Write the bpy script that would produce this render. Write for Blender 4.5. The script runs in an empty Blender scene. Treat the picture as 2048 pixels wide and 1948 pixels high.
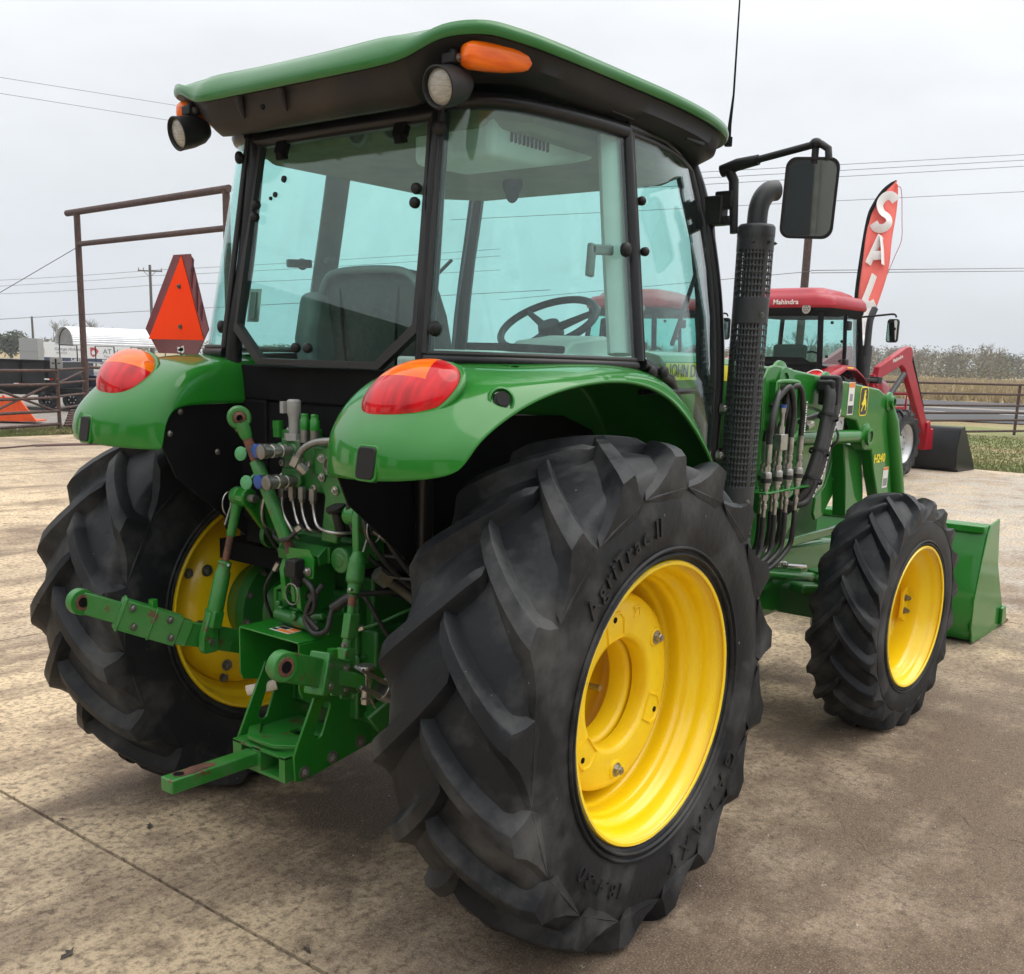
import bpy, bmesh, math, random
from math import sin, cos, pi, radians as rad
from mathutils import Vector as V, Matrix as M
from mathutils.geometry import tessellate_polygon
random.seed(7)
SC = bpy.context.scene
COL = SC.collection

# ---------------------------------------------------------------- camera
cam = bpy.data.objects.new('camera', bpy.data.cameras.new('camera')); COL.objects.link(cam)
cam.data.sensor_width = 36.0
cam.data.lens = 36.703
cam.data.shift_y = 0.0886
cam.data.clip_start = 0.05
cam.data.clip_end = 6000
yaw, pitch, roll = rad(38.038), rad(11.815), rad(1.84)
f_ = V((cos(yaw)*cos(pitch), sin(yaw)*cos(pitch), -sin(pitch)))
r_ = f_.cross(V((0, 0, 1))).normalized(); u_ = r_.cross(f_)
rr = r_*cos(roll) + u_*sin(roll); uu = u_*cos(roll) - r_*sin(roll)
m = M((rr, uu, -f_)).transposed().to_4x4(); m.translation = V((-2.489, -2.479, 1.656))
cam.matrix_world = m
SC.camera = cam

# ---------------------------------------------------------------- sky and sun (overcast)
SUN_EL, SUN_AZ = 62.0, -35.0          # degrees; azimuth measured from +X towards +Y
world = bpy.data.worlds.new('World'); SC.world = world; world.use_nodes = True
nt = world.node_tree; nt.nodes.clear()
def wn(t, **k):
    n = nt.nodes.new(t)
    for a, b in k.items(): setattr(n, a, b)
    return n
wl = nt.links.new
tc = wn('ShaderNodeTexCoord'); sky = wn('ShaderNodeTexSky'); sky.sky_type = 'NISHITA'; sky.sun_disc = False
sky.sun_elevation = rad(SUN_EL); sky.sun_rotation = rad(90.0-SUN_AZ); sky.air_density = 1.0; sky.dust_density = 4.0
sep = wn('ShaderNodeSeparateXYZ'); wl(tc.outputs['Generated'], sep.inputs[0])
# overcast layer: brightens steadily from horizon to zenith, with faint cloud mottling
grad = wn('ShaderNodeValToRGB'); e = grad.color_ramp.elements
e[0].position = 0.0; e[0].color = (.62, .66, .71, 1); e[1].position = 1.0; e[1].color = (1.9, 1.92, 1.95, 1)
q = grad.color_ramp.elements.new(.10); q.color = (.68, .715, .755, 1)
q = grad.color_ramp.elements.new(.30); q.color = (.90, .92, .945, 1)
wl(sep.outputs[2], grad.inputs[0])
mp = wn('ShaderNodeMapping'); mp.inputs['Scale'].default_value = (1.6, 1.6, 4.5); wl(tc.outputs['Generated'], mp.inputs[0])
cn = wn('ShaderNodeTexNoise'); cn.inputs['Scale'].default_value = 1.5; cn.inputs['Detail'].default_value = 5; cn.inputs['Roughness'].default_value = .55
wl(mp.outputs[0], cn.inputs[0])
cr = wn('ShaderNodeMapRange'); cr.inputs[1].default_value = .3; cr.inputs[2].default_value = .7; cr.inputs[3].default_value = 8.9; cr.inputs[4].default_value = 11.0
wl(cn.outputs[0], cr.inputs[0])
vm = wn('ShaderNodeVectorMath', operation='SCALE'); wl(grad.outputs[0], vm.inputs[0]); wl(cr.outputs[0], vm.inputs['Scale'])
mx = wn('ShaderNodeMix', data_type='RGBA'); mx.inputs[0].default_value = .93
wl(sky.outputs[0], mx.inputs[6]); wl(vm.outputs[0], mx.inputs[7])
bg = wn('ShaderNodeBackground'); bg.inputs[1].default_value = 0.1; wl(mx.outputs[2], bg.inputs[0])
wo = wn('ShaderNodeOutputWorld'); wl(bg.outputs[0], wo.inputs[0])
sun = bpy.data.objects.new('sun', bpy.data.lights.new('sun', 'SUN')); COL.objects.link(sun)
sun.data.energy = 1.4; sun.data.angle = rad(60); sun.data.color = (1, .955, .89)
sd = V((cos(rad(SUN_EL))*cos(rad(SUN_AZ)), cos(rad(SUN_EL))*sin(rad(SUN_AZ)), sin(rad(SUN_EL))))
sun.rotation_euler = sd.to_track_quat('Z', 'Y').to_euler()
SC.view_settings.view_transform = 'Standard'; SC.view_settings.look = 'None'
SC.view_settings.exposure = 0.27; SC.view_settings.gamma = 1.0; SC.view_settings.use_curve_mapping = False
SC.cycles.transparent_max_bounces = 24; SC.cycles.max_bounces = 8; SC.cycles.glossy_bounces = 5

# ---------------------------------------------------------------- mesh builder
class MB:
    def __init__(s): s.v = []; s.f = []; s.T = None
    def add(s, vs, fs, mt=None):
        n = len(s.v)
        if mt is not None: vs = [mt @ V(p) for p in vs]
        if s.T is not None: vs = [s.T @ V(p) for p in vs]
        s.v += [tuple(p) for p in vs]; s.f += [tuple(n+i for i in f) for f in fs]; return s
    def box(s, x0, x1, y0, y1, z0, z1, mt=None):
        return s.add([(x, y, z) for x in (x0, x1) for y in (y0, y1) for z in (z0, z1)],
                     [(0, 1, 3, 2), (4, 6, 7, 5), (0, 4, 5, 1), (2, 3, 7, 6), (0, 2, 6, 4), (1, 5, 7, 3)], mt)
    def bar(s, a, b, w, h, up=(0, 0, 1)):
        a = V(a); b = V(b); d = b-a; L = d.length; d.normalize(); u = V(up); sd_ = d.cross(u)
        if sd_.length < 1e-4: sd_ = d.cross(V((1, 0, 0)))
        sd_.normalize(); u = sd_.cross(d)
        mt = M((d, sd_, u)).transposed().to_4x4(); mt.translation = a
        return s.box(0, L, -w/2, w/2, -h/2, h/2, mt)
    def rings(s, R, close=True, cap=True):
        n = len(R[0]); vs = [p for r in R for p in r]; fs = []
        for i in range(len(R)-1):
            for j in range(n if close else n-1):
                k = (j+1) % n; fs.append((i*n+j, i*n+k, (i+1)*n+k, (i+1)*n+j))
        if cap and close: fs += [tuple(range(n-1, -1, -1)), tuple((len(R)-1)*n+j for j in range(n))]
        return s.add(vs, fs)
    def tube(s, P, r, n=8, cap=True, flat=1.0):
        P = [V(p) for p in P]; rs = r if isinstance(r, (list, tuple)) else [r]*len(P); R = []; pu = None
        for i, p in enumerate(P):
            d = (P[min(i+1, len(P)-1)]-P[max(i-1, 0)]).normalized()
            if pu is None:
                u = V((0, 0, 1)) if abs(d.z) < .95 else V((1, 0, 0))
            else: u = pu
            u = (u-d*u.dot(d)).normalized(); pu = u; w = d.cross(u)
            R.append([p+(u*cos(2*pi*k/n)+w*sin(2*pi*k/n)*flat)*rs[i] for k in range(n)])
        return s.rings(R, True, cap)
    def cyl(s, a, b, r, r2=None, n=16): return s.tube([a, b], [r, r if r2 is None else r2], n)
    def lathe(s, prof, o=(0, 0, 0), ax=(0, 1, 0), n=48, cap=False):
        o = V(o); d = V(ax).normalized(); u = V((0, 0, 1)) if abs(d.z) < .9 else V((1, 0, 0))
        u = (u-d*u.dot(d)).normalized(); w = d.cross(u)
        return s.rings([[o+d*h+(u*cos(2*pi*k/n)+w*sin(2*pi*k/n))*r for k in range(n)] for h, r in prof], True, cap)
    def prism(s, poly, ax, a, b, holes=()):
        """polygon in the two other axes, extruded along ax from a to b, with holes"""
        def p3(p, t): return {'x': (t, p[0], p[1]), 'y': (p[0], t, p[1]), 'z': (p[0], p[1], t)}[ax]
        loops = [list(poly)]+[list(h) for h in holes]
        flat = [p for l in loops for p in l]
        tri = tessellate_polygon([[V((p[0], p[1], 0)) for p in l] for l in loops])
        n = len(flat); vs = [p3(p, a) for p in flat]+[p3(p, b) for p in flat]
        fs = []
        if not holes: fs += [tuple(range(n)), tuple(range(2*n-1, n-1, -1))]; tri = []
        for t in tri: fs.append(tuple(t)); fs.append(tuple(i+n for i in reversed(t)))
        o = 0
        for l in loops:
            k = len(l)
            for i in range(k): j = (i+1) % k; fs.append((o+i, o+j, n+o+j, n+o+i))
            o += k
        return s.add(vs, fs)
    def ell(s, c, rx, ry, rz, n=16, m=10, mt=None):
        vs = [(0, 0, 1)]+[(sin(pi*i/m)*cos(2*pi*j/n), sin(pi*i/m)*sin(2*pi*j/n), cos(pi*i/m)) for i in range(1, m) for j in range(n)]+[(0, 0, -1)]
        fs = [(0, 1+j, 1+(j+1) % n) for j in range(n)]
        for i in range(m-2):
            for j in range(n): a = 1+i*n; fs.append((a+j, a+n+j, a+n+(j+1) % n, a+(j+1) % n))
        a = 1+(m-2)*n; fs += [(a+j, a+n, a+(j+1) % n) for j in range(n)]
        vs = [V((x*rx, y*ry, z*rz)) for x, y, z in vs]
        if mt is not None: vs = [mt.to_3x3() @ p for p in vs]
        return s.add([p+V(c) for p in vs], fs)
    def hexbolt(s, p, d, r=.012, h=.009, washer=True):
        p = V(p); d = V(d).normalized()
        if washer: s.cyl(p, p+d*.003, r*1.5, n=14)
        s.tube([p, p+d*h, p+d*(h+.0015)], [r, r, r*.85], 6)
        return s.cyl(p+d*h, p+d*(h+.006), r*.5, n=10)
    def grid(s, G): return s.rings(G, False, False)
    def text(s, txt, size, org, right, up, ext=.0015, align='CENTER', shear=0.0, sx=1.0, bold=0.0):
        c = bpy.data.curves.new('t', 'FONT'); c.body = txt; c.size = size; c.extrude = ext; c.align_x = align; c.align_y = 'CENTER'
        c.shear = shear; c.offset = bold; c.resolution_u = 3
        o = bpy.data.objects.new('t', c); me = bpy.data.meshes.new_from_object(o)
        r3 = V(right).normalized(); u3 = V(up); u3 = (u3-r3*u3.dot(r3)).normalized()
        mt = M((r3*sx, u3, r3.cross(u3))).transposed().to_4x4(); mt.translation = V(org)
        s.add([v.co.copy() for v in me.vertices], [tuple(p.vertices) for p in me.polygons], mt)
        bpy.data.objects.remove(o); bpy.data.meshes.remove(me); bpy.data.curves.remove(c); return s

def obj(name, mb, mat, parent=None, smooth=35, bevel=0, seg=2, subsurf=0, solid=0, solid_off=-1, recalc=True, label=None, merge=False):
    me = bpy.data.meshes.new(name); me.from_pydata([tuple(v) for v in mb.v], [], mb.f); me.update()
    if recalc or merge:
        b = bmesh.new(); b.from_mesh(me)
        if merge: bmesh.ops.remove_doubles(b, verts=b.verts, dist=1e-5)
        if recalc: bmesh.ops.recalc_face_normals(b, faces=b.faces)
        b.to_mesh(me); b.free()
    if isinstance(mat, (list, tuple)):
        for k in mat: me.materials.append(k)
    else: me.materials.append(mat)
    if smooth is not None:
        for p in me.polygons: p.use_smooth = True
        if smooth < 180: me.set_sharp_from_angle(angle=rad(smooth))
    o = bpy.data.objects.new(name, me); COL.objects.link(o)
    if parent is not None: o.parent = parent
    if subsurf: k = o.modifiers.new('s', 'SUBSURF'); k.levels = k.render_levels = subsurf
    if solid: k = o.modifiers.new('t', 'SOLIDIFY'); k.thickness = solid; k.offset = solid_off
    if bevel: k = o.modifiers.new('b', 'BEVEL'); k.width = bevel; k.segments = seg; k.limit_method = 'ANGLE'; k.angle_limit = rad(40); k.use_clamp_overlap = True
    if label: o['label'] = label
    return o
def tag(o, label, cat, group=None):
    o['label'] = label; o['category'] = cat
    if group: o['group'] = group
    return o
def thing(name, label, cat, loc=(0, 0, 0), rz=0, group=None):
    o = bpy.data.objects.new(name, None); COL.objects.link(o); o.location = loc; o.rotation_euler = (0, 0, rz); o.empty_display_size = .2
    return tag(o, label, cat, group)
def struct(o): o['kind'] = 'structure'; return o
def stuff(o): o['kind'] = 'stuff'; return o
def copy_tree(o, parent=None):
    c = o.copy(); COL.objects.link(c); c.parent = parent
    for ch in list(o.children): copy_tree(ch, c)
    return c
def crom(P, k=6):
    """Catmull-Rom through points, k samples per span"""
    P = [V(p) for p in P]; out = []
    for i in range(len(P)-1):
        a, b, c, d = P[max(i-1, 0)], P[i], P[i+1], P[min(i+2, len(P)-1)]
        for j in range(k):
            t = j/k; out.append(.5*((2*b)+(c-a)*t+(2*a-5*b+4*c-d)*t*t+(3*b-a-3*c+d)*t**3))
    return out+[P[-1]]
def rrect(cx, cy, w, h, r, n=4):
    out = []
    for sx, sy, a0 in ((1, 1, 0), (-1, 1, 90), (-1, -1, 180), (1, -1, 270)):
        for k in range(n+1):
            a = rad(a0+90*k/n); out.append((cx+sx*(w/2-r)+r*cos(a), cy+sy*(h/2-r)+r*sin(a)))
    return out

# ---------------------------------------------------------------- materials
def pm(name, c1, c2=None, sc=6, lo=.42, hi=.62, rough=.5, rough2=None, metal=0.0, coat=0.0, coat_r=.08, spec=.5, c3=None, sc3=30, lo3=.55, hi3=.7,
       bump=0.0, bsc=80, bdist=.002, coat_r2=None, alpha=None, trans=0.0, emis=None, stretch=None, detail=6):
    mt = bpy.data.materials.new(name); mt.use_nodes = True; t = mt.node_tree; N = t.nodes; Lk = t.links.new
    b = N['Principled BSDF']; b.inputs['Roughness'].default_value = rough; b.inputs['Metallic'].default_value = metal
    b.inputs['Coat Weight'].default_value = coat; b.inputs['Coat Roughness'].default_value = coat_r; b.inputs['Specular IOR Level'].default_value = spec
    b.inputs['Base Color'].default_value = (*c1, 1)
    if trans: b.inputs['Transmission Weight'].default_value = trans
    if emis: b.inputs['Emission Color'].default_value = (*emis[:3], 1); b.inputs['Emission Strength'].default_value = emis[3]
    tcn = N.new('ShaderNodeTexCoord'); src = tcn.outputs['Object']
    if stretch:
        mpn = N.new('ShaderNodeMapping'); mpn.inputs['Scale'].default_value = stretch; Lk(src, mpn.inputs[0]); src = mpn.outputs[0]
    def noise(s_, lo_, hi_, det=detail):
        n = N.new('ShaderNodeTexNoise'); n.inputs['Scale'].default_value = s_; n.inputs['Detail'].default_value = det; n.inputs['Roughness'].default_value = .6; Lk(src, n.inputs['Vector'])
        r = N.new('ShaderNodeMapRange'); r.inputs[1].default_value = lo_; r.inputs[2].default_value = hi_; Lk(n.outputs[0], r.inputs[0]); return r.outputs[0]
    cur = None
    def mix(fac, a, bcol):
        k = N.new('ShaderNodeMix'); k.data_type = 'RGBA'; Lk(fac, k.inputs[0])
        if a is None: k.inputs[6].default_value = (*c1, 1)
        else: Lk(a, k.inputs[6])
        k.inputs[7].default_value = (*bcol, 1); return k.outputs[2]
    if c2:
        f1 = noise(sc, lo, hi); cur = mix(f1, None, c2)
        if rough2 is not None:
            r = N.new('ShaderNodeMapRange'); r.inputs[3].default_value = rough; r.inputs[4].default_value = rough2; Lk(f1, r.inputs[0]); Lk(r.outputs[0], b.inputs['Roughness'])
    if coat_r2 is not None:
        r = N.new('ShaderNodeMapRange'); r.inputs[3].default_value = coat_r; r.inputs[4].default_value = coat_r2; Lk(noise(2.3, .42, .72, 9), r.inputs[0]); Lk(r.outputs[0], b.inputs['Coat Roughness'])
    if c3: cur = mix(noise(sc3, lo3, hi3), cur, c3)
    if cur is not None: Lk(cur, b.inputs['Base Color'])
    if bump:
        n = N.new('ShaderNodeTexNoise'); n.inputs['Scale'].default_value = bsc; n.inputs['Detail'].default_value = 5; Lk(src, n.inputs['Vector'])
        bn = N.new('ShaderNodeBump'); bn.inputs['Strength'].default_value = bump; bn.inputs['Distance'].default_value = bdist; Lk(n.outputs[0], bn.inputs['Height']); Lk(bn.outputs[0], b.inputs['Normal'])
    return mt
def glass(name, tint, ior=1.5, refl=1.0, rough=0.0):
    mt = bpy.data.materials.new(name); mt.use_nodes = True; t = mt.node_tree; t.nodes.clear(); N = t.nodes.new; Lk = t.links.new
    tr = N('ShaderNodeBsdfTransparent'); tr.inputs[0].default_value = (*tint, 1)
    gl = N('ShaderNodeBsdfGlossy'); gl.inputs['Roughness'].default_value = rough; gl.inputs[0].default_value = (refl, refl, refl, 1)
    lw = N('ShaderNodeLayerWeight'); lw.inputs[0].default_value = .5      # Schlick reflectance of one face
    pw = N('ShaderNodeMath'); pw.operation = 'POWER'; pw.inputs[1].default_value = 5; Lk(lw.outputs['Facing'], pw.inputs[0])
    fr = N('ShaderNodeMapRange'); fr.inputs[3].default_value = ((ior-1)/(ior+1))**2*.85; fr.inputs[4].default_value = .9; Lk(pw.outputs[0], fr.inputs[0])
    tcg = N('ShaderNodeTexCoord'); ng = N('ShaderNodeTexNoise'); ng.inputs['Scale'].default_value = 3.5; ng.inputs['Detail'].default_value = 9; ng.inputs['Roughness'].default_value = .7; Lk(tcg.outputs['Object'], ng.inputs['Vector'])
    du = N('ShaderNodeMapRange'); du.inputs[1].default_value = .48; du.inputs[2].default_value = .80; du.inputs[4].default_value = .07; Lk(ng.outputs[0], du.inputs[0])
    df = N('ShaderNodeBsdfDiffuse'); df.inputs[0].default_value = (.35, .34, .30, 1); md = N('ShaderNodeMixShader'); Lk(du.outputs[0], md.inputs[0]); Lk(tr.outputs[0], md.inputs[1]); Lk(df.outputs[0], md.inputs[2])   # film of dust
    mxs = N('ShaderNodeMixShader'); Lk(fr.outputs[0], mxs.inputs[0]); Lk(md.outputs[0], mxs.inputs[1]); Lk(gl.outputs[0], mxs.inputs[2])
    out = N('ShaderNodeOutputMaterial'); Lk(mxs.outputs[0], out.inputs[0]); return mt

GREEN = (.009, .155, .010)
K = {}
K['green'] = pm('green_paint', GREEN, (.012, .165, .013), sc=5, rough=.5, spec=.15, coat=.75, coat_r=.015, coat_r2=.16, bump=.035, bsc=5, bdist=.02, c3=(.025, .15, .03), sc3=90, lo3=.66, hi3=.74)
K['green_roof'] = pm('weathered_green_paint', (.014, .14, .020), (.03, .15, .04), sc=3, rough=.5, spec=.2, coat=.5, coat_r=.05, coat_r2=.25, bump=.03, bsc=5, bdist=.02, detail=9)
K['green_dull'] = pm('green_cast', (.006, .105, .008), (.014, .12, .018), sc=9, rough=.42, coat=.25, coat_r=.25, bump=.25, bsc=60, c3=(.05, .055, .04), sc3=14, lo3=.6, hi3=.78)
K['green_worn'] = pm('green_worn', (.012, .155, .014), (.035, .17, .035), sc=14, rough=.45, coat=.15, coat_r=.3, c3=(.10, .045, .025), sc3=20, lo3=.61, hi3=.67, bump=.2, bsc=90)
K['rust'] = pm('rust', (.13, .05, .028), (.06, .03, .022), sc=40, rough=.75, c3=(.22, .09, .045), sc3=70, bump=.4, bsc=120)
K['yellow'] = pm('yellow_paint', (.95, .68, .004), (.92, .62, .004), sc=3, rough=.3, coat=.5, coat_r=.1, c3=(.40, .22, .03), sc3=45, lo3=.69, hi3=.75)
K['yellow_cast'] = pm('yellow_cast', (.93, .64, .004), (.88, .58, .005), sc=7, rough=.42, coat=.3, coat_r=.2, bump=.35, bsc=70, bdist=.003, c3=(.3, .18, .05), sc3=55, lo3=.7, hi3=.76)
K['rim_worn'] = pm('worn_rim_edge', (.80, .52, .01), (.30, .24, .15), sc=9, lo=.46, hi=.58, rough=.6, c3=(.55, .50, .38), sc3=40, lo3=.58, hi3=.64)
K['rubber'] = pm('rubber', (.011, .0125, .015), (.105, .104, .101), sc=5.0, lo=.47, hi=.84, rough=.48, rough2=.85, c3=(.22, .20, .15), sc3=48, lo3=.715, hi3=.74, bump=.55, bsc=38, bdist=.003, spec=.22, detail=9)
K['rubber_letter'] = pm('rubber_letter', (.012, .0125, .014), (.04, .04, .039), sc=5, lo=.5, hi=.75, rough=.55, spec=.35)
K['plastic'] = pm('black_plastic', (.008, .008, .0085), (.014, .013, .0125), sc=7, rough=.5, spec=.3, bump=.15, bsc=220, bdist=.0006)
K['dusty'] = pm('dusty_black_plastic', (.011, .010, .0095), (.042, .032, .027), sc=3.2, lo=.4, hi=.78, rough=.5, spec=.3, bump=.15, bsc=200, bdist=.0006)
K['black'] = pm('black_paint', (.006, .006, .007), (.010, .010, .011), sc=6, rough=.3, spec=.3)
K['matte_black'] = pm('matte_black', (.003, .003, .0035), (.006, .006, .007), sc=8, rough=.7, spec=.12)
K['seal'] = pm('rubber_seal', (.008, .008, .008), rough=.5)
K['glass'] = glass('tinted_glass', (.815, .965, .945), 1.52)
K['lens_clear'] = pm('clear_lens', (.36, .35, .31), (.26, .25, .21), sc=40, rough=.25, coat=.8, bump=.5, bsc=90, stretch=(1, 1, 6))
K['lens_red'] = pm('red_lens', (.60, .003, .008), (.36, .001, .004), sc=7, lo=.42, hi=.62, rough=.45, spec=.1, coat=.75, coat_r=.015, bump=.05, bsc=40, bdist=.003, stretch=(1, 4, 1), detail=2)
K['lens_amber'] = pm('amber_lens', (.90, .17, .002), (.72, .10, .001), sc=7, lo=.42, hi=.65, rough=.45, spec=.1, coat=.7, coat_r=.02, bump=.05, bsc=40, bdist=.004, stretch=(1, 1, 6), detail=2)
K['steel'] = pm('zinc_steel', (.42, .41, .39), (.30, .29, .27), sc=25, rough=.32, metal=.9)
K['steel_dull'] = pm('dull_steel', (.24, .235, .22), (.16, .15, .13), sc=18, rough=.42, metal=.7)
K['chrome'] = pm('bright_steel', (.6, .6, .6), rough=.15, metal=1.0)
K['hose'] = pm('hose_rubber', (.012, .012, .012), (.022, .021, .020), sc=40, rough=.5, bump=.3, bsc=300)
K['stack'] = pm('exhaust_black', (.022, .024, .027), (.032, .034, .037), sc=12, rough=.5, c3=(.10, .09, .08), sc3=40, lo3=.7, hi3=.74)
K['mirror'] = pm('mirror_glass', (.50, .55, .55), rough=.02, metal=1.0)
K['beige'] = pm('beige_trim', (.60, .60, .55), (.54, .54, .49), sc=5, rough=.6)
K['interior'] = pm('grey_trim', (.17, .17, .155), (.13, .13, .12), sc=6, rough=.65, bump=.1, bsc=250)
K['liner'] = pm('headliner_fabric', (.20, .19, .12), (.16, .155, .10), sc=10, rough=.9)
K['fabric'] = pm('seat_fabric', (.045, .042, .036), (.065, .06, .05), sc=60, rough=.9, bump=.4, bsc=300)
K['orange'] = pm('orange_reflective', (1.0, .060, .004), (.98, .052, .004), sc=8, rough=.6, spec=.15)
K['maroon'] = pm('maroon_reflective', (.16, .014, .026), (.12, .010, .018), sc=14, rough=.25, coat=.5)
K['white'] = pm('white_paint', (.78, .78, .76), (.70, .69, .66), sc=6, rough=.4)
K['decal_y'] = pm('yellow_decal', (.93, .74, .02), rough=.35)
K['decal_o'] = pm('orange_decal', (.80, .20, .02), rough=.4)
K['decal_k'] = pm('black_decal', (.008, .008, .008), rough=.35)
K['decal_w'] = pm('white_decal', (.75, .74, .70), rough=.4)
K['pipe'] = pm('rusty_pipe', (.075, .036, .028), (.045, .026, .022), sc=9, rough=.7, c3=(.17, .10, .075), sc3=26, lo3=.58, hi3=.66, bump=.2, bsc=60)
K['red'] = pm('red_paint', (.34, .004, .016), (.30, .005, .016), sc=5, rough=.5, spec=.15, coat=.45, coat_r=.08)
K['silver'] = pm('silver_paint', (.55, .56, .57), (.47, .48, .49), sc=7, rough=.35, metal=.5)
K['blue'] = pm('blue_cap', (.015, .06, .26), rough=.4)
K['mint'] = pm('pale_green_cap', (.09, .33, .14), (.07, .28, .11), sc=20, rough=.5)
K['grey_cap'] = pm('grey_cap', (.28, .28, .27), (.22, .22, .21), sc=20, rough=.5)
K['wood'] = pm('pole_wood', (.10, .085, .07), (.07, .06, .05), sc=5, rough=.9, stretch=(8, 8, 1))

# ================================================================ ground
def ground_mat(name, layers, base, rough=.85, bump=.3, bsc=60, bdist=.01, rnd=0.0, stains_shade=()):
    """layers: (scale, lo, hi, colour, stretch or None, strength)"""
    mt = bpy.data.materials.new(name); mt.use_nodes = True; t = mt.node_tree; N = t.nodes.new; Lk = t.links.new; b = t.nodes['Principled BSDF']
    b.inputs['Roughness'].default_value = rough; b.inputs['Specular IOR Level'].default_value = .3
    tcn = N('ShaderNodeTexCoord'); cur = None
    for i, (s, lo, hi, c, st, k) in enumerate(layers):
        if i == 6:
            for (px, py), rad_, c, k in stains_shade:      # damp or muddy places and painted tractor shade, with ragged edges
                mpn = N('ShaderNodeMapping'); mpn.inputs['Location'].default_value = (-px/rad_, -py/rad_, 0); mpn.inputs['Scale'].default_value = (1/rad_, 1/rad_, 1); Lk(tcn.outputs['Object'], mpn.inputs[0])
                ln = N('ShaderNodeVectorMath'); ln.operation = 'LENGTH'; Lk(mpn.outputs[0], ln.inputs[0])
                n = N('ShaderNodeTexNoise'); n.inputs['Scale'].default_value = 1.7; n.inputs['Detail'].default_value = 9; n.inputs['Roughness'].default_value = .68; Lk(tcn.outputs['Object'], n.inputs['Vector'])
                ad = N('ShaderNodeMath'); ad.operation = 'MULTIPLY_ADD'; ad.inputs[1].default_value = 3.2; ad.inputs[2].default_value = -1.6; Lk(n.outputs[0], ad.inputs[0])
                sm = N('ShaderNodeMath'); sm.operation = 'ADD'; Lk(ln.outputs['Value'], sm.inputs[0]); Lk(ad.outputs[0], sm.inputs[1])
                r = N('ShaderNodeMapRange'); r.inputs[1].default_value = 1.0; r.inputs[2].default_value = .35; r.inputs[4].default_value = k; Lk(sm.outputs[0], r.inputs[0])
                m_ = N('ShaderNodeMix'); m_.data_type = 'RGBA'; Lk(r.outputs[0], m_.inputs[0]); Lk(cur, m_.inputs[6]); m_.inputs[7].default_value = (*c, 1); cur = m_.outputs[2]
        mpn = N('ShaderNodeMapping'); mpn.inputs['Location'].default_value = (i*3.7, i*1.9, 0); mpn.inputs['Scale'].default_value = st or (1, 1, 1); Lk(tcn.outputs['Object'], mpn.inputs[0])
        n = N('ShaderNodeTexNoise'); n.inputs['Scale'].default_value = s; n.inputs['Detail'].default_value = 8; n.inputs['Roughness'].default_value = .62; Lk(mpn.outputs[0], n.inputs['Vector'])
        r = N('ShaderNodeMapRange'); r.inputs[1].default_value = lo; r.inputs[2].default_value = hi; r.inputs[4].default_value = k; Lk(n.outputs[0], r.inputs[0])
        m_ = N('ShaderNodeMix'); m_.data_type = 'RGBA'; Lk(r.outputs[0], m_.inputs[0]); m_.inputs[7].default_value = (*c, 1)
        if cur is None: m_.inputs[6].default_value = (*base, 1)
        else: Lk(cur, m_.inputs[6])
        cur = m_.outputs[2]
    if rnd:
        oi = N('ShaderNodeObjectInfo'); hv = N('ShaderNodeHueSaturation'); r = N('ShaderNodeMapRange'); r.inputs[3].default_value = 1-rnd; r.inputs[4].default_value = 1+rnd; Lk(oi.outputs['Random'], r.inputs[0]); Lk(r.outputs[0], hv.inputs['Value']); Lk(cur, hv.inputs['Color']); cur = hv.outputs[0]
    Lk(cur, b.inputs['Base Color'])
    n = N('ShaderNodeTexNoise'); n.inputs['Scale'].default_value = bsc; n.inputs['Detail'].default_value = 8; n.inputs['Roughness'].default_value = .7; Lk(tcn.outputs['Object'], n.inputs['Vector'])
    bn = N('ShaderNodeBump'); bn.inputs['Strength'].default_value = bump; bn.inputs['Distance'].default_value = bdist; Lk(n.outputs[0], bn.inputs['Height']); Lk(bn.outputs[0], b.inputs['Normal'])
    return mt
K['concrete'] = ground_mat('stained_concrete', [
    (.22, .46, .60, (.33, .26, .19), None, .85),            # browner broad areas
    (.55, .51, .64, (.15, .10, .066), None, .85),          # mud tracked over the slab
    (1.3, .52, .65, (.16, .11, .075), (.35, 1.9, 1), .75), # streaks dragged by tyres
    (2.6, .53, .66, (.25, .18, .12), None, .7),
    (7.5, .52, .68, (.24, .175, .12), None, .65),
    (3.4, .645, .69, (.085, .058, .043), None, .85),        # small dark spots
    (34, .47, .66, (.64, .51, .35), None, .55),              # pale fines
    (75, .50, .66, (.14, .10, .07), None, .42),
    (150, .52, .64, (.72, .62, .48), None, .28),           # dark grit
    (24, .69, .73, (.76, .72, .64), None, .75)],            # chips of light aggregate
    (.71, .55, .355), rough=.8, bump=1.0, bsc=60, bdist=.014, rnd=.03,
    stains_shade=(((13, -3), 8.5, (.50, .455, .385), .9), ((1.7, -2.0), 2.3, (.13, .086, .054), .85), ((.15, .15), .75, (.070, .046, .033), .92), ((-.1, -1.0), .8, (.12, .080, .054), .75), ((3.4, -2.0), 2.2, (.15, .105, .072), .7), ((.9, 1.2), 1.2, (.10, .068, .048), .8)))  # the dark patches under the tractor paint in its shade along with damp
K['joint'] = pm('joint_filler', (.022, .017, .014), (.035, .028, .022), sc=30, rough=.9)
K['gravel'] = ground_mat('gravel', [(3.5, .42, .6, (.20, .18, .16), None, .8), (30, .5, .6, (.42, .39, .35), None, .8), (60, .52, .6, (.10, .09, .08), None, .8)], (.30, .27, .235), bump=1.0, bsc=40, bdist=.04)
K['lawn'] = ground_mat('short_grass', [(.35, .42, .60, (.36, .29, .15), (1, .4, 1), .9), (3, .45, .65, (.13, .16, .045), None, .6), (60, .5, .62, (.38, .31, .17), None, .55)], (.17, .21, .06), bump=1.0, bsc=50, bdist=.04)
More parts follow.
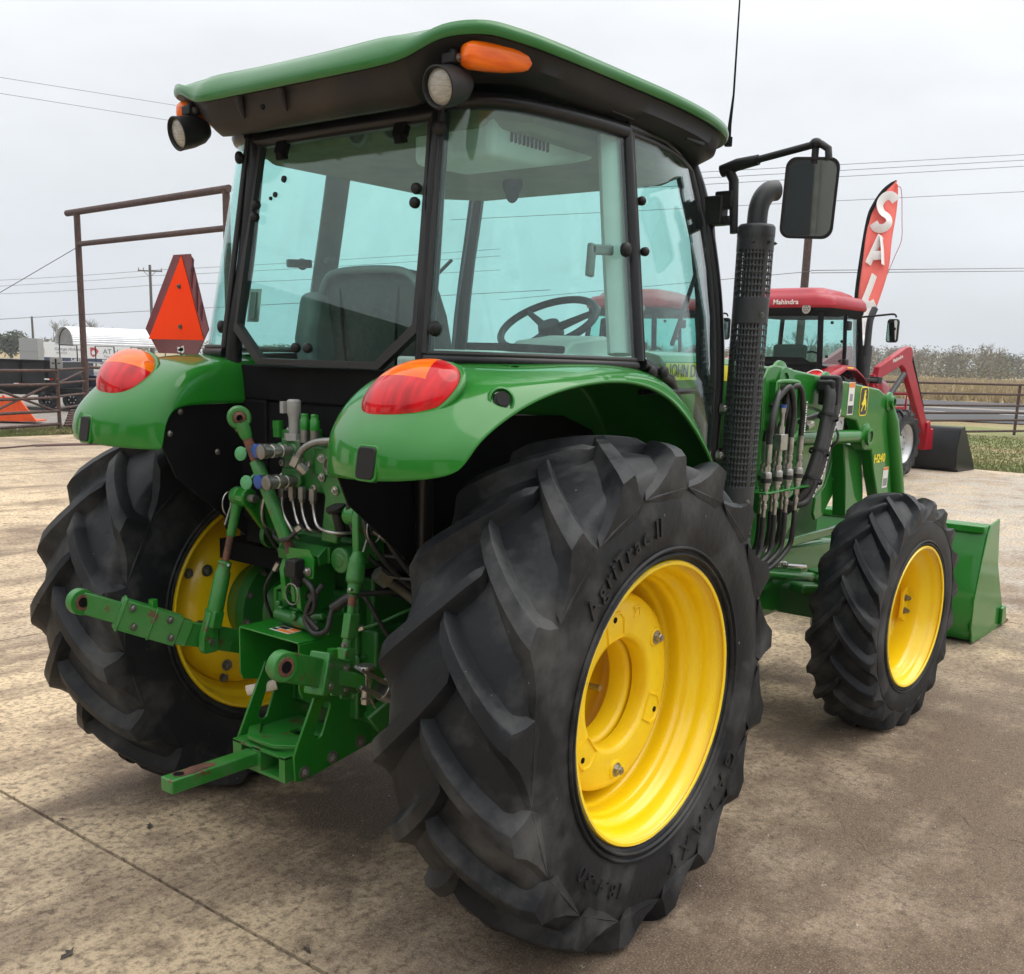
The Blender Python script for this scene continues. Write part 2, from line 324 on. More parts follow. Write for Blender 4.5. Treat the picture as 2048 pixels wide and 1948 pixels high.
K['field'] = ground_mat('dry_field', [(.05, .42, .6, (.36, .27, .13), None, .8), (.9, .45, .65, (.30, .22, .11), (.4, 1.5, 1), .6), (9, .5, .62, (.24, .18, .09), None, .6)], (.43, .33, .17), bump=1.0, bsc=8, bdist=.2)
K['asphalt'] = ground_mat('asphalt', [(.4, .45, .62, (.075, .075, .078), None, .7), (40, .5, .65, (.12, .12, .12), None, .5)], (.055, .056, .06), bump=.4, bsc=60)
def sheet(name, poly, z, mat, sub=None):
    b = MB(); b.add([(x, y, z) for x, y in poly], [tuple(range(len(poly)))]); return obj(name, b, mat, smooth=None, recalc=False)
struct(sheet('field', [(-59, -59), (344, -59), (344, 344), (-59, 344)], -.075, K['field']))
# yard of cast slabs, open joints between them
yard = bpy.data.objects.new('concrete_yard', None); COL.objects.link(yard); yard['kind'] = 'structure'
b = MB(); b.add([(-24, -22, -.03), (17.2, -22, -.03), (17.2, 16.4, -.03), (-24, 16.4, -.03)], [(0, 1, 2, 3)]); obj('joint_bed', b, K['joint'], yard, smooth=None, recalc=False)
XS = [-24, -18.36, -12.49, -6.62, -.762, 5.10, 10.96, 17.2]; YS = [-22, -14.1, -8.3, 3.32, 9.6, 16.4]
def wob(p, q, n=24):  # slightly uneven saw-cut edge
    return [V(p).lerp(V(q), i/n) for i in range(n)]
for i in range(len(XS)-1):
    for j in range(len(YS)-1):
        x0, x1, y0, y1 = XS[i]+.0065, XS[i+1]-.0065, YS[j]+.0065, YS[j+1]-.0065
        P = []
        for p, q in (((x0, y0, 0), (x1, y0, 0)), ((x1, y0, 0), (x1, y1, 0)), ((x1, y1, 0), (x0, y1, 0)), ((x0, y1, 0), (x0, y0, 0))): P += wob(p, q)
        P = [(p.x+random.uniform(-.0022, .0022), p.y+random.uniform(-.0022, .0022), 0) for p in P]
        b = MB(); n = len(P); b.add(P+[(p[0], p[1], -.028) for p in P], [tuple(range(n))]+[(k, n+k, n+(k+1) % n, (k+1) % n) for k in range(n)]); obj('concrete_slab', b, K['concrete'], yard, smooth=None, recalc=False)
struct(sheet('gravel_lot', [(-24, 16.41), (6.9, 16.41), (8.6, 17.2), (17.2, 17.2), (30, 30), (70, 120), (-40, 120)], -.045, K['gravel']))
struct(sheet('grass_verge', [(17.21, -22), (40, -22), (36.5, 6.9), (31.2, 10.5), (24, 30), (17.21, 17.1)], -.055, K['lawn']))
b = MB(); az = rad(14); dv = V((cos(az), sin(az), 0)); pv = V((-sin(az), cos(az), 0)); c0 = V((-2.489, -2.479, 0))
def band(name, d0, d1, z, mat, w=55): 
    return sheet(name, [tuple((c0+dv*d0-pv*w)[:2]), tuple((c0+dv*d1-pv*w)[:2]), tuple((c0+dv*d1+pv*w)[:2]), tuple((c0+dv*d0+pv*w)[:2])], z, mat)
struct(band('road', 42, 72, -.04, K['asphalt']))
struct(band('road_shoulder', 56, 58.5, -.034, K['gravel']))
band_l = struct(band('road_line', 51, 51.25, -.033, K['white']))
b = MB(); b.tube(crom([(5.2, 14.6, .012), (5.58, 14.29, .012), (6.1, 14.43, .012), (6.47, 14.40, .012), (7.0, 14.29, .012), (7.6, 14.0, .012), (8.6, 13.2, .012)], 6), .014, 6); b.tube(crom([(6.2, 14.50, .012), (6.6, 14.48, .012), (7.0, 14.38, .012), (7.8, 14.0, .012)], 6), .014, 6); b.tube(crom([(6.2, 14.36, .012), (6.6, 14.30, .012), (7.2, 14.12, .012), (7.9, 13.6, .012)], 6), .014, 6)
tag(obj('garden_hose', b, pm('hose_maroon', (.10, .03, .03), (.06, .03, .03), rough=.6)), 'maroon hose lying on the concrete left of the green tractor', 'hose')

def gz(d): return -.07+max(0, d-75)*.0072      # the field rises gently towards the wood
b = MB(); DD = (72.2, 76, 120, 170, 230, 330)
b.grid([[tuple(c0+dv*d+pv*w+V((0, 0, gz(d)+.006))) for w in (-62, -20, 20, 60)] for d in DD]); struct(obj('rising_field', b, K['field'], smooth=40, recalc=False))

def crack(name, pts, w):
    P = crom([V((x, y, .0012)) for x, y, *_ in pts], 14); L0, R0 = [], []
    for k, p in enumerate(P):
        d = (P[min(k+1, len(P)-1)]-P[max(k-1, 0)]).normalized(); n = V((-d.y, d.x, 0)); q = p+n*random.uniform(-.012, .012); ww = w*random.uniform(.35, 1.0)
        L0.append(q+n*ww); R0.append(q-n*ww)
    b = MB(); b.grid([L0, R0]); obj(name, b, K['joint'], yard, smooth=None, recalc=False)
crack('crack', [(-0.784, 0.418, 0.000), (-0.886, 0.421, 0.000), (-1.056, 0.423, 0.000), (-1.254, 0.407, 0.000)], .0012)
crack('crack', [(1.594, -1.474, 0.000), (1.448, -1.643, -0.000), (1.439, -1.816, 0.000)], .0013)
crack('crack', [(1.825, -0.681, 0.000), (1.497, -1.004, 0.000), (1.102, -1.262, 0.000), (0.887, -1.534, 0.000)], .0009)
def leaf(pt, r, rz, label):
    b = MB(); P = [(-1, 0, .1), (-.4, .35, .3), (.1, .2, .1), (.3, .5, .45), (.6, .15, .2), (1, .1, .5), (.5, -.2, .15), (.1, -.45, .4), (-.3, -.2, .05)]
    b.add([(x*r, y*r, z*r*.5+.004) for x, y, z in P]+[(0, 0, .004)], [(i, (i+1) % 9, 9) for i in range(9)]); o = obj('dry_leaf', b, K['leafbrown'], smooth=None, solid=.001); o.location = (pt[0], pt[1], 0); o.rotation_euler = (0, 0, rz); tag(o, label, 'leaf', 'dry leaves on the concrete')
K['leafbrown'] = pm('dead_leaf', (.05, .04, .035), (.09, .07, .05), sc=40, rough=.9)
leaf((-1.172, 0.071, 0.000), .030, .4, 'dark curled leaf at the lower left, below the long joint'); leaf((-0.721, -0.404, 0.000), .020, 1.4, 'small dark leaf near the bottom beside the end of the joint'); leaf((-0.738, 0.888, 0.000), .014, 2.2, 'tiny leaf lying on the joint at the left edge'); leaf((-0.568, 0.609, 0.000), .024, .9, 'dark leaf scrap on the slab above the joint, below the drawbar')

# ================================================================ the green tractor
TR = thing('tractor', 'large green utility tractor with yellow wheels, black-framed cab and front loader, nearest the camera', 'tractor')

def tyre_mb(T, R, hw, rb, nl, lh, wl_, sweep, pad=.0, drop=.10, ph=0.0, n=96):
    """agricultural tyre about the local y axis: carcass plus chevron lugs. R crown radius over lugs, hw half width, rb bead radius"""
    b = MB(); b.T = T; rc = R-lh; sh = rc-.035
    half = [(hw*.80, rb-.004), (hw*.93, rb+.012), (hw*.985, rb+(sh-rb)*.22), (hw*1.02, rb+(sh-rb)*.45), (hw*1.0, rb+(sh-rb)*.70), (hw*.955, rb+(sh-rb)*.90), (hw*.88, sh+.008), (hw*.72, rc-.016), (hw*.45, rc-.005), (0, rc)]
    sm = [tuple(p)[:2] for p in crom([(a, c, 0) for a, c in half], 3)]
    prof = [(-a, c) for a, c in sm]+[(a, c) for a, c in reversed(sm[:-1])]
    b.lathe(prof, n=n)
    for q in (.10, .17):
        yq = hw*(.985 if q < .12 else 1.0); rq = rb+(sh-rb)*q
        for s in (-1, 1): b.lathe([(s*(yq-.004), rq-.006), (s*(yq+.0035), rq-.002), (s*(yq+.0035), rq+.002), (s*(yq-.002), rq+.006)], n=n)
    def rs(y):   # carcass radius at |y|
        for (y0, r0), (y1, r1) in zip(sm[:-1], sm[1:]):
            if y1 <= y <= y0 and r0 > sh-.03: return r0+(r1-r0)*((y0-y)/max(y0-y1, 1e-6))
        return sh
    pitch = 2*pi*rc/nl
    for k in range(nl):
        for s in (1, -1):
            p0 = 2*pi*(k+(.0 if s > 0 else .5))/nl+ph; Rg = []
            jt = random.uniform(-.004, .004)
            for i, t in enumerate((0, .08, .22, .4, .58, .76, .9, 1.0)):
                y = s*(-.035*hw/.23+(hw*1.015+.035*hw/.23)*t)
                phi = p0+sweep*(t**.80)
                a = abs(y); rb0 = rs(min(a, hw*.9))-.012 if t < .99 else sh-.045
                rt = R-.030*(a/hw)**2.2 - (.012 if t == 0 else 0) - (.008 if t == 1 else 0)
                wt = wl_*(1.0+.25*t)*(.8 if t == 0 else 1); wb = wt*1.0+.042
                # trailing side of the lug leans further than the leading side
                h_ = rt-rb0; rp = pitch*.52*max(0, t-.25)**1.6/.63; pts = [(rb0, -wb/2-.008), (rb0+h_*.4, -wt/2-.010), (rt-.005, -wt/2-.001), (rt, -wt/2+.005), (rt, wt/2-.005), (rt-.005, wt/2), (rb0+h_*.52, wt/2+.010+rp*.22), (rb0+h_*.2, wt/2+.02+rp*.55), (rb0, wb/2+.016+rp)]
                Rg.append([V((r*cos(phi+(w+jt)/R), y, r*sin(phi+(w+jt)/R))) for r, w in pts])
            # outer end runs down on to the sidewall as a wedge
            y = s*hw*1.0; rr_ = sh-drop
            rp = pitch*.42
            Rg.append([V((r*cos(p0+sweep+w/R), s*hw*yy, r*sin(p0+sweep+w/R))) for r, w, yy in ((rr_, -wl_*.40, .985), (rr_+.012, -wl_*.40, 1.006), (rr_+.026, -wl_*.36, 1.012), (rr_+.03, -wl_*.2, 1.013), (rr_+.03, wl_*.3, 1.013), (rr_+.026, wl_*.5, 1.012), (rr_+.018, wl_*.5+rp*.2, 1.008), (rr_+.016, wl_*.5+rp*.45, 1.0), (rr_+.012, wl_*.5+rp*.7, .985))])
            b.rings(Rg, True, True)
    if pad: # flattened contact patch
        pass
    return b
def arc_text(b, txt, ang0, r, y, size, step, ext=.004, bold=.0):
    """letters read clockwise seen from outside (local -y side), tops outward; ang0 = angle of first letter"""
    a = ang0
    W_ = {'I': .45, 'i': .42, 'r': .68, '-': .55, '.': .4, ' ': .5, 'c': .85, 'X': 1.05, 'T': 1.0, '1': .7, 'G': 1.15, 'A': 1.1}
    for ch in txt:
        w = W_.get(ch, .95)*step
        a -= w/2
        if ch != ' ':
            b.text(ch, size, (r*cos(a), y, r*sin(a)), (sin(a), 0, -cos(a)), (cos(a), 0, sin(a)), ext, bold=bold)
        a -= w/2
    return a
RW, ZR, TT = .742, .712, .865
def rear_wheel(o):
    T = M.Translation((0, o*TT, ZR)) @ M.Diagonal((1, o, 1, 1))
    b = MB(); b.T = T
    prof = [(.205, .398), (.207, .408), (.200, .410), (.190, .404), (.180, .392), (.155, .383), (.135, .381), (.120, .372), (.110, .362), (.090, .358), (.080, .352), (.060, .350), (.035, .349), (.02, .340), (-.06, .338), (-.085, .352), (-.12, .362), (-.135, .381), (-.17, .386), (-.185, .397), (-.197, .408), (-.205, .407), (-.205, .398)]
    b.lathe([tuple(p)[:2] for p in crom([(a, c, 0) for a, c in prof], 2)], n=80)
    w = obj('rear_wheel', b, K['yellow'], TR, smooth=60, solid=.006, solid_off=0)
    b = MB(); b.T = T; b.lathe([(.2035, .4065), (.2085, .4105), (.2105, .4085), (.2085, .4055)], n=80); obj('rim_lip', b, K['rim_worn'], w, smooth=60)
    b = MB(); b.T = T      # pressed disc, near the inner edge of the rim
    b.lathe([(-.055, .338), (-.085, .325), (-.12, .30), (-.142, .27), (-.15, .24), (-.15, .205), (-.162, .19), (-.168, .165), (-.168, .05)], n=64)
    for k in range(8): pass
    obj('wheel_disc', b, K['yellow'], w, smooth=50, solid=.012, solid_off=0)
    for k in range(8):     # disc to hub bolts, seen from the tractor side, and rim clamp bolts
        a = 2*pi*k/8+.2
        b = MB(); b.T = T; b.hexbolt((.272*cos(a), -.152, .272*sin(a)), (0, -1, 0), .015, .016); obj('bolt', b, K['steel_dull'], w)
        b = MB(); b.T = T; b.hexbolt((.318*cos(a+.12), -.120, .318*sin(a+.12)), (0, -1, 0), .013, .014); obj('bolt', b, K['steel_dull'], w)
    tb = tyre_mb(T, RW, .222, .405, 17, .044, .053, .365, ph=.09 if o < 0 else .2, drop=.085)
    obj('tyre', tb, K['rubber'], w, smooth=38)
    if o < 0:              # cast weights bolted inside the outer dish
        for i, (y0, y1, ro, ri) in enumerate(((.075, .018, .296, .163), (.008, -.055, .285, .150))):
            b = MB(); b.T = T
            pr = [(y1, ri), (y0-.012, ri), (y0-.002, ri+.008), (y0, ri+.02), (y0, ro-.055), (y0-.004, ro-.03), (y0-.012, ro-.01), (y0-.03, ro), (y1, ro), (y1, ri)]
            b.lathe(pr, n=72)
            ww = obj('wheel_weight', b, K['yellow_cast'], w, smooth=50)
            if i == 0:
                for a, raised in ((100, 0), (36, 1), (-25, 0), (-90, 1), (158, 1), (222, 0)):
                    x, z = .232*cos(rad(a)), .232*sin(rad(a))
                    if raised:
                        b = MB(); b.T = T; b.lathe([(.0, .030), (.006, .028), (.008, .022), (.008, 0.0)], (x, .0735, z), n=20); obj('bolt_boss', b, K['yellow_cast'], ww, smooth=50)
                        b = MB(); b.T = T; b.hexbolt((x, .081, z), (0, 1, 0), .0145, .016); obj('bolt', b, K['steel'], ww)
                    else:  # recessed lifting pocket with a raised surround
                        b = MB(); b.T = T
                        e1 = V((cos(rad(a)), 0, sin(rad(a)))); e2 = V((-sin(rad(a)), 0, cos(rad(a))))
                        c0 = V((.205*cos(rad(a)), .0755, .205*sin(rad(a))))
                        ring = [(-.03, -.04), (.02, -.043), (.042, -.025), (.046, 0), (.042, .025), (.02, .043), (-.03, .04)]
                        R1 = [[c0+e1*p*sc_+e2*q*sc_+V((0, dy, 0)) for p, q in ring] for sc_, dy in ((1.12, -.004), (1.06, .004), (.96, .004), (.90, -.003))]
                        b.rings(R1, True, False); obj('pocket_rim', b, K['yellow_cast'], ww, smooth=60)
                        b = MB(); b.T = T; b.cyl((x, .07, z), (x, .0765, z), .009, n=12); obj('pocket_hole', b, K['matte_black'], ww)
                b = MB(); b.T = T
                x, z = .247*cos(rad(72)), .247*sin(rad(72))
                for dx, dz, ww_, hh in ((0, 0, .03, .034),):
                    b.box(x-.017, x+.017, .074, .077, z-.017, z-.013); b.box(x-.017, x+.017, .074, .077, z+.013, z+.017); b.box(x-.017, x-.013, .074, .077, z-.013, z+.013); b.box(x+.013, x+.017, .074, .077, z-.013, z+.013)
                    b.box(x-.008, x+.008, .074, .077, z-.007, z+.007)
                obj('casting_mark', b, K['yellow_cast'], ww, smooth=None)
        b = MB(); b.T = T
        b.cyl((.06, -.165, -.02), (.06, -.03, -.02), .010, n=10); obj('stud', b, K['steel'], w)
        b = MB(); b.T = T; b.lathe([(-.168, .12), (-.15, .115), (-.145, .09), (-.15, .05), (-.15, 0)], n=40); obj('hub_cap', b, K['yellow_cast'], w, smooth=50)
        # raised sidewall lettering (built un-mirrored on the outer, -y, face)
        ys = -(TT+.2280)
        for txt, a0, r0, sz, st_, e0, bo in (('AgriTrac II', 141, .522, .072, .094, .0045, .0008), ('GALAXY', -28, .528, .086, .150, .0040, .0005), ('18.4-30', -109, .526, .064, .096, .0040, .0)):
            b = MB(); b.T = M.Translation((0, 0, ZR)); arc_text(b, txt, rad(a0), r0, ys, sz, st_, e0, bold=bo); o_ = obj('raised_lettering', b, K['rubber_letter'], w, smooth=None)
    return w
rear_wheel(-1); rear_wheel(1)

FX, FY, FZ, FR = 2.435, .895, .535, .567
def front_wheel(o):
    st = rad(-2.99)
    T = M.Translation((FX, o*FY, FZ)) @ M.Rotation(st, 4, 'Z') @ M.Diagonal((1, o, 1, 1))
    b = MB(); b.T = T
    prof = [(.146, .322), (.149, .332), (.142, .334), (.130, .325), (.118, .316), (.095, .311), (.085, .300), (.070, .285), (.05, .272), (-.04, .270), (-.07, .285), (-.10, .310), (-.13, .318), (-.146, .332), (-.15, .325)]
    b.lathe([tuple(p)[:2] for p in crom([(a, c, 0) for a, c in prof], 2)], n=72)
    w = obj('front_wheel', b, K['yellow'], TR, smooth=60, solid=.006, solid_off=0)
    b = MB(); b.T = T
    b.lathe([(-.035, .272), (-.065, .255), (-.09, .235), (-.10, .20), (-.10, .13), (-.09, .115), (-.06, .11), (-.05, .09), (-.05, 0)], n=56)
    obj('wheel_disc', b, K['yellow'], w, smooth=50, solid=.01, solid_off=0)
    for k in range(8):
        a = 2*pi*k/8+.15
        b = MB(); b.T = T; b.hexbolt((.165*cos(a), -.094, .165*sin(a)), (0, 1, 0), .013, .016); obj('bolt', b, K['steel_dull'], w)
    for a in (pi*.98, pi*1.5, 0, pi*.5):     # rim lugs with clamp bolts
        b = MB(); b.T = T
        e1 = V((cos(a), 0, sin(a))); e2 = V((-sin(a), 0, cos(a)))
        for q in (-.05, .05):
            pass
        mt = M((e1, V((0, 1, 0)), e2)).transposed().to_4x4()
        b.prism([(.282, -.085), (.262, -.098), (.205, -.062), (.205, .062), (.262, .098), (.282, .085)], 'y', -.012, .004)
        b.v = [tuple(T @ (mt @ (T.inverted() @ V(p)))) for p in b.v]
        obj('rim_lug', b, K['yellow'], w, bevel=.003)
        for q in (-.032, .032):
            b = MB(); b.T = T; b.hexbolt(e1*.232+e2*q+V((0, .004, 0)), (0, 1, 0), .012, .02); obj('bolt', b, K['steel_dull'], w)
    tb = tyre_mb(T, FR, .150, .330, 19, .032, .038, .40, ph=.05 if o < 0 else .2, drop=.060)
    obj('tyre', tb, K['rubber'], w, smooth=38)
front_wheel(-1); front_wheel(1)

# ---------------------------------------------------------------- fenders
FEN = [  # rows from rear bottom edge over the top to the front bottom edge; columns from cab side to outer lip
 [(-.608, .385, 1.345), (-.618, .393, 1.347), (-.660, .43, 1.348), (-.720, .58, 1.353), (-.708, .72, 1.360), (-.660, .81, 1.373), (-.618, .850, 1.388)],
 [(-.600, .385, 1.410), (-.616, .393, 1.414), (-.668, .43, 1.420), (-.727, .58, 1.428), (-.713, .72, 1.432), (-.657, .82, 1.430), (-.588, .864, 1.443)],
 [(-.580, .385, 1.456), (-.598, .392, 1.472), (-.640, .43, 1.486), (-.678, .58, 1.496), (-.660, .72, 1.500), (-.605, .826, 1.487), (-.535, .868, 1.481)],
 [(-.548, .385, 1.480), (-.552, .392, 1.532), (-.570, .43, 1.556), (-.590, .58, 1.572), (-.570, .72, 1.570), (-.525, .828, 1.545), (-.450, .870, 1.522)],
 [(-.460, .385, 1.485), (-.462, .392, 1.588), (-.468, .43, 1.610), (-.478, .58, 1.630), (-.455, .72, 1.620), (-.415, .828, 1.590), (-.360, .870, 1.553)],
 [(-.330, .385, 1.487), (-.330, .392, 1.612), (-.330, .43, 1.627), (-.330, .58, 1.637), (-.305, .72, 1.630), (-.280, .828, 1.610), (-.240, .870, 1.582)],
 [(-.100, .385, 1.487), (-.100, .392, 1.625), (-.100, .43, 1.638), (-.100, .58, 1.648), (-.095, .72, 1.648), (-.085, .828, 1.632), (-.070, .870, 1.603)],
 [(.120, .385, 1.487), (.120, .392, 1.630), (.120, .43, 1.643), (.120, .58, 1.653), (.120, .72, 1.654), (.118, .828, 1.637), (.110, .870, 1.603)],
 [(.310, .385, 1.480), (.310, .392, 1.628), (.310, .43, 1.640), (.310, .58, 1.650), (.308, .72, 1.648), (.300, .828, 1.622), (.278, .870, 1.570)],
 [(.470, .385, 1.450), (.470, .392, 1.600), (.475, .43, 1.612), (.480, .58, 1.622), (.475, .72, 1.612), (.455, .828, 1.570), (.410, .870, 1.503)],
 [(.600, .385, 1.400), (.600, .392, 1.520), (.605, .43, 1.530), (.610, .58, 1.535), (.603, .72, 1.522), (.580, .828, 1.470), (.530, .870, 1.418)],
 [(.700, .385, 1.320), (.705, .392, 1.400), (.708, .43, 1.405), (.712, .58, 1.410), (.708, .72, 1.398), (.688, .828, 1.350), (.640, .870, 1.318)],
 [(.770, .385, 1.200), (.772, .392, 1.260), (.775, .43, 1.262), (.778, .58, 1.265), (.774, .72, 1.258), (.758, .828, 1.220), (.715, .870, 1.205)],
 [(.815, .385, 1.050), (.815, .392, 1.080), (.815, .43, 1.080), (.818, .58, 1.080), (.814, .72, 1.075), (.800, .828, 1.050), (.770, .870, 1.040)],
]
def fender(s):
    b = MB(); b.grid([[(x, y*s, z) for x, y, z in row] for row in FEN])
    fo = obj('fender', b, K['green'], TR, smooth=180, subsurf=3)
    sm = fo.modifiers.new('t', 'SOLIDIFY'); sm.thickness = .010; sm.offset = 0
    # tail lamp: egg-shaped dome on the sloping nose
    c = V((-.570, .634*s, 1.566)); u = V((.707, 0, .707)); w = V((0, s, 0)); nn = V((-.707, 0, .707))
    NA, NR = 48, 14
    def pt(i, j, e=1.0, h=.070):
        a = 2*pi*j/NA; t = i/NR*pi/2
        # outline skewed: widest low on the inner side, drawn out towards the upper outer side
        ca, sa = cos(a), sin(a)
        px = .132*math.copysign(abs(ca)**.92, ca)*e; py = .108*math.copysign(abs(sa)**.92, sa)*e
        py += .020*(px/.152); px += .006*(py/.104)
        return c+w*(px*sin(t))+u*(py*sin(t))+nn*(h*cos(t)**.9-.012)
    dome = MB(); dome.add([pt(0, 0)]+[pt(i, j) for i in range(1, NR+1) for j in range(NA)], [(0, 1+j, 1+(j+1) % NA) for j in range(NA)]+[(1+(i-1)*NA+j, 1+i*NA+j, 1+i*NA+(j+1) % NA, 1+(i-1)*NA+(j+1) % NA) for i in range(1, NR) for j in range(NA)])
    def cut(name, planes, mat):   # keeps the side each plane normal points to
        o = obj(name, dome, mat, fo, smooth=180); bb = bmesh.new(); bb.from_mesh(o.data)
        for co, no in planes: bmesh.ops.bisect_plane(bb, geom=bb.verts[:]+bb.edges[:]+bb.faces[:], plane_co=co, plane_no=no, clear_inner=True)
        bb.to_mesh(o.data); bb.free(); return o
    s1, s2 = c+u*.018, c+w*.080
    lens = cut('tail_lamp', [(s1, -(u+nn*.25))], K['lens_red'])
    cut('turn_lens', [(s1, u+nn*.25), (s2, -(w+u*.25))], K['lens_amber'])
    cut('side_lens', [(s1, u+nn*.25), (s2, (w+u*.25))], K['lens_red'])
    b = MB(); P = [pt(NR, j, 1.025) for j in range(NA)]
    b.rings([[P[j]+(nn*cos(2*pi*k/8)+(P[j]-c).normalized()*sin(2*pi*k/8))*.009 for k in range(8)] for j in range(NA)]+[[P[0]+(nn*cos(2*pi*k/8)+(P[0]-c).normalized()*sin(2*pi*k/8))*.009 for k in range(8)]], True, False)
    obj('lamp_surround', b, K['green'], fo, smooth=180)
    # lamp back plate, so that nothing shows through
    b = MB(); vs = [c-nn*.02]+[pt(NR, j, .98) for j in range(NA)]; b.add(vs, [(0, 1+j, 1+(j+1) % NA) for j in range(NA)]); obj('lamp_base', b, K['plastic'], fo)
    # dark reflector on the rear face, round side marker in its pocket
    b = MB(); n0 = V((-.985, .06*s, .16)).normalized(); r0 = V((0, 1, 0)); r0 = (r0-n0*r0.dot(n0)).normalized(); up0 = n0.cross(r0)
    if up0.z < 0: up0 = -up0
    mt = M((r0, up0, n0)).transposed().to_4x4(); mt.translation = V((-.716, .634*s, 1.398))
    b.prism(rrect(0, 0, .058, .078, .012), 'z', -.012, .008); b.v = [tuple(mt @ V(p)) for p in b.v]
    obj('reflector', b, K['plastic'], fo, bevel=.003)
    b = MB(); b.prism(rrect(0, 0, .070, .090, .014), 'z', -.014, .0035); b.v = [tuple(mt @ V(p)) for p in b.v]
    obj('reflector_surround', b, K['green'], fo, bevel=.003)
    b = MB(); p0 = V((-.462, .842*s, 1.556)); d0 = V((-.55, .80*s, .25)).normalized()
    b.cyl(p0-d0*.02, p0+d0*.008, .021, n=20); b.cyl(p0+d0*.008, p0+d0*.011, .015, n=20); obj('side_marker', b, K['plastic'], fo)
    b = MB(); b.lathe([(-.012, .036), (.004, .034), (.006, .029), (-.002, .024), (-.012, .024)], p0, d0, 24); obj('marker_pocket', b, K['green'], fo, smooth=50)
    b = MB()
    for yy in (-.028, 0, .028): b.prism(rrect(-.26+yy*.2, (.69+yy)*s, .012, .022, .005), 'z', 1.632, 1.6395)
    obj('drain_slot', b, K['matte_black'], fo)
    # inner wheel wall
    b = MB(); b.prism([(-.605, 1.360), (-.580, 1.456), (-.548, 1.482), (-.2, 1.488), (.42, 1.475), (.60, 1.42), (.72, 1.31), (.78, 1.10), (.78, .95), (-.18, .95), (-.36, 1.10), (-.557, 1.257)], 'y', .392*s, .399*s)
    wl2 = obj('inner_wheel_panel', b, K['matte_black'], TR, smooth=None)
    for x, z in ((-.535, 1.462), (-.575, 1.395), (-.40, 1.33), (-.32, 1.40)):
        b = MB(); b.ell((x, .392*s, z), .010, .006, .010, 10, 6); b.ell((x, .399*s, z), .010, .006, .010, 10, 6); obj('rivet', b, K['steel_dull'], wl2)
    return fo
fender(-1); fender(1)

# ---------------------------------------------------------------- cab roof
RO = [  # half outline, rear centre to front centre: x y | lip z | shoulder z | inset | visor ring x y z
 (-.430, .000, 2.400, 2.480, .105, -.345, .000, 2.305), (-.430, .200, 2.400, 2.480, .105, -.345, .200, 2.305),
 (-.430, .370, 2.401, 2.480, .100, -.345, .375, 2.305), (-.412, .450, 2.414, 2.479, .094, -.318, .425, 2.318),
 (-.385, .555, 2.451, 2.478, .090, -.215, .490, 2.372), (-.335, .648, 2.459, 2.481, .086, -.170, .550, 2.380),
 (-.240, .688, 2.456, 2.481, .078, -.130, .605, 2.376), (-.100, .715, 2.449, 2.480, .070, -.050, .635, 2.368),
 (.200, .722, 2.446, 2.479, .070, .200, .652, 2.362), (.500, .722, 2.444, 2.478, .070, .480, .650, 2.360),
 (.760, .708, 2.437, 2.470, .070, .740, .630, 2.356), (.950, .662, 2.430, 2.462, .072, .900, .575, 2.350),
 (1.060, .560, 2.424, 2.462, .080, 1.000, .480, 2.345), (1.105, .350, 2.420, 2.458, .095, 1.040, .300, 2.340), (1.115, .0, 2.420, 2.458, .10, 1.05, .0, 2.340)]
def sample(rows, k):
    A = crom([r[0:3] for r in rows], k); B = crom([(r[3], r[4], 0) for r in rows], k); Cc = crom([r[5:8] for r in rows], k)
    return [(*a, b_[0], b_[1], *c_) for a, b_, c_ in zip(A, B, Cc)]
half = sample(RO, 5)
full = half+[(r[0], -r[1], r[2], r[3], r[4], r[5], -r[6], r[7]) for r in reversed(half[1:-1])]
CX = .35
def inw(x, y, d):
    q = V((CX+(-.25 if x < 0 else .25)-x, -y*1.0, 0)); q.normalize(); return (x+q.x*d, y+q.y*d)
R_top = []
for e_, zf in ((.0, -.012), (-.006, -.006), (-.008, .006), (-.004, .02)):
    R_top.append([V((*inw(r[0], r[1], e_), r[2]+zf)) for r in full])
R_top.append([V((*inw(r[0], r[1], r[4]*.10), r[2]+(r[3]-r[2])*.55)) for r in full])
R_top.append([V((*inw(r[0], r[1], r[4]*.38), r[2]+(r[3]-r[2])*.84)) for r in full])
R_top.append([V((*inw(r[0], r[1], r[4]*.8), r[3]-.002)) for r in full])
R_top.append([V((*inw(r[0], r[1], r[4]*1.3), r[3]+.006)) for r in full])
R_top.append([V((CX+(r[0]-CX)*.6, r[1]*.6, r[3]+.020)) for r in full])
R_top.append([V((CX+(r[0]-CX)*.2, r[1]*.2, 2.525)) for r in full])
b = MB(); b.rings(R_top, True, False); b.add([R_top[-1][i] for i in range(len(full))], [tuple(range(len(full)))])
roof = obj('roof', b, K['green_roof'], TR, smooth=180)
R_un = [[V((*inw(r[0], r[1], .0), r[2]-.012)) for r in full], [V((*inw(r[0], r[1], .018), r[2]-.010)) for r in full], [V((*inw(r[0], r[1], .026), r[2]-.020)) for r in full]]
for t_, zz in ((.35, -.012), (.7, -.010), (.92, -.004), (1.0, 0)):
    R_un.append([V((r[0]*(1-t_)+r[5]*t_+0, r[1]*(1-t_)+r[6]*t_, (r[2]-.02)*(1-t_)+r[7]*t_+zz)) for r in full])
R_un.append([V((r[5]*.97+.012, r[6]*.965, r[7]+.004)) for r in full])
R_un.append([V((CX+(r[5]-CX)*.88, r[6]*.90, max(r[7], 2.33)+.02)) for r in full])
nf = len(full)
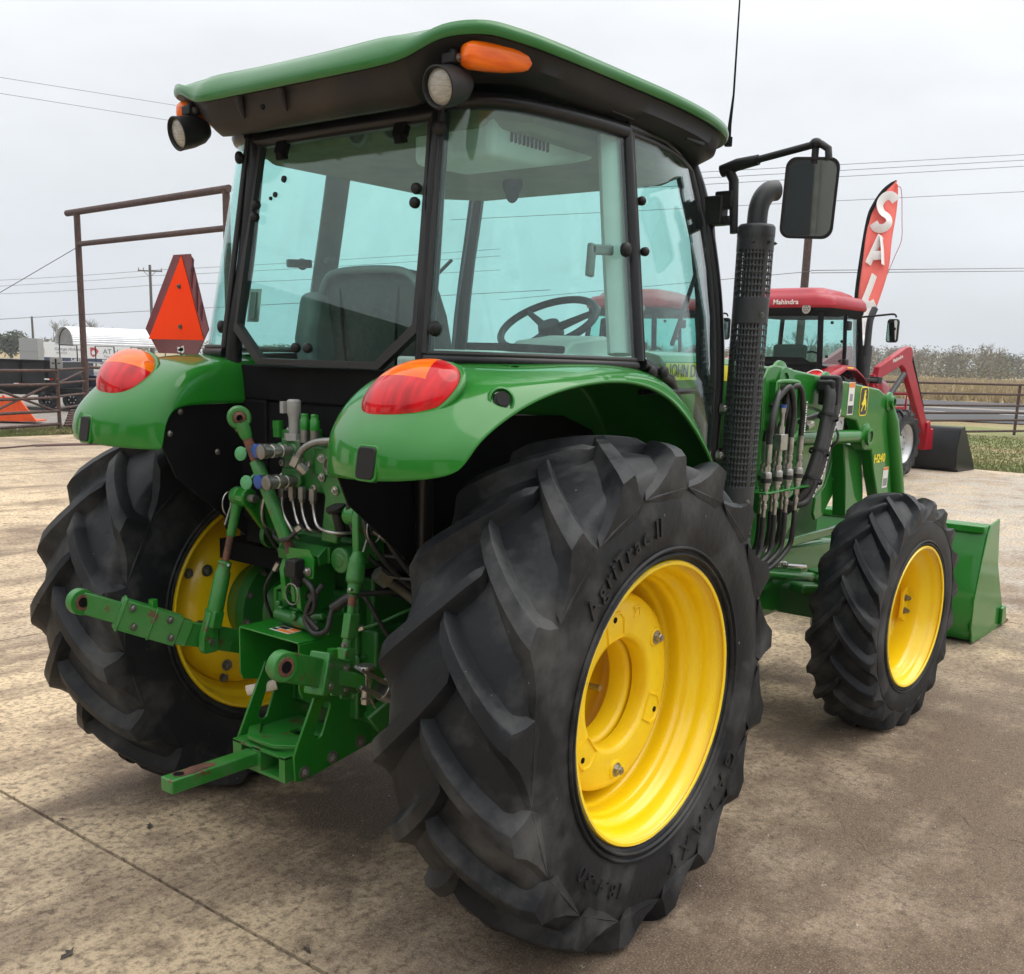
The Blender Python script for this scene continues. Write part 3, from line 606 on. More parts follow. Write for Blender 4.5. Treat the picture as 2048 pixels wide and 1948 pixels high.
for nm_, mt_, test in (('rear_visor', K['dusty'], lambda j: abs(full[j][1]) < .46 and full[j][0] < 0), ('roof_underside', K['plastic'], lambda j: not (abs(full[j][1]) < .46 and full[j][0] < 0))):
    b = MB()
    for j in range(nf):
        if test(j): k = (j+1) % nf; b.rings([[r[j], r[k]] for r in R_un], False, False)
    obj(nm_, b, mt_, roof, smooth=50, merge=True)
for y in (.22, .03):
    b = MB(); b.tube([(-.418, y, 2.388), (-.412, y, 2.36), (-.40, y, 2.33)], [.012, .010, .005], 8); obj('visor_rib', b, K['dusty'], roof)
b = MB(); b.cyl((-.405, .13, 2.352), (-.399, .13, 2.352), .008, n=10); obj('visor_plug', b, K['matte_black'], roof)
for s in (-1,):
    for x in (.28, .72):
        b = MB(); b.box(x-.06, x+.06, .655*s-.02, .655*s+.02, 2.367, 2.380); obj('roof_clip', b, K['plastic'], roof, bevel=.003)
# work lamps and amber flashers at the rear corners
for s in (-1, 1):
    c = V((-.398, .558*s, 2.322)); d = V((-.93, (.10 if s > 0 else .02), -.27)).normalized(); sc_ = .66
    b = MB(); b.lathe([(h*sc_*1.15, r*sc_) for h, r in [(-.150, .018), (-.14, .040), (-.11, .062), (-.06, .074), (-.01, .077), (.006, .079), (.008, .074), (.0, .068), (-.014, .064)]], c, d, 32)
    wl_ = obj('work_lamp', b, K['plastic'], TR, smooth=50, solid=.003)
    b = MB(); b.lathe([(h*sc_, r*sc_) for h, r in [(-.012, .068), (-.003, .055), (.003, .03), (.004, 0)]], c, d, 32); obj('lens', b, K['lens_clear'], wl_, smooth=180)
    b = MB(); b.cyl(c+V((.05, 0, .03)), c+V((.055, 0, .10)), .014, n=12); b.box(c.x+.03, c.x+.07, c.y-.022, c.y+.022, c.z+.062, c.z+.09)
    obj('bracket', b, K['plastic'], wl_, bevel=.004)
    b = MB(); b.hexbolt(c+V((.05, -.022, .076)), (-.3, -1, 0), .007, .006); obj('bolt', b, K['steel'], wl_)
    # flasher: long rounded lens pointing forward along the side
    a0, a1 = V((-.356, .600*s, 2.402)), V((-.118, .668*s, 2.428)); ax = (a1-a0).normalized(); out = V((ax.y*s, -ax.x*s, 0)); out = out if out.y*s > 0 else -out
    up = V((0, 0, 1)); R_ = []
    for t_, h, dp in ((0, .010, .006), (.02, .026, .022), (.08, .033, .028), (.3, .035, .030), (.55, .034, .029), (.75, .029, .025), (.9, .020, .016), (.97, .010, .008), (1, .003, .003)):
        p = a0.lerp(a1, t_)
        R_.append([p+up*(h*math.copysign(abs(sin(a))**.7, sin(a)))+out*(dp*math.copysign(abs(cos(a))**.7, cos(a))) for a in [2*pi*k/20 for k in range(20)]])
    b = MB(); b.rings(R_); obj('amber_lamp', b, K['lens_amber'], TR, smooth=60)
b = MB(); b.tube([(1.085, -.60, 2.44), (1.087, -.60, 2.50), (1.100, -.60, 2.60), (1.092, -.60, 3.25)], [.009, .0065, .004, .0018], 8); b.cyl((1.085, -.6, 2.425), (1.085, -.6, 2.455), .014, n=10)
obj('antenna', b, K['matte_black'], TR)

# ---------------------------------------------------------------- cab frame
def cpil(s): return [(-.212, .398*s, 2.315), (-.232, .402*s, 2.15), (-.258, .412*s, 1.93), (-.288, .424*s, 1.75), (-.300, .430*s, 1.62), (-.290, .425*s, 1.40), (-.270, .41*s, 1.10)]
def apil(s): return [(1.005, .490*s, 2.375), (1.035, .535*s, 2.24), (1.050, .585*s, 2.02), (1.055, .618*s, 1.82), (1.055, .636*s, 1.61), (1.040, .640*s, 1.30), (1.02, .63*s, 1.0)]
def qcurve(z, s):   # plan of the wrap-round quarter glass at height z, C pillar to B pillar
    t = (z-1.66)/(2.32-1.66)
    lo = [(-.318, .452), (-.285, .595), (-.175, .690), (.0, .735), (.15, .752), (.285, .760)]
    hi = [(-.228, .420), (-.205, .505), (-.125, .578), (.0, .615), (.18, .642), (.325, .652)]
    return [V((a[0]*(1-t)+c[0]*t, (a[1]*(1-t)+c[1]*t)*s, z)) for a, c in zip(lo, hi)]
def bz(s, z): return qcurve(z, s)[-1]
frame = MB()
for s in (-1, 1):
    frame.tube(crom(cpil(s), 4), .027, 10)
    frame.tube(crom(apil(s), 4), .026, 10)
    frame.tube(crom([bz(s, z)+V((.012, 0, 0)) for z in (2.35, 2.1, 1.9, 1.66)], 4), .020, 10)
    # top and bottom quarter glass rails
    frame.tube(crom(qcurve(2.335, s), 4), .024, 8)
    frame.tube(crom([p+V((0, 0, -.012)) for p in qcurve(1.66, s)], 4), .016, 8)
    frame.tube([bz(s, 2.35), (.62, .60*s, 2.37), (1.0, .49*s, 2.375)], .022, 8)
    frame.tube([(.31, .765*s, 1.655), (.52, .745*s, 1.605), (.70, .715*s, 1.45), (.81, .68*s, 1.25), (.865, .65*s, 1.05), (1.02, .63*s, 1.0)], .02, 8)
frame.tube([(-.212, -.40, 2.315), (-.208, 0, 2.318), (-.212, .40, 2.315)], .026, 10)
frame.tube([(1.01, -.49, 2.37), (1.01, .49, 2.37)], .024, 10)
frame.tube([(1.05, -.63, 1.30), (1.05, .63, 1.30)], .024, 10)
cab = obj('cab_frame', frame, K['black'], TR, smooth=60)
b = MB()   # rear bulkhead under the window
b.box(-.288, -.255, -.40, .40, 1.02, 1.50); b.box(-.296, -.262, -.40, .40, 1.50, 1.612)
b.box(-.300, -.285, .27, .40, 1.10, 1.50); b.box(-.300, -.285, -.40, -.30, 1.10, 1.50)
obj('rear_bulkhead', b, K['matte_black'], TR, bevel=.006)
# rear window: six-sided pane in a black gasket
def rwx(z): return -.316+(z-1.628)*(.104/.674)
RWP = [(.255, 1.634), (-.255, 1.634), (-.392, 1.742), (-.384, 1.95), (-.372, 2.15), (-.362, 2.292), (.362, 2.292), (.372, 2.15), (.384, 1.95), (.392, 1.742)]
b = MB(); n = len(RWP)
b.add([(rwx(z)-.004, y, z) for y, z in RWP]+[(rwx(z)+.001, y, z) for y, z in RWP], [tuple(range(n)), tuple(range(2*n-1, n-1, -1))]+[(i, (i+1) % n, n+(i+1) % n, n+i) for i in range(n)])
rwin = obj('rear_window', b, K['glass'], TR, smooth=None)
b = MB(); P = [V((rwx(z)-.004, y, z)) for y, z in RWP]
b.rings([[V((p.x+dx, p.y*(1+k), p.z+(k*.8*(p.z-1.95)))) for dx, k in ((-.010, .0), (-.010, .075), (.012, .08), (.012, -.005))] for p in P+[P[0]]], True, False)
obj('window_gasket', b, K['seal'], rwin, smooth=40)
for y, z in ((.352, 2.111), (.352, 2.073), (-.352, 2.111), (-.352, 2.073), (.03, 1.668), (.085, 1.668)):
    b = MB(); x = rwx(z)-.004
    b.lathe([(0, .009), (.005, .014), (.014, .016), (.022, .014), (.026, .009), (.027, 0)], (x, y, z), (-1, 0, .12), 18); obj('knob', b, K['plastic'], rwin, smooth=60)
for y, z, r in ((.24, 2.185, .011), (.275, 2.14, .009), (.295, 2.13, .006)):
    b = MB(); x = rwx(z)-.004; b.lathe([(0, r), (.006, r*.9), (.008, 0)], (x, y, z), (-1, 0, .12), 14); obj('window_plug', b, K['plastic'], rwin, smooth=60)
for y in (.259, -.259):
    b = MB(); b.bar((-.215, y, 2.315), (-.232, y, 2.262), .05, .022); b.bar((-.232, y, 2.27), (-.226, y, 2.245), .03, .03); obj('window_hinge', b, K['matte_black'], rwin, bevel=.004)
b = MB(); b.box(-.262, -.250, -.25, .25, 1.515, 1.60); lw = obj('lower_rear_pane', b, K['glass'], TR, smooth=None); 
b = MB(); b.prism(rrect(0, 0, .062, .105, .006), 'z', -.002, .002); b.v = [(rwx(1.80+q)+.012, p+.345, 1.80+q) for p, q, r in b.v]; 
obj('window_notice', b, K['decal_w'], rwin, smooth=None)
b = MB(); b.prism(rrect(0, 0, .030, .085, .004), 'z', -.002, .002); b.v = [(rwx(1.80+q)+.006+r, p+.345, 1.80+q) for p, q, r in b.v]; obj('window_notice_text', b, K['interior'], rwin, smooth=None)
# etched maker's mark on the left cab glass
def pane(name, rows, parent, th=.005):
    b = MB(); G = rows
    nrm = []
    for i in range(len(G)):
        L_ = []
        for j in range(len(G[0])):
            du = V(G[i][min(j+1, len(G[0])-1)])-V(G[i][max(j-1, 0)]); dv = V(G[min(i+1, len(G)-1)][j])-V(G[max(i-1, 0)][j])
            L_.append(du.cross(dv).normalized())
        nrm.append(L_)
    top = [[V(p) for p in r] for r in G]; bot = [[V(G[i][j])-nrm[i][j]*th for j in range(len(G[0]))] for i in range(len(G))]
    b.grid(top); b.grid(bot)
    return obj(name, b, K['glass'], parent, smooth=180, recalc=False)
def knob(p, d, par, r=.019, nm='knob'):
    b = MB(); b.lathe([(0, r*.5), (.006, r*.9), (.015, r), (.022, r*.9), (.027, r*.5), (.028, 0)], p, d, 16); return obj(nm, b, K['plastic'], par, smooth=60)
for s in (-1, 1):
    rows = [[p for p in crom(qcurve(z, s), 4)] for z in (2.325, 2.16, 1.99, 1.82, 1.665)]
    qg = pane('quarter_window', rows, TR)
    # dark ceramic border along the rear and top edges
    b = MB(); b.tube(crom([r[0]+V((-.004, 0, 0)) for r in rows], 4), .010, 8); b.tube(crom([r[-1] for r in rows], 4), .008, 8); b.tube([p+V((0, .002*s, 0)) for p in rows[-1]], .008, 8); b.tube(rows[0], .010, 8)
    obj('window_gasket', b, K['seal'], qg, smooth=60)
    knob((-.298, .470*s, 1.731), (-.8, .6*s, 0), qg, .021); knob((-.246, .426*s, 2.262), (-.8, .6*s, 0), qg, .02)
    pB = bz(s, 1.99); knob(V((pB.x-.055, pB.y+.006*s, 1.985)), (0, s, 0), qg, .022)
    # latch handle inside, seen through the glass
    b = MB(); p = V((pB.x-.055, pB.y-.03*s, 1.985)); b.bar(p, p+V((-.115, 0, -.008)), .018, .03)
    if s < 0: b.bar(p+V((-.105, 0, .01)), p+V((-.112, 0, -.085)), .018, .03)
    obj('latch', b, K['interior'], qg, bevel=.006)
    LOWX = {1.60: .50, 1.45: .685, 1.25: .79, 1.06: .845}; LOWY = {1.60: .745, 1.45: .715, 1.25: .68, 1.06: .65}
    # door: pane between B and A pillar, curving in towards the top front
    rows = []
    ap = crom(apil(s), 8)
    def aat(z):
        for p, q in zip(ap[:-1], ap[1:]):
            if q.z <= z <= p.z: return p.lerp(q, (p.z-z)/(p.z-q.z))
        return ap[0] if z > ap[0].z else ap[-1]
    for z in (2.335, 2.16, 1.99, 1.82, 1.66, 1.60, 1.45, 1.25, 1.06):
        B = bz(s, max(z, 1.66)).copy(); B.z = z
        if z < 1.66: B.x = LOWX[z]; B.y = s*LOWY[z]
        B += V((.035, 0, 0)); A = aat(z).copy(); A.x -= .03; A.y += .004*s
        rows.append([B.lerp(A, t_)+V((0, s*.035*sin(pi*t_), 0)) for t_ in [i/8 for i in range(9)]])
    dr = pane('cab_door', rows, TR)
    b = MB()
    b.tube([r[0] for r in rows], .013, 8); b.tube([r[-1] for r in rows], .013, 8); b.tube(rows[0], .011, 8); b.tube(rows[-1], .014, 8)
    obj('door_frame', b, K['seal'], dr, smooth=60)
    b = MB(); P = [rows[4][k] for k in range(9)]; b.tube([p+V((0, 0, -.09)) for p in P], .010, 8); obj('door_rail', b, K['black'], dr)
    for zi in (1, 2):
        p = rows[zi+0][0]; knob(p+V((.02, .004*s, -.02 if zi == 1 else 0)), (0, s, 0), dr, .014, 'hinge_bolt')
    for q in (.03, .10): knob(rows[4][0]+V((q, .006*s, -.03)), (0, s, 0), dr, .020)
    for z in (1.50, 1.33):
        p = aat(z)+V((.0, .028*s, 0)); b = MB(); b.hexbolt(p, (0, s, 0), .014, .018); obj('door_bolt', b, K['steel'], dr)
    b = MB(); p = aat(1.99); b.bar(V((.60, .70*s, 1.72)), V((.96, .60*s, 2.06)), .012, .012); obj('door_strut', b, K['plastic'], dr)
    # dark vertical trim behind the pane, inside the A pillar
    b = MB(); b.tube([aat(z)+V((-.035, -.03*s, 0)) for z in (2.34, 2.1, 1.9, 1.6, 1.3)], [.022, .025, .03, .033, .036], 8); obj('pillar_trim', b, K['black'], dr)
b = MB(); G = []
for z in (2.36, 2.2, 2.0, 1.8, 1.6, 1.42, 1.32):
    A = aat(z); G.append([V((A.x+.015+.05*(1-(t_*2-1)**2), -abs(A.y)+2*abs(A.y)*t_, z)) for t_ in [i/8 for i in range(9)]])
pane('windshield', G, TR)

# ---------------------------------------------------------------- cab interior
b = MB(); b.prism([(-.16, -.46), (-.16, .46), (-.02, .57), (.85, .56), (.97, .42), (.97, -.42), (.85, -.56), (-.02, -.57)], 'z', 2.285, 2.36)
hl = obj('headliner', b, K['liner'], TR, bevel=.02)
for y in (-.02, -.17):
    b = MB(); b.lathe([(0, .048), (-.008, .046), (-.012, .036), (-.004, .030), (-.002, 0)], (-.162, y, 2.315), (1, 0, .15), 24); obj('air_vent', b, K['interior'], hl, smooth=50)
    b = MB(); b.bar((-.168, y-.02, 2.305), (-.168, y+.02, 2.325), .012, .010); obj('vent_vane', b, K['matte_black'], hl)
b = MB(); b.prism([(-.12, 2.205), (-.12, 2.33), (.42, 2.345), (.41, 2.285), (.30, 2.255), (.10, 2.212)], 'y', -.505, -.20)
ac = obj('overhead_console', b, K['beige'], TR, bevel=.025, seg=3)
for k in range(10):
    b = MB(); x = -.035+.019*k; b.prism(rrect(x, 2.278, .007, .04, .003), 'y', -.510, -.500); obj('console_slot', b, K['matte_black'], ac, smooth=None)
b = MB()   # seat: tall reclined backrest, cushion, pedestal
R_ = []
for z, x, hw_, d in ((1.28, .05, .20, .06), (1.40, .02, .235, .075), (1.60, -.02, .25, .075), (1.78, -.06, .245, .065), (1.87, -.08, .225, .055), (1.905, -.085, .19, .035), (1.915, -.087, .14, .012)):
    R_.append([V((x+d*math.copysign(abs(cos(a))**.6, cos(a)), hw_*math.copysign(abs(sin(a))**.6, sin(a))-.03, z)) for a in [2*pi*k/28 for k in range(28)]])
b.rings(R_); seat = obj('seat', b, K['fabric'], TR, smooth=60)
b = MB(); b.tube(crom([(-.125, .20, 1.83), (-.135, .15, 1.895), (-.142, .06, 1.912), (-.142, -.12, 1.912), (-.135, -.21, 1.895), (-.125, -.262, 1.83)], 5), .012, 8); obj('woven_band', b, K['interior'], seat, smooth=60)
for y in (-.16, .10): b = MB(); b.tube(crom([(-.128, y, 1.86), (-.125, y*.9-.0, 1.70), (-.10, y*.8, 1.52)], 4), .005, 6); obj('seat_seam', b, K['matte_black'], seat)
b = MB(); b.box(.02, .52, -.27, .21, 1.17, 1.29); obj('cushion', b, K['fabric'], seat, bevel=.04, seg=3)
b = MB(); b.box(.08, .42, -.20, .14, .95, 1.17); obj('pedestal', b, K['plastic'], seat, bevel=.02)
b = MB(); b.prism([(-.16, 1.45), (-.20, 1.70), (-.17, 1.85), (-.08, 1.85), (-.04, 1.60), (-.05, 1.42)], 'y', .17, .26); obj('side_bolster', b, K['interior'], seat, bevel=.03, seg=3)
b = MB(); b.bar((.0, .225, 1.56), (.30, .24, 1.585), .07, .05); obj('armrest', b, K['fabric'], seat, bevel=.015)
b = MB(); b.box(-.20, .66, -.384, -.22, 1.10, 1.655); b.box(-.20, .62, -.60, -.30, 1.658, 1.678)
b.prism([(.16, 1.665), (.22, 1.715), (.40, 1.738), (.54, 1.715), (.66, 1.665)], 'y', -.57, -.34)
con = obj('side_console', b, K['beige'], TR, bevel=.035, seg=3)
b = MB(); b.box(-.14, .14, -.60, -.44, 1.678, 1.70); obj('console_tray', b, K['matte_black'], con, bevel=.006)
b = MB(); b.box(-.22, .80, .22, .384, 1.05, 1.56); b.box(-.22, .62, .30, .60, 1.658, 1.672); obj('side_console', b, K['interior'], TR, bevel=.03)
b = MB(); b.box(-.25, 1.02, -.60, .60, .93, 1.0); obj('cab_floor', b, K['matte_black'], TR)
for s in (-1, 1):   # padded posts beside the doors
    b = MB(); b.tube([bz(s, 2.32)+V((.0, -.05*s, 0)), bz(s, 2.0)+V((.0, -.055*s, 0)), bz(s, 1.68)+V((.0, -.055*s, 0))], [.055, .055, .055], 10, True, .55); pt_ = obj('door_post', b, K['beige' if s < 0 else 'interior'], TR, smooth=60)
    if s < 0: continue
    b = MB(); b.tube([bz(s, 1.99)+V((-.01, -.09*s, 0)), bz(s, 1.985)+V((-.07, -.16*s, 0))], .014, 8); b.ell(bz(s, 1.985)+V((-.08, -.17*s, 0)), .03, .022, .016); obj('grab_knob', b, K['interior'], pt_)
b = MB(); c = V((.72, -.10, 1.79)); ax = V((-.52, 0, .855)).normalized(); e1 = V((0, 1, 0)); e2 = ax.cross(e1)
b.tube([c+(e1*cos(2*pi*k/40)+e2*sin(2*pi*k/40))*.185 for k in range(41)], .014, 10)
for a in (90, 210, 330): b.tube([c-ax*.03, c+(e1*cos(rad(a))+e2*sin(rad(a)))*.18], [.018, .010], 8)
b.cyl(c-ax*.05, c+ax*.0, .05, .04); st_ = obj('steering_wheel', b, K['plastic'], TR, smooth=60)
b = MB(); b.tube([c-ax*.04, c-ax*.35, (.98, -.10, 1.30)], [.045, .06, .09], 12); obj('column', b, K['plastic'], st_, smooth=60)
b = MB(); b.prism([(.82, 1.30), (.78, 1.62), (.86, 1.72), (1.0, 1.70), (1.03, 1.30)], 'y', -.36, .14); obj('dashboard', b, K['plastic'], TR, bevel=.04, seg=3)
b = MB(); b.tube([(.62, -.38, 1.60), (.66, -.38, 1.72), (.70, -.37, 1.80)], [.012, .010, .02], 8); b.tube([(.50, -.43, 1.64), (.52, -.43, 1.74)], [.01, .018], 8); obj('control_lever', b, K['matte_black'], con)
b = MB()   # interior rear view mirror, leaf shaped
b.ell((.60, -.008, 2.27), .02, .045, .040, 18, 10); b.ell((.60, -.008, 2.245), .018, .030, .040, 14, 8); b.tube([(.62, .0, 2.35), (.60, -.004, 2.30)], .007, 6); obj('interior_mirror', b, K['matte_black'], TR)

# ---------------------------------------------------------------- slow vehicle emblem on its bracket
def tri_poly(k):  # truncated triangle in (y, z)
    return k
EX = -.292
b = MB(); b.prism([(.640, 1.638), (.868, 1.638), (.945, 1.722), (.760, 1.970), (.662, 1.970), (.572, 1.722)], 'x', EX, EX+.003)
sm_ = obj('slow_vehicle_emblem', b, K['maroon'], TR, smooth=None)
b = MB(); b.prism([(.600, 1.686), (.925, 1.686), (.712, 1.966)], 'x', EX-.002, EX-.0005); obj('orange_triangle', b, K['orange'], sm_, smooth=None)
for z in (1.865, 1.73):
    b = MB(); b.hexbolt((EX-.002, .728, z), (-1, 0, 0), .006, .004); obj('bolt', b, K['steel_dull'], sm_)
b = MB(); b.box(EX+.005, EX+.02, .715, .75, 1.60, 1.90); obj('emblem_bracket', b, K['black'], sm_)
b = MB(); random.seed(4)
for (y, z, w, h) in ((.735, 1.655, .018, .012), (.725, 1.652, .012, .016), (.743, 1.650, .010, .010)): b.prism([(y-w, z-h*.3), (y-w*.3, z-h*.8), (y+w*.8, z-h*.5), (y+w, z+h*.5), (y, z+h*.4), (y-w*.7, z+h*.9)], 'x', EX-.0015, EX-.0004)
obj('scraped_patch', b, K['decal_w'], sm_, smooth=None)
b = MB()
for y0, z0, L_ in ((.655, 1.915, .06), (.628, 1.87, .09), (.645, 1.95, .05), (.605, 1.80, .05)): b.prism([(y0-.004, z0), (y0+.006, z0+.01), (y0+.012, z0-L_*.6), (y0+.004, z0-L_)], 'x', EX-.0016, EX-.0004)
obj('torn_film', b, pm('torn_film', (.07, .006, .014), rough=.5), sm_, smooth=None)

# ---------------------------------------------------------------- exhaust stack with perforated guard
ex, ey, er = 1.105, -.725, .065
stack = MB(); stack.cyl((ex, ey, .55), (ex, ey, 2.13), .038, n=20); stack.tube(crom([(ex, ey, 2.13), (ex, ey, 2.18), (ex+.003, ey-.002, 2.215), (ex+.014, ey-.008, 2.245), (ex+.036, ey-.018, 2.268), (ex+.066, ey-.032, 2.276)], 5), .036, 20, cap=False)
stk = obj('exhaust_stack', stack, K['stack'], TR, smooth=60)
b = MB(); b.tube(crom([(ex+.014, ey-.008, 2.245), (ex+.036, ey-.018, 2.268), (ex+.0665, ey-.0322, 2.2761)], 4), .032, 18, cap=True); obj('pipe_mouth', b, K['matte_black'], stk)
b = MB(); b.lathe([(0, er+.002), (.03, er+.002), (.034, er), (.040, er-.005), (.044, .034)], (ex, ey, 2.112), (0, 0, 1), 40); b.lathe([(0, er+.001), (.05, er+.001)], (ex, ey, 2.062), (0, 0, 1), 40); obj('guard_cap', b, K['stack'], stk, smooth=40)
for a in (200, 250, 300):
    b = MB(); q = V((ex+er*cos(rad(a)), ey+er*sin(rad(a)), 2.09)); b.hexbolt(q, (cos(rad(a)), sin(rad(a)), 0), .006, .005, False); obj('guard_screw', b, K['stack'], stk)
NA = 64; zs = []; z = .62
solid_rows = []
while z < 2.075:
    band = any(abs(z-zz) < .035 for zz in (1.165, 1.84))
    zs.append((z, z+.006, 'bar')); zs.append((z+.006, z+.022, 'band' if band else 'slot')); z += .022
b = MB()
def gp(j, zz, r=er): a = 2*pi*j/NA; return (ex+r*cos(a), ey+r*sin(a), zz)
for z0, z1, kd in zs:
    for j in range(NA):
        if kd == 'slot' and j % 2 and not (42 <= j <= 44): continue
        b.add([gp(j, z0), gp(j+1, z0), gp(j+1, z1), gp(j, z1)], [(0, 1, 2, 3)])
obj('perforated_guard', b, K['stack'], stk, smooth=40, solid=.0025, merge=True)
for z in (1.165, 1.84):
    b = MB(); b.hexbolt((ex+er*cos(rad(245)), ey+er*sin(rad(245)), z), (cos(rad(245)), sin(rad(245)), 0), .006, .006); obj('guard_screw', b, K['steel_dull'], stk)

# ---------------------------------------------------------------- door mirror on its arm
b = MB(); b.box(1.02, 1.075, -.625, -.535, 2.15, 2.25); b.bar((1.05, -.59, 2.235), (1.05, -.66, 2.235), .045, .06); b.bar((1.05, -.59, 2.165), (1.05, -.655, 2.165), .04, .03)
b.bar((1.05, -.595, 1.98), (1.05, -.565, 2.16), .03, .03)
mr = obj('door_mirror', b, K['plastic'], TR, bevel=.006)
b = MB(); b.tube([(1.05, -.665, 2.12), (1.05, -.650, 2.30), (1.05, -.630, 2.335)], [.014, .018, .018], 10); b.tube([(1.05, -.600, 2.335), (1.05, -.66, 2.352), (1.05, -.74, 2.362)], [.022, .022, .018], 10); b.tube([(1.05, -.72, 2.360), (1.05, -.93, 2.392), (1.05, -.965, 2.392), (1.05, -.99, 2.375), (1.05, -.995, 2.34)], [.0125]*5, 10); b.cyl((1.05, -.945, 2.41), (1.05, -.945, 2.33), .012, n=10); b.ell((1.05, -.945, 2.396), .022, .022, .018)
obj('arm', b, K['plastic'], mr, smooth=50)
mc, mn = V((1.05, -.938, 2.222)), V((-.93, -.33, -.085)).normalized()
mr_ = V((0, -1, 0)); mr_ = (mr_-mn*mr_.dot(mn)).normalized(); mu = mr_.cross(mn); mu = mu if mu.z > 0 else -mu
tilt = M.Rotation(rad(-3.5), 4, mn); mr_ = tilt @ mr_; mu = tilt @ mu
mtx = M((mr_, mu, mn)).transposed().to_4x4(); mtx.translation = mc
b = MB(); P = [(x*(1+.10*(y/.13)*-.0), y) for x, y in rrect(0, 0, .178, .262, .035, 5)]
def rg(k, zz): return [mtx @ V((x*k, y*(1-(1-k)*.7), zz)) for x, y in P]
b.rings([rg(.62, -.075), rg(.85, -.060), rg(.97, -.025), rg(1.0, .0), rg(.99, .006), rg(.90, .006), rg(.885, -.004)], True, True); obj('housing', b, K['plastic'], mr, smooth=50)
b = MB(); b.rings([rg(.885, -.003), rg(.885, -.0015)]); obj('mirror_glass', b, K['mirror'], mr, smooth=None)

# ---------------------------------------------------------------- hood and engine side
b = MB(); R_ = []
for x, w, zt, zb in ((1.06, .40, 1.70, 1.02), (1.5, .385, 1.705, 1.02), (2.0, .365, 1.68, 1.02), (2.5, .345, 1.63, 1.0), (2.85, .33, 1.57, .98), (3.0, .31, 1.50, .96), (3.08, .27, 1.38, .96)):
    R_.append([V((x, y, z)) for y, z in ((-w, zb), (-w-.01, zb+.3), (-w, zt-.035), (-w+.02, zt-.012), (-w+.08, zt), (0, zt+.012), (w-.08, zt), (w-.02, zt-.012), (w, zt-.035), (w+.01, zb+.3), (w, zb))])
b.rings(R_, True, True); hood = obj('hood', b, K['green'], TR, smooth=35, bevel=.008)
for s in (-1, 1):
    b = MB(); b.grid([[V((x, (w+.0035)*s, z)) for z in (zt-.040, zt-.070, zt-.105)] for x, w, zt in ((1.08, .4006, 1.70), (1.5, .3862, 1.705), (2.0, .3665, 1.68), (2.5, .3468, 1.63), (2.85, .332, 1.57))])
    hs = obj('hood_stripe', b, K['decal_y'], hood, smooth=None, solid=.002)
    b = MB(); b.text('JOHN DEERE', .072, (1.10, -.4085 if s < 0 else .4085, 1.630), (1, .036, 0) if s < 0 else (-1, .036, 0), (0, 0, 1), .0012, 'LEFT' if s < 0 else 'RIGHT', sx=.86)
    obj('lettering', b, K['decal_k'], hs, smooth=None)
    b = MB(); b.box(1.10, 2.2, .395*s, .402*s, 1.30, 1.312); obj('panel_seam', b, K['matte_black'], hood)
b = MB(); b.box(1.02, 3.0, -.30, .30, .62, 1.02); b.box(1.0, 1.5, -.38, .38, .72, 1.05)
obj('engine_block', b, K['green_dull'], TR, bevel=.02)

# ---------------------------------------------------------------- rear transmission and axle
b = MB(); b.box(-.27, 1.05, -.20, .20, .50, .98); b.box(-.31, -.20, -.17, .17, .52, .93); b.box(-.22, .5, -.15, .15, .98, 1.12); b.box(-.29, .1, -.235, .235, .60, .82)
for z, y in ((.60, .16), (.72, .18), (.86, .16), (.60, -.16), (.72, -.18), (.86, -.16)): b.cyl((-.318, y*.9, z), (-.300, y*.9, z), .02, n=12)
b.lathe([(0, .125), (.02, .12), (.03, .09), (.06, .085)], (-.305, 0, .70), (-1, 0, 0), 32)
tm = obj('transmission_housing', b, K['green_dull'], TR, bevel=.012)
for k in range(10):
    a = 2*pi*k/10; b = MB(); b.hexbolt((-.328, .105*cos(a), .70+.105*sin(a)), (-1, 0, 0), .008, .008); obj('bolt', b, K['steel_dull'], tm)
for s in (-1, 1):
    b = MB(); b.lathe([(.20, .165), (.24, .165), (.26, .135), (.36, .118), (.48, .115), (.52, .13), (.535, .205), (.565, .212), (.575, .212), (.58, .19), (.66, .165), (.69, .16)], (0, 0, ZR), (0, s, 0), 40)
    ah = obj('axle_housing', b, K['green_dull'], TR, smooth=40)
    for k in range(12):
        a = 2*pi*k/12+.1; b = MB(); b.hexbolt((.188*cos(a), .535*s, ZR+.188*sin(a)), (0, -s, 0), .011, .010); obj('bolt', b, K['steel_dull'], ah)
    b = MB(); b.box(-.16, .16, .30*s-.06, .30*s+.06, .60, .70); b.bar((-.12, .30*s, .66), (-.30, .22*s, .52), .05, .07); obj('link_bracket', b, K['green_dull'], ah, bevel=.008)
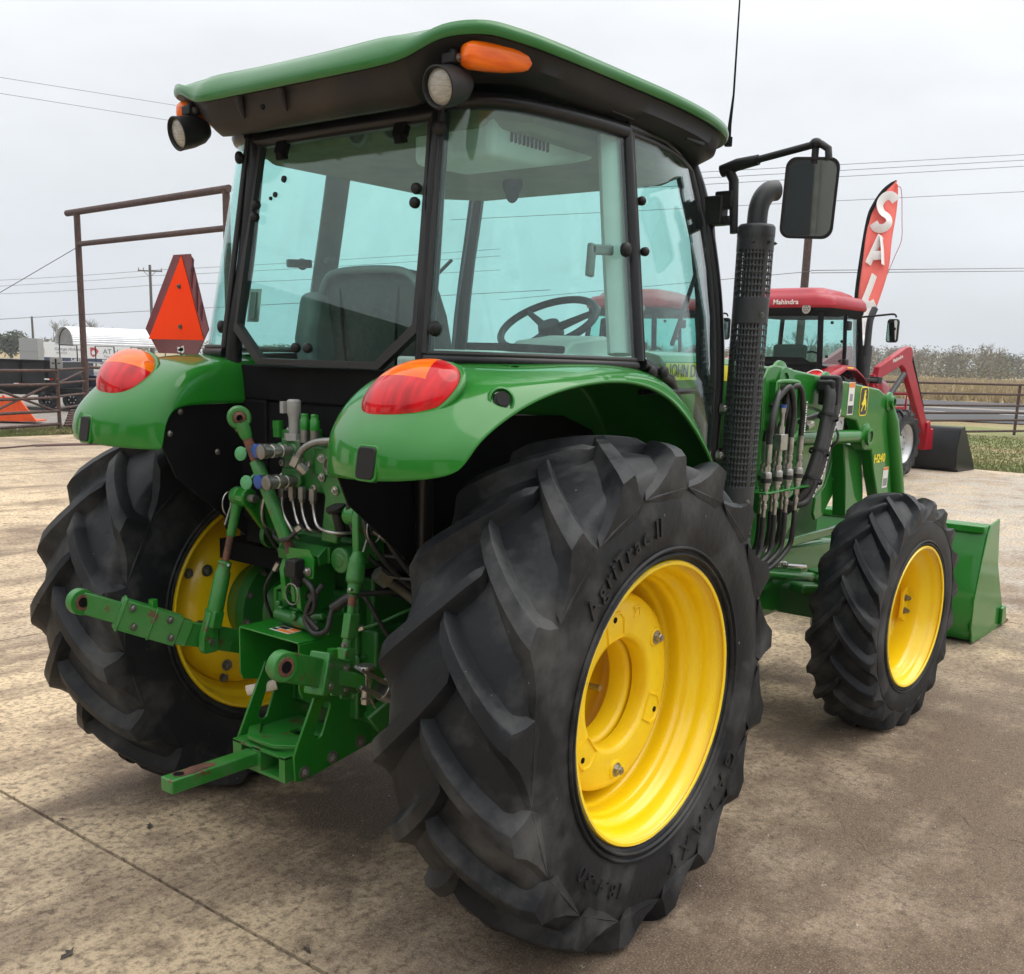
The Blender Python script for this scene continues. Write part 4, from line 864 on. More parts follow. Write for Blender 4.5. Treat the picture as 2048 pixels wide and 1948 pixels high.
# rockshaft, bosses and lift arms
b = MB(); b.cyl((-.26, -.235, 1.065), (-.26, .235, 1.065), .045, n=24)
b.lathe([(0, .045), (.02, .046), (.024, .036), (.028, .036), (.03, 0)], (-.30, .235, 1.065), (0, 1, 0), 24)
b.cyl((-.20, -.20, 1.055), (-.405, -.20, 1.055), .040, n=26); b.lathe([(0, .040), (.006, .037), (.008, .02), (.010, .018), (.011, 0)], (-.405, -.20, 1.055), (-1, 0, 0), 26)
b.box(-.40, -.20, -.145, .065, 1.035, 1.085); b.prism([(-.40, 1.085), (-.40, 1.035), (-.43, 1.03), (-.435, 1.06)], 'y', -.135, .055)
b.cyl((-.20, .085, 1.045), (-.37, .085, 1.045), .042, n=26)
rk = obj('rockshaft', b, K['green_dull'], TR, bevel=.006)
for s in (-1, 1):
    b = MB()
    b.prism([(-.23, 1.03), (-.20, 1.09), (-.27, 1.11), (-.382, 1.222), (-.40, 1.227), (-.422, 1.218), (-.432, 1.195), (-.422, 1.172), (-.40, 1.162), (-.31, 1.05)], 'y', .235*s, .263*s)
    b.cyl((-.40, .228*s, 1.195), (-.40, .275*s, 1.195), .031, n=20)
    la = obj('lift_arm', b, K['green'], TR, bevel=.006)
    b = MB(); b.cyl((-.40, .20*s, 1.195), (-.40, .315*s, 1.195), .013, n=16); b.tube([(-.40, .322*s, 1.215), (-.405, .322*s, 1.16), (-.43, .322*s, 1.10)], .004, 6); obj('pin', b, K['steel_dull'], la)
    b = MB(); cc = V((-.40, .335*s, 1.165)); b.tube([cc+V((cos(2*pi*k/20)*.028, .0, sin(2*pi*k/20)*.04)) for k in range(21)], .0026, 6); obj('pin_ring', b, K['steel'], la)
    top, bot = V((-.40, .287*s, 1.192)), V((-.508, .318*s, .725)); D_ = (bot-top)
    def on(t): return top+D_*t
    b = MB()
    if s > 0:   # left: threaded rod into a long sleeve
        b.cyl((-.40, .272, 1.195), (-.40, .302, 1.195), .031, n=20); b.tube([on(.04), on(.10), on(.27)], [.019, .016, .0145], 12)
        b.cyl(on(.44), on(.47), .022, .022); b.tube([on(.45), on(.50), on(.52), on(.80)], [.021, .021, .0255, .0265], 16)
        b.bar(on(.78), on(.90), .040, .055, (0, 1, 0)); b.prism([(-.540, .70), (-.540, .745), (-.508, .83), (-.466, .83), (-.478, .745), (-.478, .70), (-.488, .688), (-.530, .688)], 'y', .302, .330)
        lr = obj('lift_rod', b, K['green_worn'], TR, bevel=.005)
        b = MB(); b.tube([on(.26), on(.45)], .0115, 12); obj('threaded_rod', b, K['rust'], lr, smooth=60)
        b = MB(); b.tube([on(.462)+V((0, -.03, 0)), on(.462)+V((-.02, -.045, .006))], .005, 6); obj('grease_nipple', b, K['steel'], lr)
    else:       # right: adjuster box casting, square sleeve and fork
        b.prism([(-.432, 1.20), (-.42, 1.225), (-.38, 1.225), (-.368, 1.20), (-.385, 1.06), (-.428, 1.06)], 'y', -.274, -.300)
        b.tube([on(.20), on(.25), on(.28)], [.014, .023, .025], 16); b.tube([on(.27), on(.38), on(.40), on(.46)], [.025, .027, .019, .019], 16)
        b.tube([on(.46), on(.66)], .0115, 12)
        b.bar(on(.58), on(.735), .030, .030, (0, 1, 0)); b.bar(on(.585)+V((.022, .008, 0)), on(.73)+V((.022, .008, 0)), .016, .040, (0, 1, 0))
        b.tube([on(.73), on(.79), on(.80)], [.014, .015, .022], 14); b.bar(on(.79), on(.86), .042, .042, (0, 1, 0))
        for q in (-.020, .020): b.bar(on(.85)+V((0, q, 0)), on(1.09)+V((0, q, 0)), .040, .011, (0, 1, 0))
        lr = obj('lift_rod', b, K['green_worn'], TR, bevel=.005)
        b = MB(); b.tube([on(.475), on(.535)], .0122, 12); obj('rust_patch', b, K['rust'], lr, smooth=60)
        b = MB(); b.tube([on(.43)+V((-.015, -.01, 0)), on(.43)+V((-.03, -.015, .006))], .004, 6); obj('grease_nipple', b, K['steel'], lr)
        b = MB(); b.hexbolt(on(.765)+V((-.013, -.005, 0)), (-1, -.3, 0), .007, .005); obj('bolt', b, K['steel_dull'], lr)
    # lower link: flat bar, box section, telescopic end and ball
    fr_ = V((-.06, .25*s, .60)); md = V((-.505, .342*s, .730)) if s > 0 else V((-.46, -.318, .722)); en = V((-.838, .505*s, .880)) if s > 0 else V((-.832, -.447, .872)); d2 = (en-md).normalized()
    b = MB(); b.bar(fr_, md+d2*.06, .024, .078); L_ = (en-md).length
    if s > 0:
        b.bar(md+d2*.055, md+d2*.10, .042, .084); b.bar(md+d2*.09, md+d2*.285, .050, .100); b.bar(md+d2*.175, md+d2*.18, .058, .108); b.bar(md+d2*.272, md+d2*.28, .056, .112); b.bar(md+d2*.28, en, .026, .068)
        bl = md+d2*.15
    else:
        b.bar(md, md+d2*.10, .030, .082); b.bar(md+d2*.09, md+d2*.225, .050, .098); b.bar(md+d2*.205, md+d2*.235, .062, .118); b.bar(md+d2*.22, en, .030, .080)
        bl = md+d2*.12
    b.cyl(en-V((0, .016*s, 0)), en+V((0, .016*s, 0)), .041, n=28)
    lk = obj('lower_link', b, K['green_worn'], TR, bevel=.005)
    b = MB(); b.lathe([(-.019, .016), (-.020, .018), (-.0175, .026), (0, .029), (.0175, .026), (.020, .018), (.019, .016)], en, (0, 1, 0), 24); obj('ball_socket', b, K['rust'], lk, smooth=60)
    b = MB(); b.lathe([(-.0205, .0), (-.020, .0155), (.020, .0155), (.0205, 0)], en, (0, 1, 0), 18); obj('ball_bore', b, K['matte_black'], lk)
    side = V((0, -s, 0)) if s > 0 else V((0, -1, 0))
    for t_, q in ((.13, .028), (.25, .03), (.13, -.03), (.25, -.03)):
        b = MB(); b.hexbolt(md+d2*(t_ if s > 0 else t_*.8)+side*.026+V((0, 0, q)), side, .009, .007); obj('bolt', b, K['steel_dull'], lk)
    b = MB(); p = md+d2*(.17 if s > 0 else .14)+V((0, 0, .05)); b.tube([p, p+V((0, 0, .028))], [.017, .015], 6); obj('grease_cap', b, K['green'], lk)
    b = MB(); b.cyl(md+V((-.0, -.045, -.005)), md+V((0, .045, -.005)), .012, n=12); b.hexbolt(md+V((0, -.026 if s > 0 else -.03, -.005)), (0, -1, 0), .016, .012); obj('link_pin', b, K['steel'], lk)
    # check chain / stabiliser
    if s < 0:
        a = V((-.485, -.392, .742)); c_ = V((-.15, -.50, .525)); dd = (c_-a).normalized()
        b = MB(); b.bar((-.66, -.366, .80), a+dd*.02, .016, .042)
        obj('stabiliser_tab', b, K['green_worn'], lk, bevel=.003)
        b = MB(); up_ = V((0, 0, 1))
        for q in (-.026, .026): b.bar(a+up_*q-dd*.03, a+up_*q*.9+dd*.07, .045, .012)
        b.tube([a+dd*.06, a+dd*.09, a+dd*.10, a+dd*.27], [.034, .034, .026, .026], 16); b.tube([a+dd*.105, a+dd*.115], .029, 16)
        b.cyl(a+V((0, 0, -.07)), a+V((0, 0, .045)), .014, n=12); b.cyl(a+V((0, 0, .036)), a+V((0, 0, .046)), .026, n=18)
        b.tube([a+V((-.03, -.01, -.045)), a+V((.0, -.02, -.05)), a+V((.02, -.02, -.085))], .0035, 6)
        sb = obj('stabiliser', b, K['steel'], lk, bevel=.004)
        b = MB(); q0 = a+dd*.20; b.tube([q0+V((0, cos(2*pi*k/20)*.036, sin(2*pi*k/20)*.045)) for k in range(21)], .003, 6); obj('retaining_ring', b, K['steel'], sb)
    else:
        b = MB(); b.bar((-.44, .30, .70), (-.02, .24, .56), .016, .03); obj('stabiliser', b, K['green_dull'], lk)
# top link stowed upright, leaning to the left
tp, lo_ = V((-.505, .137, 1.458)), V((-.430, -.020, 1.035)); d3 = (lo_-tp)
def ot(t): return tp+d3*t
b = MB(); b.tube([ot(.03), ot(.12), ot(.15)], [.024, .019, .015], 14); b.tube([ot(.30), ot(.305), ot(.86), ot(.865)], [.019, .0205, .0215, .019], 20); b.tube([ot(.95), ot(1.02)], .021, 6)
b.bar(ot(1.0), V((-.425, -.028, .905)), .016, .034, (1, 0, 0)); b.bar(ot(1.0)+V((0, -.016, 0)), V((-.425, -.044, .935)), .010, .034, (1, 0, 0))
b.lathe([(-.018, .021), (-.018, .031), (-.010, .036), (.010, .036), (.018, .031), (.018, .021)], tp, (-.55, -.84, 0), 28)
tl = obj('top_link', b, K['green_worn'], TR, bevel=.003)
b = MB(); b.tube([ot(.13), ot(.305)], .0145, 14); b.tube([ot(.86), ot(.955)], .0145, 14); obj('threaded_rod', b, K['rust'], tl, smooth=60)
b = MB(); b.lathe([(-.022, .013), (-.018, .020), (.018, .020), (.026, .015), (.028, .010), (-.022, .010)], tp, (-.55, -.84, 0), 20); obj('ball_socket', b, K['rust'], tl, smooth=50)
# top link bracket plates
for y, pl in ((.030, [(-.30, .90), (-.40, .88), (-.43, .90), (-.44, 1.00), (-.42, 1.045), (-.36, 1.06), (-.30, 1.02)]), (-.050, [(-.30, .88), (-.405, .86), (-.44, .885), (-.45, .99), (-.43, 1.03), (-.36, 1.04), (-.30, 1.0)])):
    b = MB(); b.prism(pl, 'y', y-.011, y+.011, [[(-.405+.016*cos(2*pi*k/12), .925+.016*sin(2*pi*k/12)) for k in range(12)]]); tb_ = obj('top_link_bracket', b, K['green'], TR, bevel=.003)
b = MB(); b.cyl((-.405, -.085, .925), (-.405, .06, .925), .013, n=12); b.hexbolt((-.405, .041, .925), (0, 1, 0), .016, .012); obj('bracket_pin', b, K['steel_dull'], TR)
# seven-pin trailer socket on a bent plate
b = MB(); b.prism([(-.02, 1.075), (-.115, 1.08), (-.135, 1.05), (-.13, .995), (-.10, .985), (-.03, .995)], 'x', -.452, -.446); sk = obj('trailer_socket', b, K['green'], TR, smooth=None)
b = MB(); b.box(-.485, -.452, -.094, -.054, .99, 1.05); b.cyl((-.47, -.074, 1.0), (-.465, -.074, .965), .017, n=14); b.prism(rrect(-.074, 1.022, .046, .054, .010), 'x', -.494, -.484); obj('socket_body', b, K['plastic'], sk, bevel=.004)
for y, z in ((-.038, 1.03), (-.112, 1.015)):
    b = MB(); b.hexbolt((-.455, y, z), (-1, 0, 0), .010, .010); obj('bolt', b, K['steel'], sk)
b = MB(); cc = V((-.49, -.078, .945)); b.tube([cc+V((0, cos(2*pi*k/20)*.030, sin(2*pi*k/20)*.032)) for k in range(21)], .0026, 6); obj('pin_ring', b, K['steel_dull'], sk)
# ------------- remote valve stack
b = MB(); b.box(-.40, -.24, -.155, .065, 1.245, 1.395); b.box(-.415, -.24, -.03, .055, 1.335, 1.40); b.box(-.415, -.24, -.03, .055, 1.25, 1.31)
b.box(-.41, -.22, -.185, -.09, 1.30, 1.385); b.box(-.40, -.24, .01, .075, 1.39, 1.425); b.cyl((-.42, .003, 1.366), (-.36, .003, 1.366), .023, n=18); b.cyl((-.42, -.015, 1.276), (-.36, -.015, 1.276), .023, n=18); b.cyl((-.42, .060, 1.364), (-.36, .060, 1.364), .021, n=18)
b.prism([(-.09, 1.39), (-.225, 1.40), (-.235, 1.22), (-.20, 1.19), (-.18, 1.10), (-.11, 1.10), (-.13, 1.24), (-.085, 1.30)], 'x', -.405, -.385)
vb = obj('remote_valve_block', b, K['green_dull'], TR, bevel=.006)
for y, z in ((-.122, 1.352), (-.124, 1.295), (-.182, 1.262), (-.168, 1.375)):
    b = MB(); b.hexbolt((-.408, y, z), (-1, 0, 0), .009, .008); obj('bolt', b, K['steel'], vb)
b = MB(); b.lathe([(0, .030), (.01, .030), (.012, .022), (.006, .020), (.006, 0)], (-.408, -.168, 1.335), (-1, 0, 0), 24); obj('plug', b, K['steel_dull'], vb, smooth=40)
for i, (y, z, L_, cap) in enumerate(((.003, 1.366, .112, 'dust'), (.060, 1.364, .085, 'blue'), (-.015, 1.276, .108, 'dust'), (.052, 1.272, .085, 'blue'))):
    b = MB(); pr = [(h*L_/.145, r) for h, r in [(0, .0145), (.03, .0145), (.032, .0185), (.055, .0185), (.057, .016), (.075, .016), (.077, .0195), (.10, .0195), (.102, .017), (.118, .017), (.12, .0205), (.145, .020), (.145, 0)]]
    b.lathe(pr, (-.415, y, z), (-1, .02, 0), 22); cp_ = obj('quick_coupler', b, K['steel'], TR, smooth=30)
    b = MB(); b.lathe([(0, .0200), (.011, .0215), (.013, .018), (.014, 0)], (-.415-L_+.004, y, z), (-1, .02, -.05), 18); obj('dust_cap', b, K['blue'] if cap == 'blue' else K['steel_dull'], cp_, smooth=40)
for y, z in ((.215, 1.340), (.19, 1.252)):
    b = MB(); b.lathe([(0, .0215), (.005, .0225), (.007, .019), (.008, 0)], (-.44, y, z), (-.9, -.25, .1), 18); b.tube([(-.44, y, z), (-.43, y-.03, z+.03), (-.46, y-.10, z+.02)], .005, 6); obj('hanging_cap', b, K['mint'], TR, smooth=50)
# solenoid cartridges and breather on top
for y in (-.038, -.083):
    b = MB(); b.cyl((-.40, y, 1.392), (-.40, y, 1.432), .0130, n=16); ca = obj('valve_cartridge', b, K['steel_dull'], TR, smooth=40)
    b = MB(); b.lathe([(0, .0145), (.03, .0145), (.033, .012), (.045, .012), (.048, .009), (.048, 0)], (-.40, y, 1.430), (0, 0, 1), 16); obj('cartridge_cap', b, K['green'], ca, smooth=40)
b = MB(); b.cyl((-.40, .012, 1.395), (-.40, .012, 1.415), .03, n=6); b.lathe([(0, .0155), (.05, .0165), (.06, .019), (.066, .021), (.10, .021), (.105, .016), (.106, 0)], (-.40, .010, 1.412), (0, 0, 1), 20); b.box(-.425, -.395, .03, .045, 1.475, 1.51); obj('breather', b, K['grey_cap'], TR, smooth=40)
b = MB(); b.cyl((-.40, .085, 1.40), (-.40, .085, 1.425), .016, n=14); b.cyl((-.40, .085, 1.425), (-.40, .085, 1.45), .0175, n=14); obj('valve_cartridge', b, K['green'], TR)
# bent steel pipes
b = MB(); b.tube(crom([(-.30, -.34, 1.40), (-.38, -.20, 1.405), (-.42, -.12, 1.40), (-.44, -.075, 1.375), (-.445, -.055, 1.34)], 5), .0105, 12); hp = obj('hydraulic_pipe', b, K['steel_dull'], TR, smooth=60)
b = MB(); b.tube([(-.44, -.056, 1.352), (-.446, -.043, 1.325)], .0195, 6); b.tube([(-.44, -.05, 1.332), (-.42, -.066, 1.308)], .017, 8); obj('pipe_nut', b, K['steel'], hp)
for i, (y, pts) in enumerate(((.0, [(-.42, .0, 1.235), (-.42, -.01, 1.19), (-.43, -.04, 1.15), (-.42, -.06, 1.13), (-.38, -.05, 1.12)]), (-.035, [(-.42, -.045, 1.235), (-.42, -.048, 1.19), (-.43, -.075, 1.155), (-.43, -.10, 1.135), (-.36, -.10, 1.12)]), (-.08, [(-.42, -.095, 1.235), (-.42, -.10, 1.19), (-.43, -.13, 1.15), (-.43, -.20, 1.14), (-.36, -.24, 1.14)]), (.05, [(-.42, .045, 1.23), (-.44, .02, 1.18), (-.44, -.02, 1.13), (-.42, -.03, 1.10)]))):
    b = MB(); b.tube(crom(pts, 5), .0050, 8); hp = obj('hydraulic_pipe', b, K['steel'], TR, smooth=60)
    b = MB(); p = V(pts[0]); b.cyl(p+V((0, 0, -.012)), p+V((0, 0, .025)), .0125, n=6); b.cyl(p+V((0, 0, -.022)), p+V((0, 0, -.01)), .009, n=6); obj('pipe_nut', b, K['steel_dull'], hp)
b = MB(); b.lathe([(0, .026), (.008, .031), (.014, .030), (.017, 0)], (-.42, -.20, 1.205), (-.35, .1, .93), 20); b.cyl((-.42, -.20, 1.20), (-.40, -.20, 1.13), .016, n=12); obj('filler_cap', b, K['plastic'], TR, smooth=50)
random.seed(3)
for pts, r in (([(-.40, -.30, 1.30), (-.42, -.33, 1.15), (-.30, -.36, 1.0), (-.15, -.40, .9)], .009), ([(-.38, -.33, 1.33), (-.38, -.36, 1.15), (-.25, -.40, .98), (-.1, -.42, .9)], .009),
               ([(-.38, -.27, 1.18), (-.30, -.34, 1.12), (-.18, -.40, 1.04), (.0, -.45, .98)], .008), ([(-.36, -.29, 1.15), (-.28, -.35, 1.08), (-.15, -.41, 1.0), (.02, -.45, .93)], .008)):
    b = MB(); b.tube(crom(pts, 5), r, 8); obj('hydraulic_line', b, K['steel'] if r < .0085 else K['hose'], TR, smooth=60)
for pts in ([(-.46, -.10, .99), (-.46, -.14, .96), (-.45, -.13, .90), (-.46, -.10, .87), (-.46, -.14, .83), (-.45, -.19, .85), (-.43, -.20, .92), (-.40, -.27, .96)], [(-.44, -.16, .98), (-.46, -.13, .93), (-.46, -.11, .88), (-.45, -.15, .84)], [(-.42, -.27, .965), (-.30, -.33, .965), (-.1, -.40, .97)]):
    b = MB(); b.tube(crom(pts, 6), .0085, 8); obj('wiring_harness', b, K['hose'], TR, smooth=60)
b = MB(); b.tube([(-.43, -.19, .91), (-.40, -.245, .955)], .015, 10); obj('harness_sleeve', b, K['hose'], TR)
# castings above the shield
b = MB(); b.cyl((-.42, .075, .845), (-.42, -.12, .838), .022, n=16); b.cyl((-.42, .07, .865), (-.42, .07, .89), .012, n=8); b.cyl((-.43, -.03, .855), (-.45, -.03, .858), .012, n=10); b.box(-.40, -.30, -.14, .11, .80, .87); b.box(-.36, -.28, .08, .16, .82, .90); b.tube([(-.42, -.08, .86), (-.42, -.14, .875)], .012, 10); b.box(-.43, -.38, .045, .075, .845, .875); b.box(-.43, -.38, -.02, .0, .845, .87)
obj('selector_valve', b, K['green_dull'], TR, bevel=.005)
b = MB(); b.tube([(-.36, .155, .80), (-.36, .155, .905), (-.36, .12, .92), (-.34, .09, .92)], .009, 8); obj('bent_rod', b, K['green'], TR, smooth=60)
b = MB(); b.cyl((-.36, .155, .72), (-.36, .155, .80), .010, n=10); obj('rod_end', b, K['steel_dull'], TR)
# ------------- clutter round the gear case: ribs, plugs, lines
random.seed(12)
for k in range(16):
    y = random.choice((-1, 1))*random.uniform(.03, .19); z = random.uniform(.56, 1.02); b = MB(); b.hexbolt((-.318 if abs(y) < .165 and z < .92 else -.292, y, z), (-1, 0, 0), random.uniform(.007, .012), .009); obj('bolt', b, K['steel_dull'] if k % 3 else K['green_dull'], tm)
for y in (-.12, .0, .12): b = MB(); b.box(-.325, -.305, y-.006, y+.006, .53, .92); obj('casting_rib', b, K['green_dull'], tm, bevel=.004)
for z in (.62, .80, .90): b = MB(); b.box(-.322, -.305, -.165, .165, z-.006, z+.006); obj('casting_rib', b, K['green_dull'], tm, bevel=.004)
for pts, r, mt in (([(-.36, -.32, 1.02), (-.25, -.36, .93), (-.20, -.40, .84), (-.16, -.44, .76)], .014, 'steel_dull'), ([(-.33, -.20, .83), (-.30, -.27, .86), (-.22, -.33, .90), (-.1, -.38, .90)], .006, 'green_dull'), ([(-.31, -.15, .95), (-.33, -.23, .93), (-.28, -.30, .80), (-.15, -.36, .72)], .007, 'hose'),
                   ([(-.44, -.06, 1.14), (-.46, -.02, 1.10), (-.44, .06, 1.10), (-.36, .12, 1.14)], .007, 'hose'), ([(-.40, .10, 1.26), (-.43, .13, 1.18), (-.38, .16, 1.08), (-.30, .18, 1.0)], .008, 'hose'), ([(-.39, -.24, 1.30), (-.42, -.25, 1.20), (-.38, -.29, 1.08), (-.25, -.34, .98), (-.1, -.40, .95)], .007, 'hose'),
                   ([(-.40, .07, 1.28), (-.44, .10, 1.22), (-.42, .14, 1.13), (-.34, .16, 1.08)], .005, 'steel'), ([(-.35, .16, .98), (-.37, .20, .90), (-.33, .22, .80), (-.25, .24, .70)], .006, 'hose')):
    b = MB(); b.tube(crom([V(p) for p in pts], 5), r, 8); o_ = obj('hydraulic_line' if mt != 'hose' else 'rubber_hose', b, K[mt], TR, smooth=60)
    b = MB(); p, q = V(pts[0]), V(pts[1]); b.tube([p-(q-p)*.1, p+(q-p)*.22], [r*1.7, r*1.7], 6); obj('line_nut', b, K['steel'], o_)
for y0, z0 in ((-.30, 1.12), (-.33, 1.06), (-.36, 1.00)): b = MB(); b.bar((-.36, y0+.03, z0+.02), (-.24, y0-.05, z0), .012, .006); obj('line_clamp', b, K['steel_dull'], TR)
for y, z in ((-.075, 1.33), (-.02, 1.325), (.045, 1.325), (-.10, 1.262), (.03, 1.25)):
    b = MB(); b.lathe([(0, .010), (.008, .010), (.009, .006), (.004, .005), (.004, 0)], (-.415, y, z), (-1, 0, 0), 12); obj('port_plug', b, K['steel'], vb, smooth=40)
for y, z in ((-.04, 1.41), (.05, 1.43), (-.09, 1.40), (-.135, 1.40)): b = MB(); b.hexbolt((-.39, y, z-.012), (0, 0, 1), .006, .008); obj('bolt', b, K['steel'], vb)
# ------------- shield over the power take-off
b = MB(); b.box(-.52, -.305, -.141, .141, .806, .812); b.box(-.52, -.305, .135, .141, .80, .806)
b.prism([(-.52, .806), (-.305, .806), (-.305, .60), (-.47, .628), (-.508, .636), (-.52, .66)], 'y', .138, .144)
b.prism([(-.52, .806), (-.305, .806), (-.305, .60), (-.47, .628), (-.508, .636), (-.52, .66)], 'y', -.144, -.138)
sh_ = obj('shaft_shield', b, K['green'], TR, bevel=.002)
b = MB(); b.box(-.478, -.425, -.045, .045, .8125, .8135); dc = obj('warning_decal', b, K['decal_w'], sh_, smooth=None)
b = MB(); b.box(-.475, -.456, -.043, .015, .8137, .8143); b.box(-.450, -.428, -.043, -.008, .8137, .8143); obj('decal_band', b, K['decal_o'], dc, smooth=None)
b = MB(); b.box(-.452, -.430, -.002, .040, .8137, .8143); b.box(-.473, -.458, .02, .042, .8137, .8142); obj('decal_text', b, K['decal_k'], dc, smooth=None)
b = MB(); b.cyl((-.52, 0, .70), (-.30, 0, .70), .0175, n=6); b.cyl((-.42, 0, .70), (-.30, 0, .70), .03, n=16); obj('shaft_stub', b, K['steel_dull'], TR)
# ------------- drawbar hanger: slotted side plates, guide and drawbar
slot = lambda cx, cz, a, L_, r: [(cx+cos(a)*L_/2*(1 if k < 7 else -1)+r*cos(a-pi/2+pi*k/6 if k < 7 else a+pi/2+pi*(k-7)/6), cz+sin(a)*L_/2*(1 if k < 7 else -1)+r*sin(a-pi/2+pi*k/6 if k < 7 else a+pi/2+pi*(k-7)/6)) for k in range(14)]
for s in (-1, 1):
    b = MB(); b.prism([(-.535, .375), (-.54, .455), (-.43, .68), (-.28, .69), (-.05, .60), (.05, .56), (.05, .46), (-.20, .415), (-.50, .368)], 'y', .128*s, .138*s, [slot(-.425, .545, rad(68), .085, .017)])
    dh = obj('drawbar_plate', b, K['green'], TR, bevel=.003)
    for x, z in ((-.50, .395), (-.385, .412), (-.265, .432), (-.17, .45), (-.10, .468), (-.03, .485)):
        b = MB(); b.hexbolt((x, .138*s, z), (0, s, 0), .014, .011); obj('bolt', b, K['steel_dull'], dh)
b = MB(); b.prism([(-.30, -.127), (-.30, .127), (-.47, .127), (-.535, .07), (-.545, .0), (-.535, -.07), (-.50, -.127)], 'z', .455, .468, [rrect(-.40, -.03, .05, .11, .012)])
b.prism([(-.45, .127), (-.50, .127), (-.555, .065), (-.56, .0), (-.555, -.065), (-.50, -.127), (-.46, -.127), (-.515, -.055), (-.522, .0), (-.515, .055)], 'z', .468, .480)
b.box(-.565, -.46, .083, .126, .385, .456); b.box(-.565, -.46, -.010, .030, .385, .456); b.box(-.565, -.46, -.126, -.098, .385, .456); b.box(-.565, -.46, -.126, .126, .375, .386); b.box(-.565, -.46, -.126, .126, .448, .4575); b.box(-.47, -.455, -.10, .09, .386, .449)
dgd = obj('drawbar_guide', b, K['green_worn'], TR, bevel=.004)
b = MB(); b.bar((-.20, .03, .42), (-.868, .034, .418), .056, .044); db = obj('drawbar', b, K['green_worn'], TR, bevel=.005)
b = MB(); b.prism([(-.83, .014), (-.79, .008), (-.76, .015), (-.715, .012), (-.70, .03), (-.725, .052), (-.77, .056), (-.80, .050), (-.835, .055), (-.845, .03)], 'z', .4405, .4418); obj('rust_patch', b, K['rust'], db, smooth=None)
b = MB(); b.cyl((-.825, .034, .4395), (-.825, .034, .4425), .016, n=18); obj('pin_hole', b, K['matte_black'], db)
b = MB(); b.tube(crom([(-.46, .185, .575), (-.44, .155, .585), (-.40, .11, .60)], 4), [.018]*9, 10, True, .5); obj('rag', b, pm('pale_wood', (.62, .56, .47), (.42, .36, .28), sc=30, rough=.8), TR)

# ---------------------------------------------------------------- front axle, frame, steering
b = MB(); b.box(FX-.10, FX+.10, -.62, .62, .46, .60); b.box(FX-.28, FX+.28, -.22, .22, .44, .66)
for s in (-1, 1): b.cyl((FX, .62*s, .40), (FX, .62*s, .66), .085, n=20); b.cyl((FX, .62*s, FZ), (FX, .80*s, FZ), .09, n=20); b.bar((FX-.02, .60*s, .60), (FX-.20, .52*s, .62), .10, .05)
obj('front_axle', b, K['green_dull'], TR, bevel=.015)
b = MB(); b.prism([(1.15, .60), (1.15, .90), (1.45, .95), (1.60, .84), (2.95, .76), (3.15, .74), (3.15, .50), (2.75, .46), (2.2, .46), (1.9, .52)], 'y', -.40, .40)
fr2 = obj('front_frame', b, K['green'], TR, bevel=.02)
for y0 in (-.425, .40): b = MB(); b.box(1.55, 2.98, y0, y0+.025, .79, .835); obj('frame_rail', b, K['green'], fr2, bevel=.006)
for s in (-1, 1):
    b = MB(); b.tube([(1.95, .44*s, .72), (2.30, .45*s, .66), (2.62, .47*s, .61)], .024, 12); b.cyl((2.62, .47*s, .58), (2.62, .47*s, .65), .05, n=18); b.box(1.9, 2.0, .40*s-.03, .40*s+.05, .66, .76); stc = obj('tie_rod', b, K['green'], TR, bevel=.004)
    b = MB(); b.tube([(2.20, .455*s, .725), (2.46, .465*s, .685)], .013, 10); b.tube([(2.44, .465*s, .70), (2.45, .465*s, .675)], .01, 8); obj('steering_rod', b, K['chrome'], stc)
    b = MB(); p0, p1 = V((1.92, .45*s, .775)), V((2.24, .457*s, .722)); b.tube([p0.lerp(p1, k/120)+V((0, cos(k*.62)*.016, sin(k*.62)*.016)) for k in range(121)], .004, 5); obj('return_spring', b, K['steel'], stc, smooth=60)

# ---------------------------------------------------------------- front loader
BOOM = [(1.58, 1.655), (1.79, 1.652), (2.88, 1.566), (3.0, 1.53), (3.045, 1.50), (3.06, 1.42), (3.22, 1.02), (4.22, .44), (4.26, .34), (4.16, .26), (4.05, .30), (3.02, .99), (2.90, 1.16), (2.85, 1.26), (2.74, 1.265), (2.68, 1.30), (2.66, 1.36), (2.60, 1.415), (2.48, 1.43), (1.93, 1.50), (1.60, 1.55)]
def deer(b, cx, cz, h, y, s):   # leaping stag silhouette
    P = [(-.30, -.50), (-.22, -.47), (-.13, -.33), (-.02, -.22), (.10, -.16), (.20, -.26), (.17, -.42), (.24, -.46), (.30, -.24), (.24, -.06), (.20, .06), (.12, .14), (.10, .24), (.20, .28), (.17, .34), (.08, .35), (.10, .44), (.20, .50), (.08, .49), (.02, .40), (.0, .49), (-.08, .50), (-.03, .40), (-.04, .33), (-.07, .20), (-.10, .04), (-.20, -.06), (-.30, -.12), (-.24, -.20), (-.12, -.20), (-.20, -.32), (-.30, -.42)]
    b.prism([(cx+p*h*s, cz+q*h) for p, q in P], 'y', y-.0006, y+.0006)
